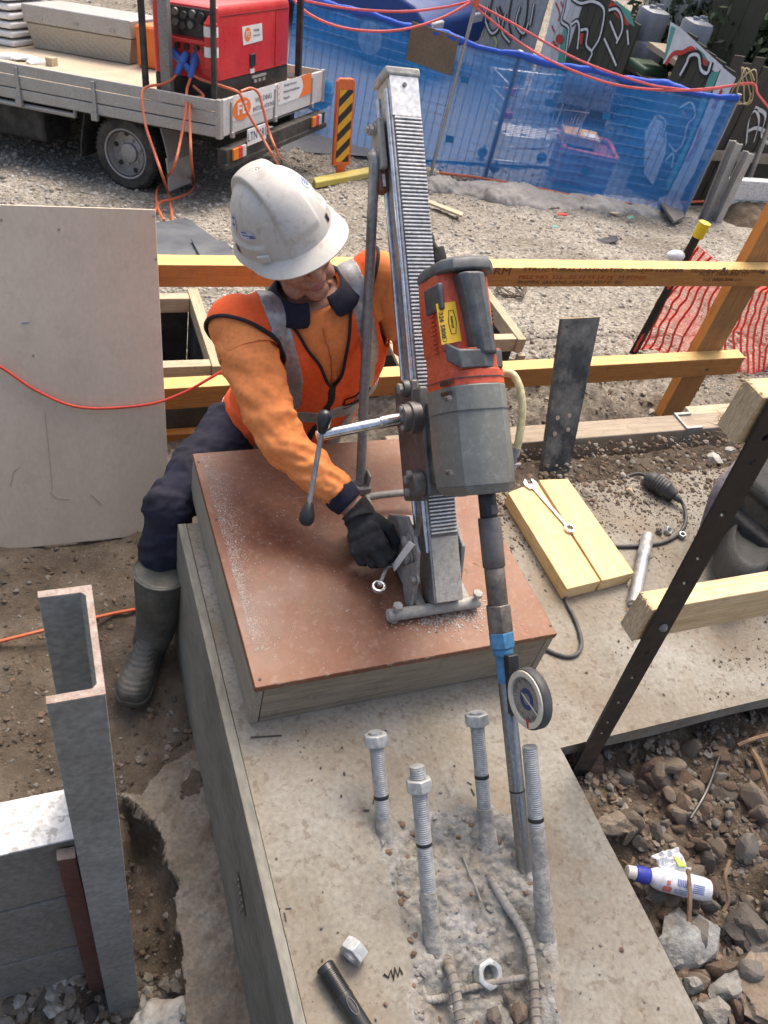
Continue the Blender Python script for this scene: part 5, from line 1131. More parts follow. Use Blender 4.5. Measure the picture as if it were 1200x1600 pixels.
# ---- gloves
def capsule(mb, pts, rs, n=12):
    mb.tube(pts, rs, n); 
    for p, r in zip(pts, rs): ell(mb, p, r, r, r)
spA = Px(641, 868, xp - 0.016); spB = P(592, 917, BH + 0.050)
def glove(W, dirv, backv, sidev, wrist_to, label=None, curl=1.0, K=1.0):
    """W wrist, dirv towards the knuckles, backv out of the back of the hand, sidev towards the thumb"""
    d = nrm(dirv); bk = nrm(backv - d * (backv @ d)); sd_ = nrm(np.cross(d, bk)); sd_ = sd_ if sd_ @ sidev > 0 else -sd_
    q = lambda a, s, h: (d * a + sd_ * s + bk * h) + W
    m = MB()
    m.tube([W + nrm(wrist_to) * 0.016, W + nrm(wrist_to) * 0.008, W, q(0.02, 0, 0)], [0.036, 0.0345, 0.033, 0.036], 18)
    for a, w, h in ((0.022, 0.034, 0.021), (0.048, 0.041, 0.021), (0.074, 0.043, 0.020)): ell(m, q(a, 0.0, 0.0), 0.028, w, h, [d, sd_, bk])
    for i, (s, l, r) in enumerate(((0.033, 0.92, 0.0108), (0.0115, 1.0, 0.0112), (-0.0105, 0.94, 0.0108), (-0.031, 0.78, 0.0098))):
        k0 = q(0.092 - 0.006 * abs(i - 1), s, 0.004); k1 = k0 + d * 0.026 * l - bk * 0.024 * l * curl; k2 = k1 - d * 0.004 * l - bk * 0.026 * l; k3 = k2 - d * 0.022 * l - bk * 0.004
        capsule(m, [q(0.065, s * 0.95, 0.0), k0, k1, k2, k3], [r * 0.95, r * 1.08, r, r * 0.96, r * 0.88])
    capsule(m, [q(0.030, 0.030, -0.006), q(0.052, 0.047, -0.020), q(0.078, 0.044, -0.038), q(0.094, 0.026, -0.050)], [0.016, 0.0145, 0.0125, 0.0108])
    m.v = [tuple(W + (np.array(p) - W) * K) for p in m.v]
    return remeshed('glove', m, M_glove, man, 0.0026, 3, label=label, dispf=lambda c: 0.0008 * fbm(c[:, 0] + c[:, 2], c[:, 1], 60, 2))
W = wrR; kn = P(590, 906, BH + 0.060)
glove(W, kn - W, MW @ V(-0.55, -0.35, -1.0), nrm(spA - spB), elR - W, K=1.14)
glove(haL, U * 0.9 - E1 * 0.35, E1 + N * 0.2, N, elL - haL)
# ================================================================== TIMBER, RAILS AND SITE CLUTTER
M_pineX = wood('fresh sawn pine X', (0.60, 0.40, 0.185), (0.76, 0.58, 0.34), 'X', 0.7, rings=7, dirt=(0.42, 0.30, 0.17), dirt_amt=0.35)
M_pineY = wood('fresh sawn pine Y', (0.62, 0.41, 0.18), (0.76, 0.56, 0.30), 'Y', 0.7, rings=7, dirt=(0.46, 0.32, 0.17), dirt_amt=0.35)
M_pineE = pm('sawn end grain', [(0.46, 0.35, 0.21), (0.60, 0.48, 0.32)], rough=0.9, scale=9, stretch=(1, 3, 1), bump=0.5, bscale=160, bdist=0.002)
M_lvlX = wood('laminated veneer timber X', (0.38, 0.145, 0.030), (0.53, 0.235, 0.055), 'X', 0.65, rings=9, dirt=(0.26, 0.17, 0.10), dirt_amt=0.3)
M_lvlT = wood('lit laminated top edge', (0.62, 0.36, 0.10), (0.73, 0.48, 0.18), 'X', 0.65, rings=9)  # light falling on the rail tops, put into a paler timber colour
M_lvlZ = wood('laminated veneer timber Z', (0.33, 0.15, 0.05), (0.48, 0.24, 0.085), 'Z', 0.7, rings=9, dirt=(0.2, 0.13, 0.08), dirt_amt=0.35)
M_lvlO = wood('orange stained edge', (0.58, 0.20, 0.035), (0.72, 0.30, 0.07), 'Z', 0.65, rings=9)
M_oldT = wood('old dusty timber', (0.24, 0.19, 0.135), (0.40, 0.33, 0.25), 'X', 0.9, rings=8, dirt=(0.30, 0.26, 0.2), dirt_amt=0.5)
M_oldTY = wood('old dusty timber Y', (0.36, 0.28, 0.17), (0.52, 0.43, 0.29), 'Y', 0.85, rings=8, dirt=(0.34, 0.28, 0.2), dirt_amt=0.4)
M_oldTX = wood('pale formwork timber X', (0.40, 0.32, 0.21), (0.56, 0.47, 0.33), 'X', 0.85, rings=8, dirt=(0.34, 0.28, 0.2), dirt_amt=0.4)
M_steelg = pm('dull galvanised steel', [(0.27, 0.285, 0.275), (0.36, 0.375, 0.365)], rough=0.55, metal=0.35, scale=7, bump=0.06, bscale=60, dust=(0.29, 0.29, 0.27), dust_amt=0.3, dust_scale=8)
M_steelend = pm('rusty sawn steel edge', [(0.26, 0.17, 0.13), (0.44, 0.36, 0.31)], rough=0.75, metal=0.2, scale=40, bump=0.4, bscale=120, dust=(0.5, 0.47, 0.44), dust_amt=0.5, dust_scale=30)
M_redox = pm('red oxide steel', [(0.10, 0.035, 0.026), (0.17, 0.065, 0.048)], rough=0.8, scale=14, bump=0.3, bscale=80, dust=(0.2, 0.13, 0.1), dust_amt=0.4)
M_precast = pm('grey precast concrete', [(0.185, 0.172, 0.152), (0.255, 0.24, 0.217)], rough=0.88, scale=7, bump=0.15, bscale=130, dust=(0.20, 0.16, 0.12), dust_amt=0.35, dust_scale=5, bdist=0.002)
M_white = pm('white cast concrete top', [(0.70, 0.70, 0.68), (0.80, 0.80, 0.785)], rough=0.8, scale=9, bump=0.08, bscale=120, dust=(0.58, 0.565, 0.53), dust_amt=0.3, speck=(0.22, 0.22, 0.2), speck_amt=0.6, speck_scale=40)
M_sheet = pm('pale plywood sheet', [(0.50, 0.44, 0.335), (0.575, 0.51, 0.40), (0.63, 0.565, 0.455)], rough=0.75, scale=2.2, stretch=(1, 1, 0.4), bump=0.05, bscale=80, dust=(0.42, 0.35, 0.26), dust_amt=0.35, dust_scale=1.6, speck=(0.34, 0.27, 0.19), speck_amt=0.15, speck_scale=18, fine=0.06)
M_redcord = flat('red cord', (0.66, 0.075, 0.045), 0.45)
M_orcord = flat('orange cord', (0.60, 0.14, 0.055), 0.5, dust=(0.42, 0.24, 0.16), dust_amt=0.3)
M_blackply = pm('black film faced ply', [(0.018, 0.018, 0.02), (0.035, 0.035, 0.038)], rough=0.45, scale=5, bump=0.05, dust=(0.16, 0.15, 0.14), dust_amt=0.3)

# ---- plywood sheet leaning on the rails
b0 = P(268, 832, -0.52); pw, ph_, pdy = 1.25, 1.055, 0.405
upP = nrm(V(0.0, pdy, math.sqrt(ph_ ** 2 - pdy ** 2))); nP = np.cross(V(1, 0, 0), upP)        # nP faces the viewer
ps = thing('plywood_sheet', 'large pale plywood sheet leaning upright at the left edge of the picture', 'plywood', tuple(b0 - V(pw / 2, 0, 0)))
m = MB(); m.box(b0 - V(pw / 2, 0, 0) + upP * ph_ / 2 - nP * 0.009, (pw, ph_, 0.017), [V(1, 0, 0), upP, nP]); m.build('sheet', M_sheet, ps, bevel=0.0015)
def onP(x, y, off=0.0):
    r = ray(x, y); t = ((b0 - CAM) @ nP + off) / (r @ nP); return CAM + r * t
M_pmark = flat('grey smear', (0.36, 0.32, 0.26), 0.9); M_bmark = flat('blue pencil', (0.10, 0.17, 0.27), 0.9)
for pts, r, mt in (([(34, 505), (46, 504)], 0.0012, M_bmark), ([(142, 772), (152, 781), (160, 788)], 0.0012, M_pmark), ([(78, 769), (90, 779), (110, 780)], 0.0009, M_pmark), ([(70, 640), (76, 700), (82, 765)], 0.0007, M_pmark), ([(16, 760), (21, 738), (30, 730)], 0.0009, M_pmark)):
    m = MB(); m.tube([onP(x, y, 0.0003) for x, y in pts], r, 5); m.build('scuff', mt, ps)
for q in ((2, 344), (92, 359), (240, 338), (243, 405), (52, 556)):
    m = MB(); c = onP(*q, 0.0); m.cyl(c - nP * 0.001, c + nP * 0.0006, 0.004, n=9); m.build('scuff', M_steelend, ps)
m = MB(); pp = bez([onP(-60, 545, 0.03), onP(0, 573, 0.016), onP(60, 612, 0.012), onP(130, 637, 0.012), onP(230, 632, 0.012), onP(290, 612, 0.03), onP(352, 578, 0.06), onP(395, 566, 0.03)], 10)
m.tube(pp, 0.0048, 10); setp(m.build('extension_lead', M_redcord), 'red extension cord sagging across the face of the plywood sheet', 'cord')

# ---- guard rail of laminated timber
RY = 2.35
zt = (Py(300, 425, RY)[2] + Py(998, 413, RY)[2]) / 2; zb = (Py(300, 457, RY)[2] + Py(998, 441, RY)[2]) / 2; RD = 0.062
gr_ = thing('guard_rail', 'orange laminated timber guard rail behind the worker with stamped top rail', 'guard rail', (1.5, RY, -0.6))
xl = 0.02; xr = 3.6
def lvl(name, x0, x1, z0, z1, tilt0=0.0, tilt1=0.0, parent=None):
    m = MB(); m.prism([V(x0, RY, z0 + tilt0), V(x1, RY, z0 + tilt1), V(x1, RY, z1 + tilt1 - 0.001), V(x0, RY, z1 + tilt0 - 0.001)], (0, RD, 0)); o = m.build(name, M_lvlX, parent, bevel=0.002)
    m = MB(); m.prism([V(x0, RY - 0.0005, z1 + tilt0), V(x1, RY - 0.0005, z1 + tilt1), V(x1, RY + RD + 0.0005, z1 + tilt1), V(x0, RY + RD + 0.0005, z1 + tilt0)], (0, 0, 0.0025)); m.build('lit_top_edge', M_lvlT, o, bevel=0.001)
    return o
tz0, tz1 = Py(300, 425, RY)[2] - zt, Py(998, 413, RY)[2] - zt
tr_ = lvl('top_rail', xl, xr, zb, zt, parent=gr_)
zt2 = Py(300, 606, RY)[2]; zb2 = Py(300, 635, RY)[2]; zt3 = Py(1000, 568, RY)[2]; zb3 = Py(1000, 596, RY)[2]
x2r = Py(1163, 562, RY)[0]; x3 = Py(300, 606, RY)[0]; x4 = Py(1000, 568, RY)[0]; sl_ = (zt3 - zt2) / (x4 - x3); zA = (zt2 + zt3) / 2; hA = ((zt2 - zb2) + (zt3 - zb3)) / 2; xm = (x3 + x4) / 2
lvl('mid_rail', xl, x2r, zA - hA, zA, sl_ * (xl - xm), sl_ * (x2r - xm), parent=gr_)
pf = Py(1011, 690, RY + RD + 0.002); pxw = 0.145
m = MB(); m.box2((pf[0] + 0.003, RY + RD + 0.003, -0.85), (pf[0] + pxw, RY + RD + 0.05, 0.62)); po = m.build('post', M_lvlZ, gr_, bevel=0.002)
m = MB(); m.box2((pf[0], RY + RD + 0.0025, -0.85), (pf[0] + 0.003, RY + RD + 0.0505, 0.62)); m.build('stained_edge', M_lvlO, po)
m = MB(); m.box2((0.10, RY + RD + 0.003, -0.85), (0.19, RY + RD + 0.05, 0.36)); m.build('post', M_lvlZ, gr_, bevel=0.002)
M_stamp = flat('stamped black ink', (0.12, 0.055, 0.025), 0.8)
def stamp(s, x, y, h, col=M_stamp, sx=1.0, shear=0):
    p = Py(x, y, RY); text('stamp', s, col, p, V(1, 0, 0), V(0, 0, 1), h, gr_, depth=0.0003, align='LEFT', sx=sx, lift=0.0008)
stamp('FORM', 745, 424, 0.042, sx=1.25); stamp('STRUCTURAL LAMINATED VENEER LUMBER   TECHNICAL ENQUIRIES', 817, 421, 0.022, sx=1.7)
M_stamp2 = flat('stamped red ink', (0.36, 0.055, 0.02), 0.8)
stamp('MILL NO. 515   02 12 13 14 29   M BOND', 810, 433, 0.021, M_stamp2, 1.55); stamp('AUST 1800-808-131', 1092, 428, 0.021, sx=1.5)
stamp('E16MPA  JAS-ANZ   AS/NZS 4357.0   E01', 808, 441, 0.019, sx=1.45); stamp('NZ 0800-808-131', 1098, 437, 0.019, sx=1.5)
for q, ry in (((1193, 426), RY), ((1105, 577), RY), ((1131, 420), RY)):
    m = MB(); c = Py(*q, ry); m.cyl(c, c - V(0, 0.003, 0), 0.008, n=12); m.build('nail', M_gun, gr_)
M_knot = flat('timber knot', (0.20, 0.085, 0.025), 0.7)
r_ = np.random.default_rng(91)
for k in range(15):
    x = r_.uniform(0.4, 3.4); up_ = k % 2; z = (zb + (zt - zb) * r_.random()) if up_ else (zA - hA * r_.random() + sl_ * (x - xm) * 0.7)
    if not up_ and x > x2r - 0.1: continue
    c = V(x, RY - 0.0003, z); m = MB(); w_k, h_k = r_.uniform(0.004, 0.012), r_.uniform(0.0015, 0.004); m.prism([c + V(w_k * math.cos(t), 0, h_k * math.sin(t)) for t in np.linspace(0, 6.283, 13)[:-1]], (0, -0.0006, 0)); m.build('knot', M_knot, gr_, smooth=0)
# ---- timber edge behind the slab, black plank, fresh blocks, spanner
sa_ = P(935, 711, 0.0); ys_ = 1.735
m = MB(); m.box2((0.98, ys_, -0.09), (P(1150, 689, 0.0)[0] + 0.05, ys_ + 0.085, 0.012)); o = thing('edge_timber', 'long weathered timber holding soil along the back of the slab', 'timber', (1.7, ys_, -0.09)); m.build('beam', M_oldT, o, bevel=0.004)
M_bplank = pm('black painted plank', [(0.016, 0.019, 0.021), (0.045, 0.05, 0.052)], rough=0.6, scale=10, stretch=(1, 1, 0.5), bump=0.2, dust=(0.25, 0.25, 0.225), dust_amt=0.75, dust_scale=9)
f0, f1 = P(845, 748, -0.02), P(888, 748, -0.02); f0[1] = f1[1] = 1.60; f0 = Py(845, 752, 1.60); f1 = Py(887, 748, 1.60)
t0_, t1_ = Py(879, 499, 1.86), Py(938, 496, 1.86)
bpk = thing('black_plank', 'scuffed black plank leaning upright against the lower guard rail', 'plank', tuple(f0))
nb_ = nrm(np.cross(f1 - f0, t0_ - f0)); nb_ = nb_ if nb_[1] < 0 else -nb_
m = MB(); m.prism([f0, f1, t1_, t0_], -nb_ * 0.018); m.build('board', M_bplank, bpk, bevel=0.001)
M_edgew = flat('bare plank edge', (0.42, 0.30, 0.17), 0.8)
m = MB(); m.prism([t0_ + (t0_ - f0) * 0.001, t1_ + (t1_ - f1) * 0.001, t1_ - nb_ * 0.018 + (t1_ - f1) * 0.001, t0_ - nb_ * 0.018 + (t0_ - f0) * 0.001], nrm(t0_ - f0) * 0.0012); m.build('bare_end', M_edgew, bpk)
for u_, v_ in ((0.28, 0.30), (0.75, 0.32), (0.3, 0.40), (0.72, 0.41), (0.78, 0.06 + 0.9), (0.2, 0.955)):
    c = f0 + (f1 - f0) * u_ + (t0_ - f0) * v_; m = MB(); m.cyl(c - nb_ * 0.001, c + nb_ * 0.0012, 0.0075 if v_ < 0.5 else 0.004, n=12); m.build('screw_hole', M_steelend if v_ < 0.5 else M_dark, bpk)
def beam(name, lab, cat, corners, h, mat, endmat=None, z0=0.001, group=None, bevel=0.002):
    """a squared timber lying on its base outline (corners in order)"""
    o = thing(name, lab, cat, tuple(np.mean(corners, axis=0)), group); m = MB(); m.prism([V(c[0], c[1], z0) for c in corners], (0, 0, h)); m.build('timber', mat, o, bevel=bevel); return o
hB = 0.045
def top4(qs, z): return [P(x, y, z) for x, y in qs]
beam('timber_block', 'fresh pine block under the spanner, the left of the pair', 'timber', top4([(794, 770), (838, 752), (938, 908), (886, 921)], hB), hB, M_pineY, group='pair of fresh pine blocks')
beam('timber_block', 'fresh pine block beside the spanner, the right of the pair', 'timber', top4([(842, 750), (887, 748), (991, 895), (941, 908)], hB), hB, M_pineY, group='pair of fresh pine blocks')
def spanner(A, B, up, w, lab, open_end=True, ring=True, r_ring=0.0165, mat=M_chrome):
    """combination spanner from the open end A to the ring end B"""
    d = nrm(B - A); s = nrm(np.cross(up, d)); n_ = np.cross(d, s); L = np.linalg.norm(B - A); o = thing('spanner', lab, 'spanner', tuple(A))
    m = MB(); rg = []
    for f, ww, tt_ in ((0.05, 0.9, 0.0035), (0.12, 0.55, 0.0028), (0.5, 0.5, 0.0026), (0.86, 0.52, 0.0030), (0.95, 0.7, 0.0038)):
        c = A + d * L * f; rg.append([c + s * w * x + n_ * tt_ * y for x, y in ((-1 * ww, -0.6), (-0.7 * ww, -1), (0.7 * ww, -1), (ww, -0.6), (ww, 0.6), (0.7 * ww, 1), (-0.7 * ww, 1), (-ww, 0.6))])
    m.loft(rg); m.build('shank', mat, o, bevel=0.0005)
    m = MB(); rr = r_ring; prof = []
    c = B; rings = []
    for h, q in ((-0.0055, 0.64), (-0.0062, 0.8), (-0.005, 1.0), (0.005, 1.0), (0.0062, 0.8), (0.0055, 0.64), (-0.0055, 0.64)):
        rings.append([c + n_ * h + rr * (q + (0.03 if q < 0.7 and j % 2 else 0)) * (math.cos(2 * math.pi * j / 24) * d + math.sin(2 * math.pi * j / 24) * s) for j in range(24)])
    m.loft(rings, cap=False); m.build('ring_end', mat, o)
    m = MB(); R_ = w * 2.1; prof = [(-0.9, -0.5), (-0.25, -1.0), (0.4, -0.98), (1.05, -0.52), (0.9, -0.36), (0.05, -0.44), (-0.12, 0), (0.05, 0.44), (0.9, 0.36), (1.05, 0.52), (0.4, 0.98), (-0.25, 1.0), (-0.9, 0.5)]
    ca, sa = math.cos(0.26), math.sin(0.26)
    m.prism([A + (-d) * R_ * (x * ca - y * sa) + s * R_ * (x * sa + y * ca) - n_ * 0.0034 for x, y in prof], n_ * 0.0068); m.build('open_end', mat, o, bevel=0.0008)
    return o
M_brightst = pm('satin chrome', [(0.70, 0.70, 0.70), (0.80, 0.80, 0.80)], rough=0.28, metal=0.85, scale=12, bump=0)
spanner(P(829, 757, hB + 0.005), P(890, 826, hB + 0.006), V(0, 0, 1), 0.0105, 'long chrome spanner lying diagonally on the fresh pine blocks', mat=M_brightst)
spanner(P(607, 878, BH + 0.055), spB, nrm(MW @ V(0.1, -0.6, -0.8)), 0.0085, 'chrome spanner gripped in the black gloved right hand', mat=M_brightst)
# ---- power cord with its inline plug on the slab
pc = thing('power_cord', 'black power cord with moulded inline plug lying on the slab', 'cord', tuple(P(1035, 765, 0)))
c0, c1 = P(1014, 747, 0.03), P(1058, 778, 0.026); pd = nrm(c1 - c0); L = np.linalg.norm(c1 - c0)
m = MB(); m.lathe(c0, pd, [(-0.012, 0.014), (0, 0.024), (L * 0.15, 0.029), (L * 0.62, 0.030), (L * 0.66, 0.026), (L * 0.9, 0.019), (L * 0.93, 0.013), (L * 1.0, 0.0125), (L * 1.12, 0.009)], 24); m.build('plug', M_rubber, pc)
m = MB()
for f in (0.18, 0.27, 0.36, 0.45, 0.54): m.lathe(c0 + pd * L * f, pd, [(-0.003, 0.0295), (0, 0.0315), (0.003, 0.0295)], 24)
m.build('grip_ribs', M_rubber, pc); m = MB(); s_ = nrm(np.cross(pd, (0, 0, 1))); m.box(c0 + pd * L * 0.4 - s_ * 0.024 + V(0, 0, 0.012), (0.05, 0.006, 0.018), [pd, s_, V(0, 0, 1)]); m.build('switch', M_gun, pc, bevel=0.002)
m = MB(); pp = bez([c1 + pd * 0.01, P(1068, 790, 0.016), P(1072, 810, 0.007), P(1064, 830, 0.006), P(1040, 846, 0.006), P(1000, 853, 0.006), P(950, 854, 0.006), P(920, 856, 0.006), P(890, 880, 0.006), P(882, 915, 0.006), P(885, 940, 0.006), P(897, 965, 0.006), P(906, 990, 0.006), P(908, 1010, 0.006), P(900, 1023, 0.006), P(884, 1026, 0.006), P(862, 1019, 0.006), P(842, 1008, 0.006)], 8)
m.tube(pp, 0.0058, 10); m.build('cord', M_rubber, pc)
m = MB(); m.tube(bez([c0 - pd * 0.005, P(1003, 741, 0.014), P(990, 741, 0.006), P(965, 750, -0.01)], 6), 0.0058, 10); m.build('cord', M_rubber, pc)
o = thing('steel_rod', 'scratched grey threaded steel rod lying on the slab beside the pine blocks', 'steel rod', tuple(P(1005, 880, 0)))
a_, b_ = P(1012, 838, 0.020), P(990, 945, 0.020); d = nrm(b_ - a_); m = MB(); m.lathe(a_, d, [(-0.004, 0.012), (0, 0.0185), (0.02, 0.0195), (0.07, 0.0185), (0.073, 0.0205), (0.10, 0.0205), (0.103, 0.0185), (np.linalg.norm(b_ - a_), 0.0185)], 22)
m.build('rod', pm('scratched zinc', [(0.26, 0.265, 0.275), (0.42, 0.425, 0.43)], rough=0.5, metal=0.5, scale=40, bump=0.2, dust=(0.5, 0.49, 0.47), dust_amt=0.5, dust_scale=30), o)
m = MB(); m.rock(P(983, 766, 0.012), 0.016, 901, 1, sq=(1, 1, 0.9)); setp(m.build('wood_chip', M_pineE, smooth=0), 'small square pine offcut beside the inline plug on the slab', 'wood chip')
m = MB(); m.rock(P(1115, 717, 0.015), 0.030, 902, 1, sq=(1.2, 1, 0.6)); setp(m.build('stone', M_gravel[0], smooth=0), 'pale flat stone on soil behind the right end of the slab', 'stone')
for i, (x, y, s, lab) in enumerate([(1100, 719, 0.006, 'tiny chip left of the pale flat stone behind the slab'), (1140, 703, 0.02, 'white crumpled scrap at the right end of the edge timber'), (974, 742, 0.014, 'small white stone left of the inline plug')]):
    m = MB(); m.rock(P(x, y, 0.012), s, 910 + i, 1); setp(m.build('stone', M_gravel[0], smooth=0), lab, 'stone')
# ---- pit edge barrier: slotted black post with two fresh pine rails
by0 = 0.676
pb = thing('edge_barrier', 'black slotted steel post carrying two fresh pine rails at the pit edge', 'barrier', (1.05, 0.66, -0.15))
def brail(q_tl, q_bl, x1):
    tl, bl = Py(*q_tl, by0), Py(*q_bl, by0); x0 = (tl[0] + bl[0]) / 2; m = MB(); m.box2((x0 + 0.002, by0, bl[2]), (x1, by0 + 0.045, tl[2])); o = m.build('rail', M_pineX, pb, bevel=0.002)
    m = MB(); m.box2((x0, by0 + 0.0006, bl[2] + 0.0006), (x0 + 0.002, by0 + 0.0444, tl[2] - 0.0006)); m.build('end_grain', M_pineE, o)
    m = MB(); r_ = np.random.default_rng(int(q_tl[0]))
    for k in range(34):
        a = r_.random(); c = V(x0, by0 + (0.0455 if a < 0.55 else 0.045 * r_.random()), bl[2] + (tl[2] - bl[2]) * (r_.random() if a < 0.55 else (0 if r_.random() < 0.6 else 1)))
        dd = V(-0.5 - r_.random(), r_.normal() * 0.9 + 0.3, r_.normal() * 0.9); m.tube([c + V(0.006, 0, 0), c + nrm(dd) * (0.006 + 0.016 * r_.random() ** 2)], [0.0009, 0.0002], 4)
    m.build('splinters', M_pineX, o, kind='stuff'); return x0, bl[2], tl[2]
brail((1019, 954), (987, 1002), 2.3); brail((1192, 622), (1148, 694), 1.9)
bf, bt = Py(905, 1208, 0.668), Py(1196, 679, 0.668)
ax_ = nrm(bt - bf); sd_ = V(1, 0, 0) - ax_ * ax_[0]; sd_ = nrm(sd_); nn = np.cross(ax_, sd_); Lb = np.linalg.norm(bt - bf) + 0.25; bw = 0.0285
bf = bf - ax_ * 0.06
hole_px = [(1185, 718), (1139, 799), (1099, 868), (1076, 907), (1011, 1018), (987, 1057), (965, 1096), (945, 1128)]
hs = []
for q in hole_px: p = Py(*q, 0.668); hs.append(float((p - bf) @ ax_))
hs = sorted(hs + [min(hs) - 0.05, max(hs) + 0.05, max(hs) + 0.1]); hs = [h for i, h in enumerate(hs) if i == 0 or h - hs[i - 1] > 0.03]
m = MB(); hr = 0.0062
def fp(a, s, n): return bf + ax_ * a + sd_ * s + nn * n
th_ = 0.0055; prev = 0.0
for h in hs:
    a0, a1 = h - 0.009, h + 0.009
    if a0 > prev: m.box(fp((prev + a0) / 2, 0, 0), (a0 - prev, 2 * bw, th_), [ax_, sd_, nn])
    out = []; sq = []
    for j in range(16):
        f = (j % 4) / 4; c_ = [(1, 1), (-1, 1), (-1, -1), (1, -1)]; p_, q_ = c_[j // 4], c_[(j // 4 + 1) % 4]; x, y = (p_[0] + (q_[0] - p_[0]) * f) * 0.009, (p_[1] + (q_[1] - p_[1]) * f) * bw
        sq.append((h + x, y)); k = math.hypot(x / 0.009, y / bw); out.append((h + hr * x / 0.009 / k, hr * y / bw / k))
    ring = lambda pts, n: [fp(a, s, n) for a, s in pts]
    m.loft([ring(out, th_ / 2), ring(sq, th_ / 2), ring(sq, -th_ / 2), ring(out, -th_ / 2), ring(out, th_ / 2)], cap=False)
    prev = a1
m.box(fp((prev + Lb) / 2, 0, 0), (Lb - prev, 2 * bw, th_), [ax_, sd_, nn])
m.box(fp(Lb / 2, 0.0, (1 if nn[1] > 0 else -1) * 0.012) + sd_ * 0.026, (Lb, 0.004, 0.022), [ax_, sd_, nn])
m.build('post', flat('black bitumen paint', (0.012, 0.012, 0.013), 0.45, var=0.25, scale=25, dust=(0.06, 0.055, 0.05), dust_amt=0.25), pb, smooth=0)
m = MB(); c = Py(1036, 980, 0.664); m.cyl(c + V(0, 0.01, 0), c - V(0, 0.004, 0), 0.0085, n=14); m.lathe(c - V(0, 0.003, 0), (0, -1, 0), [(0, 0.006), (0.004, 0.0055), (0.006, 0.003)], 14); m.build('bolt', M_dusty, pb)
# ---- canvas tool bag behind the post
M_bagk = pm('khaki canvas', [(0.05, 0.048, 0.038), (0.095, 0.09, 0.072)], rough=0.95, scale=10, bump=0.5, bscale=240, dust=(0.2, 0.18, 0.15), dust_amt=0.3)
M_bagp = pm('mauve grey webbing', [(0.13, 0.115, 0.13), (0.21, 0.19, 0.205)], rough=0.9, scale=14, bump=0.5, bscale=260)
M_bagd = pm('black canvas', [(0.018, 0.02, 0.02), (0.04, 0.042, 0.042)], rough=0.8, scale=12, bump=0.4, bscale=200, dust=(0.12, 0.12, 0.11), dust_amt=0.4)
bg0 = P(1180, 850, 0.0); bag = thing('tool_bag', 'open khaki and black canvas tool bag partly hidden by the slotted post', 'bag', tuple(bg0))
bx_ = nrm(P(1200, 800, 0) - P(1120, 840, 0)); by_ = np.cross(V(0, 0, 1), bx_); bc = P(1210, 850, 0.0) + by_ * 0.02
def rbox(name, c, d, mat, lev=2):
    m = MB(); d = np.array(d) / 2; rings = []
    for z, k in ((-1, 0.86), (-0.9, 0.98), (-0.3, 1.02), (0.3, 1.0), (0.88, 0.95), (1, 0.82)):
        rings.append([c + bx_ * d[0] * k * x + by_ * d[1] * k * y + V(0, 0, d[2] * z + 0.006 * float(fbm(x * 3 + z, y * 3, 1.3, 4))) for x, y in ((-1, -0.86), (-0.86, -1), (0, -1.03), (0.86, -1), (1, -0.86), (1, 0), (1, 0.86), (0.86, 1), (0, 1.03), (-0.86, 1), (-1, 0.86), (-1.03, 0))])
    m.loft(rings); return m.build(name, mat, bag, smooth=35, subsurf=lev)
rbox('body', bc + V(0, 0, 0.115), (0.40, 0.30, 0.22), M_bagk); rbox('top_flap', bc + V(0, 0, 0.235) + bx_ * 0.01, (0.415, 0.315, 0.05), M_bagd)
rbox('side_pocket', bc - bx_ * 0.215 + V(0, 0, 0.085), (0.06, 0.22, 0.15), M_bagd)
for k in (-0.09, 0.09): m = MB(); m.box(bc - by_ * 0.160 + bx_ * k + V(0, 0, 0.13), (0.028, 0.006, 0.24), [bx_, by_, V(0, 0, 1)]); m.build('webbing', M_bagp, bag, bevel=0.002)
m = MB(); zr = 0.16
rim_ = [P(1140 + 62 * (1 + math.cos(t)) * 0.5 + 8, 840 + 42 * math.sin(t), 0.15 + 0.03 * math.sin(t)) for t in np.linspace(0, 6.283, 25)[:-1]]
cc_ = np.mean(rim_, axis=0)
m.loft([[cc_ + (p - cc_) * k + V(0, 0, dz) for p in rim_] for k, dz in ((1.28, -0.10), (1.24, -0.03), (1.14, 0.0), (1.0, 0.004), (0.9, -0.01), (0.5, -0.022))], cap=True); m.build('pocket', M_bagd, bag, smooth=70)
m = MB(); pp = bez([P(1180, 705, 0.26), P(1150, 735, 0.25), P(1125, 765, 0.22), P(1112, 800, 0.15), P(1103, 835, 0.08), P(1106, 858, 0.03)], 8)
rgs = []
for i, p in enumerate(pp):
    t = nrm(pp[min(i + 1, len(pp) - 1)] - pp[max(i - 1, 0)]); s_ = nrm(np.cross(t, V(-0.3, -0.7, 0.6))); n_ = np.cross(s_, t); rgs.append([p + s_ * 0.022 * a + n_ * 0.005 * b for a, b in ((-1, -1), (1, -1), (1, 1), (-1, 1))])
m.loft(rgs); m.build('strap', M_bagp, bag, smooth=60, bevel=0.002)
m = MB(); pp = bez([P(1205, 690, 0.28), P(1180, 720, 0.25), P(1150, 742, 0.22), P(1130, 748, 0.2)], 6); m.tube(pp, [0.02] * (len(pp) - 3) + [0.018, 0.014, 0.008], 12); m.build('strap', M_bagp, bag)
m = MB(); m.box(P(1150, 745, 0.235), (0.06, 0.05, 0.02)); m.build('buckle', M_bagd, bag, bevel=0.006)
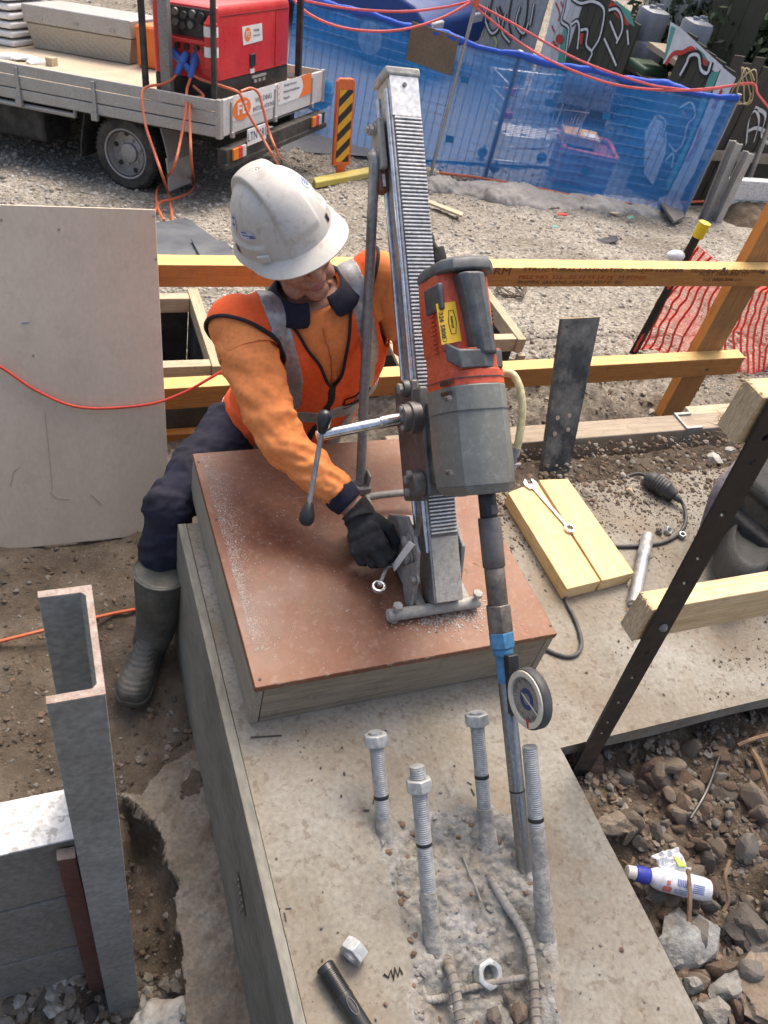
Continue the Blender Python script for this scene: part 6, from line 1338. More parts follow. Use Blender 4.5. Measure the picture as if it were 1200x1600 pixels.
# ---- black torch on the footing
to = thing('torch', 'black ribbed pocket torch lying on the footing at the bottom edge', 'torch', tuple(P(535, 1550, 0)))
a_, b_ = P(506, 1508, 0.0175), P(583, 1630, 0.0175); d = nrm(b_ - a_); m = MB(); prof = [(0, 0.012), (0.001, 0.0158), (0.003, 0.0172), (0.012, 0.0172)]
k = 0.0135
while k < 0.060: prof += [(k, 0.0172), (k + 0.0006, 0.0158), (k + 0.0016, 0.0158), (k + 0.0022, 0.0172)]; k += 0.0034
prof += [(0.066, 0.0172), (0.070, 0.0162), (0.150, 0.0155), (0.153, 0.0145)]
m.lathe(a_, d, prof, 28); m.build('body', flat('black anodised', (0.016, 0.017, 0.018), 0.35, spec=0.6), to, smooth=30)
s_ = nrm(np.cross(d, V(0, 0, 1))); m = MB(); cs = a_ + d * 0.085 + V(0, 0, 0.0165); tl = [cs + d * 0.016 * math.cos(t) + s_ * 0.006 * math.sin(t) for t in np.linspace(0, 6.283, 25)]; m.tube(tl, 0.0009, 5); m.build('switch', M_gun, to)
# ---- bottle in the rubble
bo = thing('plastic_bottle', 'white plastic bottle with blue collar lying in the rubble', 'bottle', tuple(P(1050, 1385, -0.1)))
a_, b_ = P(979, 1361, -0.075), P(1108, 1391, -0.082); d = nrm(b_ - a_); L = np.linalg.norm(b_ - a_)
M_bw = pm('white bottle plastic', [(0.62, 0.63, 0.66), (0.74, 0.745, 0.76)], rough=0.3, scale=8, bump=0.1, bscale=30, coat=0.3)
m = MB(); m.lathe(a_, d, [(0.052, 0.014), (0.058, 0.018), (0.068, 0.0225), (0.08, 0.0255), (L * 0.7, 0.0262), (L * 0.93, 0.0255), (L * 0.985, 0.0225), (L, 0.015)], 30); m.build('body', M_bw, bo)
m = MB(); m.lathe(a_, d, [(0.0, 0.011), (0.001, 0.0135), (0.018, 0.0145), (0.020, 0.0155)], 24); m.build('cap', flat('white cap', (0.66, 0.63, 0.57), 0.4), bo)
m = MB(); m.lathe(a_, d, [(0.0195, 0.0155), (0.021, 0.0172), (0.050, 0.0185), (0.053, 0.0165)], 24); m.build('collar', flat('royal blue plastic', (0.035, 0.05, 0.36), 0.35), bo)
e1 = nrm(V(-0.3, -0.5, 0.8) - d * (V(-0.3, -0.5, 0.8) @ d)); e2 = np.cross(d, e1)
def onb(s, t, r=0.0266): return a_ + d * s + r * (math.cos(t) * e1 + math.sin(t) * e2)
M_bp = flat('blue bottle print', (0.12, 0.17, 0.42), 0.5); M_rp = flat('pink bottle print', (0.55, 0.16, 0.13), 0.5)
def bpatch(s0, s1, t0, t1, mt, n=6):
    m = MB(); vs = [onb(s, t) for s in np.linspace(s0, s1, 4) for t in np.linspace(t0, t1, n + 1)]; fs = [(i * (n + 1) + j, i * (n + 1) + j + 1, (i + 1) * (n + 1) + j + 1, (i + 1) * (n + 1) + j) for i in range(3) for j in range(n)]; m.add(vs, fs); m.build('print', mt, bo)
bpatch(0.078, 0.098, 0.3, 0.9, M_rp); bpatch(0.084, 0.092, -0.2, 0.2, M_rp)
for i in range(7): bpatch(0.108 + 0.004 * i, 0.1105 + 0.004 * i, -0.5, 0.1, M_bp)
for i in range(5): bpatch(0.145, 0.172, -0.35 + 0.16 * i, -0.27 + 0.16 * i, M_bp)
for i in range(4): bpatch(0.105, 0.138, 0.35 + 0.15 * i, 0.41 + 0.15 * i, M_bp)
wr_ = MB(); c = P(1047, 1350, -0.07); xs_ = np.linspace(-1, 1, 16)
wr_.add([c + V(0.035 * x, 0.028 * y, 0.012 * float(fbm(x * 2 + 5, y * 2, 1.5, 2)) + 0.006) for y in xs_ for x in xs_], [(i * 16 + j, i * 16 + j + 1, (i + 1) * 16 + j + 1, (i + 1) * 16 + j) for i in range(15) for j in range(15)])
o = wr_.build('crumpled_wrapper', M_bw, smooth=25); setp(o, 'crumpled white and lime wrapper behind the plastic bottle', 'wrapper'); o.modifiers.new('t', 'SOLIDIFY').thickness = 0.001
m = MB(); m.prism([P(1052, 1338, -0.058), P(1066, 1345, -0.058), P(1072, 1355, -0.06), P(1060, 1354, -0.058)], (0, 0, 0.002)); m.build('lime_print', flat('lime foil', (0.45, 0.6, 0.06), 0.4), o)
M_stick = wood('dead twig', (0.10, 0.06, 0.035), (0.2, 0.13, 0.08), 'Y', 0.9)
for pts, r, lab in (([(1075, 1360, -0.06), (1078, 1400, -0.05), (1076, 1440, -0.07)], 0.005, 'short brown stick standing against the plastic bottle'), ([(1124, 1182, -0.09), (1104, 1236, -0.07), (1079, 1279, -0.08)], 0.0042, 'thin dark rod lying among the brown stones'),
                    ([(1172, 1168, -0.10), (1188, 1196, -0.08), (1205, 1240, -0.09)], 0.008, 'thick brown root in the upper right of the rubble'), ([(1153, 1165, -0.09), (1180, 1154, -0.07), (1215, 1145, -0.08)], 0.006, 'brown root under the right edge of the slab'),
                    ([(1140, 1345, -0.07), (1133, 1370, -0.05), (1138, 1405, -0.06), (1130, 1425, -0.07)], 0.0045, 'crooked brown root right of the plastic bottle'), ([(972, 1345, -0.09), (985, 1352, -0.07), (990, 1340, -0.07)], 0.0035, 'curled root tip beside the bottle cap')):
    m = MB(); m.tube(bez([P(*q) for q in pts], 6), r, 7); setp(m.build('twig' if 'rod' not in lab else 'thin_rod', M_stick if 'rod' not in lab else M_black), lab, 'twig' if 'rod' not in lab else 'rod')
# ---- steel channel post with precast sleepers, lower left
ch = thing('steel_channel', 'tall galvanised steel channel post holding the white topped sleepers', 'steel post', (0.02, 0.68, -0.65))
yA, yB, zT, zB_ = 0.595, 0.772, 0.72, -0.72; tF, tW = 0.011, 0.009
ctr = lambda y: (Py(115, 1052, 0.6)[0])
xw = Py(163, 1048, yA)[0]; xf = Py(65, 1055, yA)[0]; xwB = Py(219, 1562, yA)[0]; xfB = xwB - (xw - xf)
xr2 = P(148, 914, zT)[0]; xl2 = P(60, 925, zT)[0]
def chan(z, f):
    """section outline at height z; f = 0 at the foot, 1 at the top"""
    dx = (xw - xwB) * f + xwB; w = xw - xf
    return [V(dx, yA, z), V(dx - w, yA, z), V(dx - w, yA + tF, z), V(dx - tW - 0.006, yA + tF, z), V(dx - tW, yA + tF + 0.006, z), V(dx - tW, yB - tF - 0.006, z), V(dx - tW - 0.006, yB - tF, z), V(dx - w, yB - tF, z), V(dx - w, yB, z), V(dx, yB, z)]
m = MB(); m.loft([chan(zB_, 0), chan(zT - 0.002, 1)], cap=True); m.build('channel', M_steelg, ch, bevel=0.0012)
m = MB(); r_ = np.random.default_rng(3); q = chan(zT - 0.0019, 1); m.prism(q, (0, 0, 0.0022)); m.build('sawn_end', M_steelend, ch)
xs0 = -0.95
ztop = Py(60, 1322, 0.662)[2]; zl = [ztop, Py(0, 1427, 0.662)[2], Py(0, 1511, 0.662)[2], -0.66]
for i, lab in enumerate(('white topped precast sleeper, uppermost of the stack behind the channel', 'grey precast sleeper in the middle of the stack behind the channel', 'lowest grey precast sleeper of the stack at the channel foot')):
    o = thing('concrete_sleeper', lab, 'sleeper', (-0.4, 0.7, zl[i + 1]), 'precast sleepers slotted in the channel'); m = MB(); m.box2((xs0, 0.662, zl[i + 1] + 0.004), (0.012, 0.752, zl[i] - (0.004 if i == 0 else 0.007))); m.build('sleeper', M_precast, o, bevel=0.004)
    if i == 0: m = MB(); m.box2((xs0, 0.6605, zl[0] - 0.004), (0.012, 0.7535, zl[0] + 0.0015)); m.build('white_top', M_white, o, bevel=0.001)
ra = thing('red_angle', 'rusty red steel angle wedged between the sleepers and the channel', 'steel angle', (0, 0.65, -0.6))
q0, q1 = Py(89, 1345, 0.640), Py(118, 1340, 0.640); q2, q3 = Py(166, 1545, 0.640), Py(140, 1552, 0.640)
m = MB(); m.prism([q0, q1, q2, q3], (0, 0.012, 0)); m.prism([q0 + V(-0.004, 0, 0), q0 + V(0.004, 0, 0), q3 + V(0.004, 0, 0), q3 + V(-0.004, 0, 0)], (0, -0.03, 0)) if False else None; m.build('angle', M_redox, ra, bevel=0.001)
m = MB(); m.prism([q0 + V(0, -0.001, 0), q1 + V(0, -0.001, 0), q1 + V(0, 0.018, 0.0), q0 + V(0, 0.018, 0)], (0, 0, 0.004)); m.build('cut_end', M_steelend, ra)
m = MB(); pp = bez([P(-40, 1012, -0.505), P(40, 992, -0.495), P(120, 972, -0.498), P(180, 958, -0.50), P(232, 949, -0.50), P(262, 945, -0.503)], 6); m.tube(pp, 0.0055, 8); setp(m.build('extension_lead', M_orcord), 'orange cord lying on the brown soil beside the gumboot', 'cord')
fo = MB(); c = P(290, 1605, -0.55)
for k, (x, y, s) in enumerate(((235, 1590, 0.05), (270, 1584, 0.055), (310, 1588, 0.05), (345, 1590, 0.05), (370, 1597, 0.03))): ell(fo, P(x, y, -0.57), s, s * 0.6, 0.022)
setp(remeshed('plastic_sheeting', fo, pm('dirty white plastic', [(0.36, 0.35, 0.32), (0.52, 0.51, 0.48)], rough=0.6, scale=12, bump=0.3, dust=(0.26, 0.22, 0.17), dust_amt=0.5), None, 0.006, 3, dispf=lambda q: 0.014 * fbm(q[:, 0] + q[:, 2], q[:, 1], 22, 3)), 'crumpled dirty white plastic sheeting at the bottom left', 'sheeting')
# ---- formwork boxes beyond the rail
def formbox(lab, x0, x1, y0, y1, zt_, zb_, group):
    o = thing('formwork_box', lab, 'formwork', ((x0 + x1) / 2, (y0 + y1) / 2, zb_), group); t = 0.045; rim = 0.045
    for nm, a, b, mt in (('rim_timber', (x0, y0, zt_ - 0.07), (x1 - t - 0.002, y0 + t, zt_), M_oldTX), ('rim_timber', (x0, y1 - t, zt_ - 0.07), (x1 - t - 0.002, y1, zt_), M_oldTX), ('rim_timber', (x1 - t, y0 - 0.01, zt_ - 0.07), (x1, y1 + 0.03, zt_ + 0.004), M_oldTY), ('rim_timber', (x0 - t - 0.002, y0 - 0.01, zt_ - 0.07), (x0 - 0.002, y1 + 0.03, zt_ + 0.004), M_oldTY)):
        m = MB(); m.box2(a, b); m.build(nm, mt, o, bevel=0.002)
    for a, b in (((x0, y0 + 0.012, zb_), (x1 - t - 0.004, y0 + 0.028, zt_ - 0.072)), ((x0, y1 - 0.028, zb_), (x1 - t - 0.004, y1 - 0.012, zt_ - 0.072)), ((x0 - 0.018, y0 + 0.03, zb_), (x0 - 0.002, y1 - 0.03, zt_ - 0.072)), ((x1 - t - 0.002, y0 + 0.03, zb_), (x1 - t + 0.014, y1 - 0.03, zt_ - 0.072))):
        m = MB(); m.box2(a, b); m.build('wall_panel', M_blackply, o)
    m = MB(); m.box2((x0 + 0.002, y0 + 0.03, zb_), (x1 - t - 0.006, y1 - 0.03, zb_ + 0.01)); m.build('floor_panel', M_blackply, o)
    for xx in (x0 + 0.02, x1 - t + 0.016):
        m = MB(); m.box2((xx, y0 - 0.035, zb_), (xx + 0.04, y0 - 0.012, zt_ - 0.072)); m.build('stud', M_oldTX, o, bevel=0.002)
    m = MB(); m.box2((x0, y0 - 0.03, zb_), (x1 - t, y0 + 0.010, zb_ + 0.06)); m.build('waling', M_lvlX, o, bevel=0.002)
    return o
g_ = 'black lined formwork boxes beyond the rail'
zf = -0.34
xA = P(345, 560, zf)[0]; yA0 = P(290, 573, zf)[1]; yA1 = P(262, 458, zf)[1]
formbox('black lined formwork box between the plywood sheet and the worker', -0.25, xA, yA0, yA1, zf, -0.72, g_)
xB = P(816, 522, zf)[0]; yB0 = P(795, 530, zf)[1]; yB1 = P(768, 450, zf)[1] + 0.1
formbox('black lined formwork box right of the drill motor', 1.05, xB, yB0, yB1, zf, -0.80, g_)
for i, (a, b, lab) in enumerate((((606, 520), (644, 600), 'left loose brown board leaning in the formwork behind the drill'), ((622, 515), (660, 590), 'right loose brown board leaning in the formwork behind the drill'))):
    A_, B_ = P(*a, -0.36), P(*b, -0.34); d = nrm(B_ - A_); s_ = nrm(np.cross(d, V(0, 0, 1))); m = MB(); m.box((A_ + B_) / 2 + V(0, 0, 0.03 * i), (np.linalg.norm(B_ - A_) * 1.4, 0.05, 0.02), [d, s_, V(0, 0, 1)]); o = m.build('loose_board', M_oldTY, bevel=0.002); setp(o, lab, 'board')
# black sheets on the gravel
def sheet(px_, lab, dz0=0.02, t=0.012, mat=M_blackply, lift=0.0, name='black_sheet', cat='sheet'):
    c = [G(x, y) + V(0, 0, dz0 + (lift if i in (0, 1) else 0)) for i, (x, y) in enumerate(px_)]; m = MB(); m.prism(c, (0, 0, t)); o = m.build(name, mat, bevel=0.001); setp(o, lab, cat); return o
M_bluegrey = pm('dusty blue grey sheet', [(0.065, 0.075, 0.09), (0.10, 0.115, 0.13)], rough=0.5, scale=4, bump=0.04, dust=(0.2, 0.2, 0.2), dust_amt=0.3)
sheet([(240, 361), (291, 352), (347, 393), (356, 412), (246, 412)], 'large blue grey sheet lying on gravel behind the plywood', mat=M_bluegrey, dz0=0.05)
sheet([(298, 391), (352, 394), (372, 430), (318, 430)], 'smaller drilled grey plate lying on the large blue grey sheet', mat=M_bluegrey, dz0=0.075)
sheet([(1001, 606), (1052, 622), (1056, 634), (1003, 612)], 'narrow slate grey offcut lying under the mid rail', mat=M_bluegrey, dz0=0.05, t=0.02)
sheet([(915, 380), (962, 371), (966, 378), (925, 389)], 'dark torn plastic scrap on the gravel beyond the top rail', mat=M_blackply, dz0=0.015, t=0.006, name='plastic_scrap', cat='scrap')
sheet([(660, 316), (722, 340), (720, 345), (658, 320)], 'thin pale batten lying on gravel right of the column', mat=M_oldTX, dz0=0.03, t=0.02, name='batten', cat='batten')
o = thing('channel_stub', 'short steel channel stub standing behind the edge timber', 'steel stub', tuple(P(1070, 690, -0.1))); m = MB(); c = P(1076, 656, 0.02); w, dpt = 0.075, 0.09
m.prism([c + V(-w / 2, -dpt / 2, -0.2), c + V(w / 2, -dpt / 2, -0.2), c + V(w / 2, -dpt / 2 + 0.012, -0.2), c + V(-w / 2 + 0.01, -dpt / 2 + 0.012, -0.2), c + V(-w / 2 + 0.01, dpt / 2 - 0.012, -0.2), c + V(w / 2, dpt / 2 - 0.012, -0.2), c + V(w / 2, dpt / 2, -0.2), c + V(-w / 2, dpt / 2, -0.2)], (0, 0, 0.2)); m.build('stub', M_steelg, o, bevel=0.001)
c = P(1112, 652, -0.02); m = MB(); m.box(c, (0.22, 0.09, 0.05)); setp(m.build('timber_offcut', M_oldTX, bevel=0.003), 'short pale timber offcut right of the channel stub', 'timber')
# ---- star picket with orange barrier mesh
pk0 = G(988, 556) - V(0, 0, 0.02)
zs = np.linspace(pk0[2], pk0[2] + 2, 2001); vv = MW.T @ (np.stack([np.full(2001, pk0[0]), np.full(2001, pk0[1]), zs]) - CAM[:, None]); yy = 800 + F_PX * vv[1] / vv[2]; ztop_ = zs[np.argmin(np.abs(yy - 357))]
tq = Py(1097, 357, pk0[1]); pkt = V(tq[0], pk0[1], ztop_)
bm_ = thing('barrier_mesh_fence', 'orange barrier mesh tied to a black star picket with a yellow cap', 'mesh fence', tuple(pk0))
pa = nrm(pkt - pk0); m = MB(); s1_ = V(1, 0, 0); s2_ = np.cross(pa, s1_)
for k in range(3):
    t = k * 2.094 + 0.4; d = math.cos(t) * s1_ + math.sin(t) * s2_; m.box((pk0 + pkt) / 2 + d * 0.013, (np.linalg.norm(pkt - pk0), 0.028, 0.005), [pa, d, np.cross(pa, d)])
m.build('star_picket', flat('black picket', (0.02, 0.016, 0.013), 0.6), bm_, smooth=0)
m = MB(); m.lathe(pkt - pa * 0.05, pa, [(0, 0.026), (0.002, 0.031), (0.075, 0.033), (0.085, 0.032), (0.088, 0.02)], 24); m.build('cap', flat('yellow cap', (0.78, 0.55, 0.02), 0.45), bm_)
M_bmesh = flat('fluorescent red mesh', (0.85, 0.07, 0.045), 0.5)
H_ = np.linalg.norm(pkt - pk0)
def msurf(u, v):
    """u along the fence, v up it"""
    base = pk0 + V(1.75 * u, -0.42 * u + 0.04 * math.sin(u * 7), 0); z = gz(0, base[1]) - pk0[2]
    sag = 0.24 * math.sin(math.pi * min(1, u * 1.1)) ; h = (H_ * 0.84 - sag) * v
    lean = pa * h
    fold = 0.05 * math.sin(u * 15 + v * 2.0) * (1 - 0.3 * v) + 0.05 * float(fbm(u * 4 + 3, v * 2, 1.5, 3))
    drape = -0.16 * (1 - v) ** 2 * min(1, u * 3)
    return base + lean + V(0, fold + drape, float(z) + 0.03 + 0.02 * math.sin(u * 23) * (1 - v))
m = MB(); nS, nR = 36, 52
for i in range(nS):
    u = i / (nS - 1); m.tube([msurf(u, v) for v in np.linspace(0, 1, 24)], 0.0088, 4, cap=False)
for j in range(nR):
    v = j / (nR - 1); m.tube([msurf(u, v) for u in np.linspace(0, 1, 70)], 0.0024, 3, cap=False)
m.build('mesh', M_bmesh, bm_, kind='stuff')
m = MB(); wc_ = D(1064, 392, ndepth(pkt) + 0.05); ell(m, wc_ + V(-0.02, 0, -0.03), 0.06, 0.035, 0.032); o = remeshed('white_tub', m, flat('white plastic', (0.74, 0.74, 0.74), 0.4), None, 0.006, 2); setp(o, 'round white plastic float hung on the star picket', 'float')
m = MB()
for k in range(7):
    c = G(795, 462) + V(0, 0, 0.03 + 0.006 * k); rr = 0.10 + 0.012 * math.sin(k * 2.3); m.tube([c + V(rr * math.cos(t + k), 0.8 * rr * math.sin(t + k), 0.02 * math.sin(2 * t + k)) for t in np.linspace(0, 6.283, 30)], 0.004, 5, cap=False)
setp(m.build('wire_coil', flat('brown tie wire', (0.15, 0.11, 0.08), 0.7)), 'loose coil of brown tie wire under the top rail by the drill', 'wire')
# ================================================================== FLATBED TRUCK WITH WELDER
_tw = nrm(MW @ nrm(V(531, -873, 1294))); _uc = nrm(V(220, -1785, -1294)); TUP = MW @ _uc; TUP = nrm(TUP - _tw * (TUP @ _tw)); TW = _tw; TS = np.cross(TUP, TW)
TO = D(339, 157, 6.52)
def T(s, t, h): return TO + TS * s + TW * t + TUP * h
TAX = [TS, TW, TUP]
def tpl(px, py, which, val):
    """local (s, t, h) where a sight line meets the plane s / t / h = val"""
    i = 'sth'.index(which); ax = [TAX[j] for j in range(3) if j != i]; r = ray(px, py); q = np.linalg.solve(np.stack([ax[0], ax[1], -r], 1), CAM - TO - TAX[i] * val)
    out = [0, 0, 0]; k = 0
    for j in range(3):
        if j == i: out[j] = val
        else: out[j] = q[k]; k += 1
    return np.array(out)
def tbox(m, a, b): a, b = np.array(a, float), np.array(b, float); c = (a + b) / 2; return m.box(T(*c), np.abs(b - a), TAX)
M_alt = pm('weathered aluminium tray', [(0.36, 0.355, 0.34), (0.47, 0.465, 0.45)], rough=0.5, metal=0.35, scale=5, bump=0.06, bscale=60, dust=(0.38, 0.345, 0.30), dust_amt=0.45, dust_scale=4)
M_tail = pm('white painted tailgate', [(0.56, 0.56, 0.545), (0.66, 0.66, 0.65)], rough=0.45, scale=5, bump=0.04, dust=(0.42, 0.39, 0.34), dust_amt=0.4, dust_scale=4)
M_deck = pm('plywood deck', [(0.44, 0.36, 0.25), (0.58, 0.50, 0.38)], rough=0.85, scale=3, bump=0.1, dust=(0.36, 0.29, 0.21), dust_amt=0.5, dust_scale=2.5)
M_chas = flat('chassis black', (0.022, 0.021, 0.02), 0.7, dust=(0.13, 0.115, 0.095), dust_amt=0.5, dust_scale=8)
M_tyre = flat('tyre rubber', (0.026, 0.025, 0.024), 0.85, dust=(0.18, 0.16, 0.13), dust_amt=0.45, dust_scale=8)
M_rim = pm('silver wheel rim', [(0.34, 0.335, 0.325), (0.44, 0.435, 0.425)], rough=0.5, metal=0.4, scale=9, dust=(0.28, 0.25, 0.21), dust_amt=0.45, dust_scale=8)
M_red = pm('red powder coat', [(0.52, 0.022, 0.022), (0.62, 0.032, 0.032)], rough=0.35, scale=4, bump=0.02, dust=(0.50, 0.10, 0.085), dust_amt=0.25, dust_scale=6)
M_sign = flat('white sign vinyl', (0.74, 0.74, 0.73), 0.4, var=0.05); M_sor = flat('orange sign vinyl', (0.82, 0.20, 0.03), 0.4, var=0.05); M_sgy = flat('grey sign lettering', (0.16, 0.16, 0.17), 0.5)
tk = thing('flatbed_truck', 'flatbed truck with aluminium dropsides parked on the gravel at upper left', 'truck', tuple(T(0.9, 1.0, -0.85)))
TWID, TL = 2.19, 4.6
m = MB(); tbox(m, (0.0, 0.03, -0.16), (TL, TWID - 0.03, -0.12)); m.build('deck', M_deck, tk)
for i, (h0, h1) in enumerate(((-0.085, 0.0), (-0.185, -0.092), (-0.275, -0.192))):
    m = MB(); tbox(m, (0.012, -0.005, h0), (TL, 0.024, h1)); m.build('side_plank', M_alt, tk, bevel=0.006)
    m = MB(); tbox(m, (0.0, TWID - 0.024, h0), (TL, TWID + 0.005, h1)); m.build('side_plank', M_alt, tk, bevel=0.006)
m = MB(); tbox(m, (-0.022, 0.0, -0.275), (0.010, TWID, -0.002)); tg = m.build('tailgate', M_tail, tk, bevel=0.006)
m = MB(); tbox(m, (-0.03, -0.01, -0.285), (0.014, 0.05, 0.006)); m.build('corner_post', M_alt, tk, bevel=0.004)
m = MB(); tbox(m, (-0.03, TWID - 0.05, -0.285), (0.014, TWID + 0.01, 0.006)); m.build('corner_post', M_alt, tk, bevel=0.004)
for q in ((26, 118), (147, 152)):
    a = tpl(*q, 't', -0.01)[0]; m = MB(); tbox(m, (a - 0.018, -0.022, -0.27), (a + 0.018, -0.006, -0.02)); tbox(m, (a - 0.03, -0.04, -0.32), (a + 0.03, -0.006, -0.26)); m.build('latch', M_rim, tk, bevel=0.004)
for q in ((430, 140), (362, 170), (488, 130)):
    a = tpl(*q, 's', -0.03)[1]; m = MB(); tbox(m, (-0.034, a - 0.012, -0.27), (-0.024, a + 0.012, -0.03)); tbox(m, (-0.05, a - 0.02, -0.30), (-0.02, a + 0.02, -0.255)); m.build('latch', M_rim, tk, bevel=0.003)
def tsign(name, qs, mat, s=-0.0245, parent=None):
    m = MB(); m.prism([T(*tpl(x, y, 's', s)) for x, y in qs], -TS * 0.002); return m.build(name, mat, parent or tk, smooth=0)
sg1 = tsign('sign', [(363, 151), (429, 131), (430, 166), (363, 190)], M_sign)
sg2 = tsign('sign', [(434, 130), (487, 113), (487, 145), (434, 165)], M_sign)
c = tpl(378, 170, 's', -0.0275); m = MB(); ring = [T(c[0], c[1] + 0.165 * math.cos(t), c[2] + 0.085 * math.sin(t)) for t in np.linspace(0, 6.283, 29)[:-1]]; m.prism(ring, -TS * 0.001); m.build('logo_disc', M_sor, tk, smooth=0)
text('lettering', 'FE', M_sign, T(c[0] - 0.0012, c[1], c[2]), TW, TUP, 0.125, tk, sx=1.5, bold=0.003)
for s_, q, sz in (('WELDING', (412, 153), 0.058), ('INSTALLATIONS', (412, 166), 0.050)): c = tpl(*q, 's', -0.0272); text('lettering', s_, M_sgy, T(*c), TW, TUP, sz, tk, sx=1.25 if sz > 0.05 else 1.15)
ob = [tpl(x, y, 's', -0.0272) for x, y in [(470, 119), (487, 113), (487, 145), (466, 153), (471, 145), (474, 135), (473, 126)]]; m = MB(); m.prism([T(*q) for q in ob], -TS * 0.001); m.build('orange_panel', M_sor, tk, smooth=0)
for s_, q in (('Mobile Services', (454, 131)), ('Medical Installations', (456, 140)), ('Repairs', (448, 152))):
    c = tpl(*q, 's', -0.0272); text('lettering', s_, M_sgy, T(*c), TW, TUP, 0.032, tk, sx=1.4)
for q in ((437, 136), (437, 145), (437, 155)):
    c = tpl(*q, 's', -0.0275); m = MB(); m.prism([T(c[0], c[1] + a, c[2] + b) for a, b in ((-0.03, 0.0), (-0.01, -0.02), (0.03, 0.03), (-0.008, -0.005))], -TS * 0.001); m.build('tick_mark', M_sor, tk, smooth=0)
# chassis, bumper, lights
m = MB(); tbox(m, (0.05, 0.55, -0.46), (TL, 0.65, -0.30)); tbox(m, (0.05, TWID - 0.65, -0.46), (TL, TWID - 0.55, -0.30)); tbox(m, (0.85, 0.2, -0.62), (1.0, TWID - 0.2, -0.52)); tbox(m, (0.02, 0.06, -0.30), (TL, TWID - 0.06, -0.27)); m.build('chassis', M_chas, tk)
m = MB(); tbox(m, (-0.07, 0.02, -0.50), (0.02, TWID - 0.05, -0.36)); tbox(m, (-0.075, 0.0, -0.52), (-0.02, TWID, -0.47)); m.build('bumper', M_chas, tk, bevel=0.01)
m = MB(); tbox(m, (0.02, 0.3, -0.31), (0.05, TWID - 0.3, -0.29)); m.build('rear_crossbar', M_alt, tk)
def lamp(t0):
    for nm, a, b, c in (('amber_lens', 0, 0.09, (0.75, 0.22, 0.02)), ('red_lens', 0.092, 0.16, (0.6, 0.03, 0.025)), ('clear_lens', 0.162, 0.23, (0.62, 0.62, 0.60))):
        m = MB(); tbox(m, (-0.095, t0 + a, -0.455), (-0.071, t0 + b, -0.365)); m.build(nm, flat(nm, c, 0.25), tk, bevel=0.005)
lamp(0.10); lamp(TWID - 0.42)
c = tpl(401, 210, 's', -0.09); m = MB(); tbox(m, (-0.095, c[1] - 0.18, c[2] - 0.065), (-0.088, c[1] + 0.18, c[2] + 0.065)); m.build('number_plate', M_sign, tk, bevel=0.002)
text('lettering', 'LTN 181', flat('plate blue', (0.05, 0.08, 0.16), 0.5), T(-0.0955, c[1], c[2]), TW, TUP, 0.10, tk)
# wheels and mudguards
wcs = tpl(192, 242, 't', 0.02)
def wheel(s, t, side):
    o = MB(); c = T(s, t, wcs[2]); ax = TW * side; r = 0.295
    prof = [(0.0, 0.175), (0.0, 0.200), (-0.012, 0.245), (-0.008, 0.272), (0.012, 0.290), (0.05, r), (0.15, r), (0.188, 0.290), (0.2, 0.27), (0.2, 0.18)]
    o.lathe(c, ax, prof, 44, cap=False); ty = o.build('tyre', M_tyre, tk, smooth=30)
    m = MB()
    for k in range(44):
        a = 2 * math.pi * k / 44; d = math.cos(a) * TS + math.sin(a) * TUP; m.box(c + ax * 0.10 + d * (r + 0.003), (0.022, 0.17, 0.010), [np.cross(ax, d), ax, d])
    m.build('tread', M_tyre, ty, smooth=0)
    m = MB(); m.lathe(c, ax, [(0.004, 0.206), (-0.008, 0.200), (-0.004, 0.188), (0.02, 0.182), (0.085, 0.172), (0.088, 0.125), (0.072, 0.080), (0.045, 0.074), (0.040, 0.05), (0.036, 0.02), (0.036, 0.0005)], 40, cap=False); rm = m.build('rim', M_rim, tk, smooth=35)
    for k in range(6):
        a = 2 * math.pi * k / 6 + 0.3; d = math.cos(a) * TS + math.sin(a) * TUP; m = MB(); m.cyl(c + ax * 0.080 + d * 0.148, c + ax * 0.10 + d * 0.148, 0.021, n=14); m.build('hand_hole', M_chas, rm)
        d2 = math.cos(a + 0.52) * TS + math.sin(a + 0.52) * TUP; m = MB(); m.hexn(c + ax * 0.078 + d2 * 0.098, -ax, 0.026, 0.014); m.build('wheel_nut', M_rim, rm)
for s in (wcs[0], wcs[0] + 2.75):
    wheel(s, 0.06, 1); wheel(s, TWID - 0.06, -1)
m = MB(); f0 = wcs[0]
pr = [(f0 - 0.36, -0.30), (f0 - 0.40, -0.45), (f0 - 0.42, -0.56)]
m.loft([[T(s, 0.06, h), T(s, 0.42, h), T(s + 0.012, 0.42, h), T(s + 0.012, 0.06, h)] for s, h in pr]); m.build('mudguard', pm('grey mudguard', [(0.20, 0.195, 0.185), (0.28, 0.27, 0.255)], rough=0.6, scale=6, dust=(0.3, 0.265, 0.22), dust_amt=0.5), tk)
m = MB(); m.loft([[T(s, 0.05, h), T(s, 0.43, h), T(s + 0.014, 0.43, h), T(s + 0.014, 0.05, h)] for s, h in ((f0 - 0.405, -0.53), (f0 - 0.42, -0.65), (f0 - 0.41, -0.80))]); m.build('mud_flap', pm('pale mud flap', [(0.44, 0.42, 0.38), (0.54, 0.52, 0.48)], rough=0.7, scale=6, dust=(0.33, 0.28, 0.22), dust_amt=0.5), tk)
m = MB(); m.loft([[T(s, 0.05, h), T(s, 0.40, h), T(s + 0.014, 0.40, h), T(s + 0.014, 0.05, h)] for s, h in ((f0 + 0.36, -0.30), (f0 + 0.42, -0.52), (f0 + 0.44, -0.66))]); m.build('mudguard', M_chas, tk)
a, b = tpl(-30, 152, 't', 0.02), tpl(118, 181, 't', 0.02); m = MB(); m.tube([T(*a), T(*b), T(b[0], 0.02, b[2] + 0.12)], 0.022, 8); m.build('side_rail', M_alt, tk)
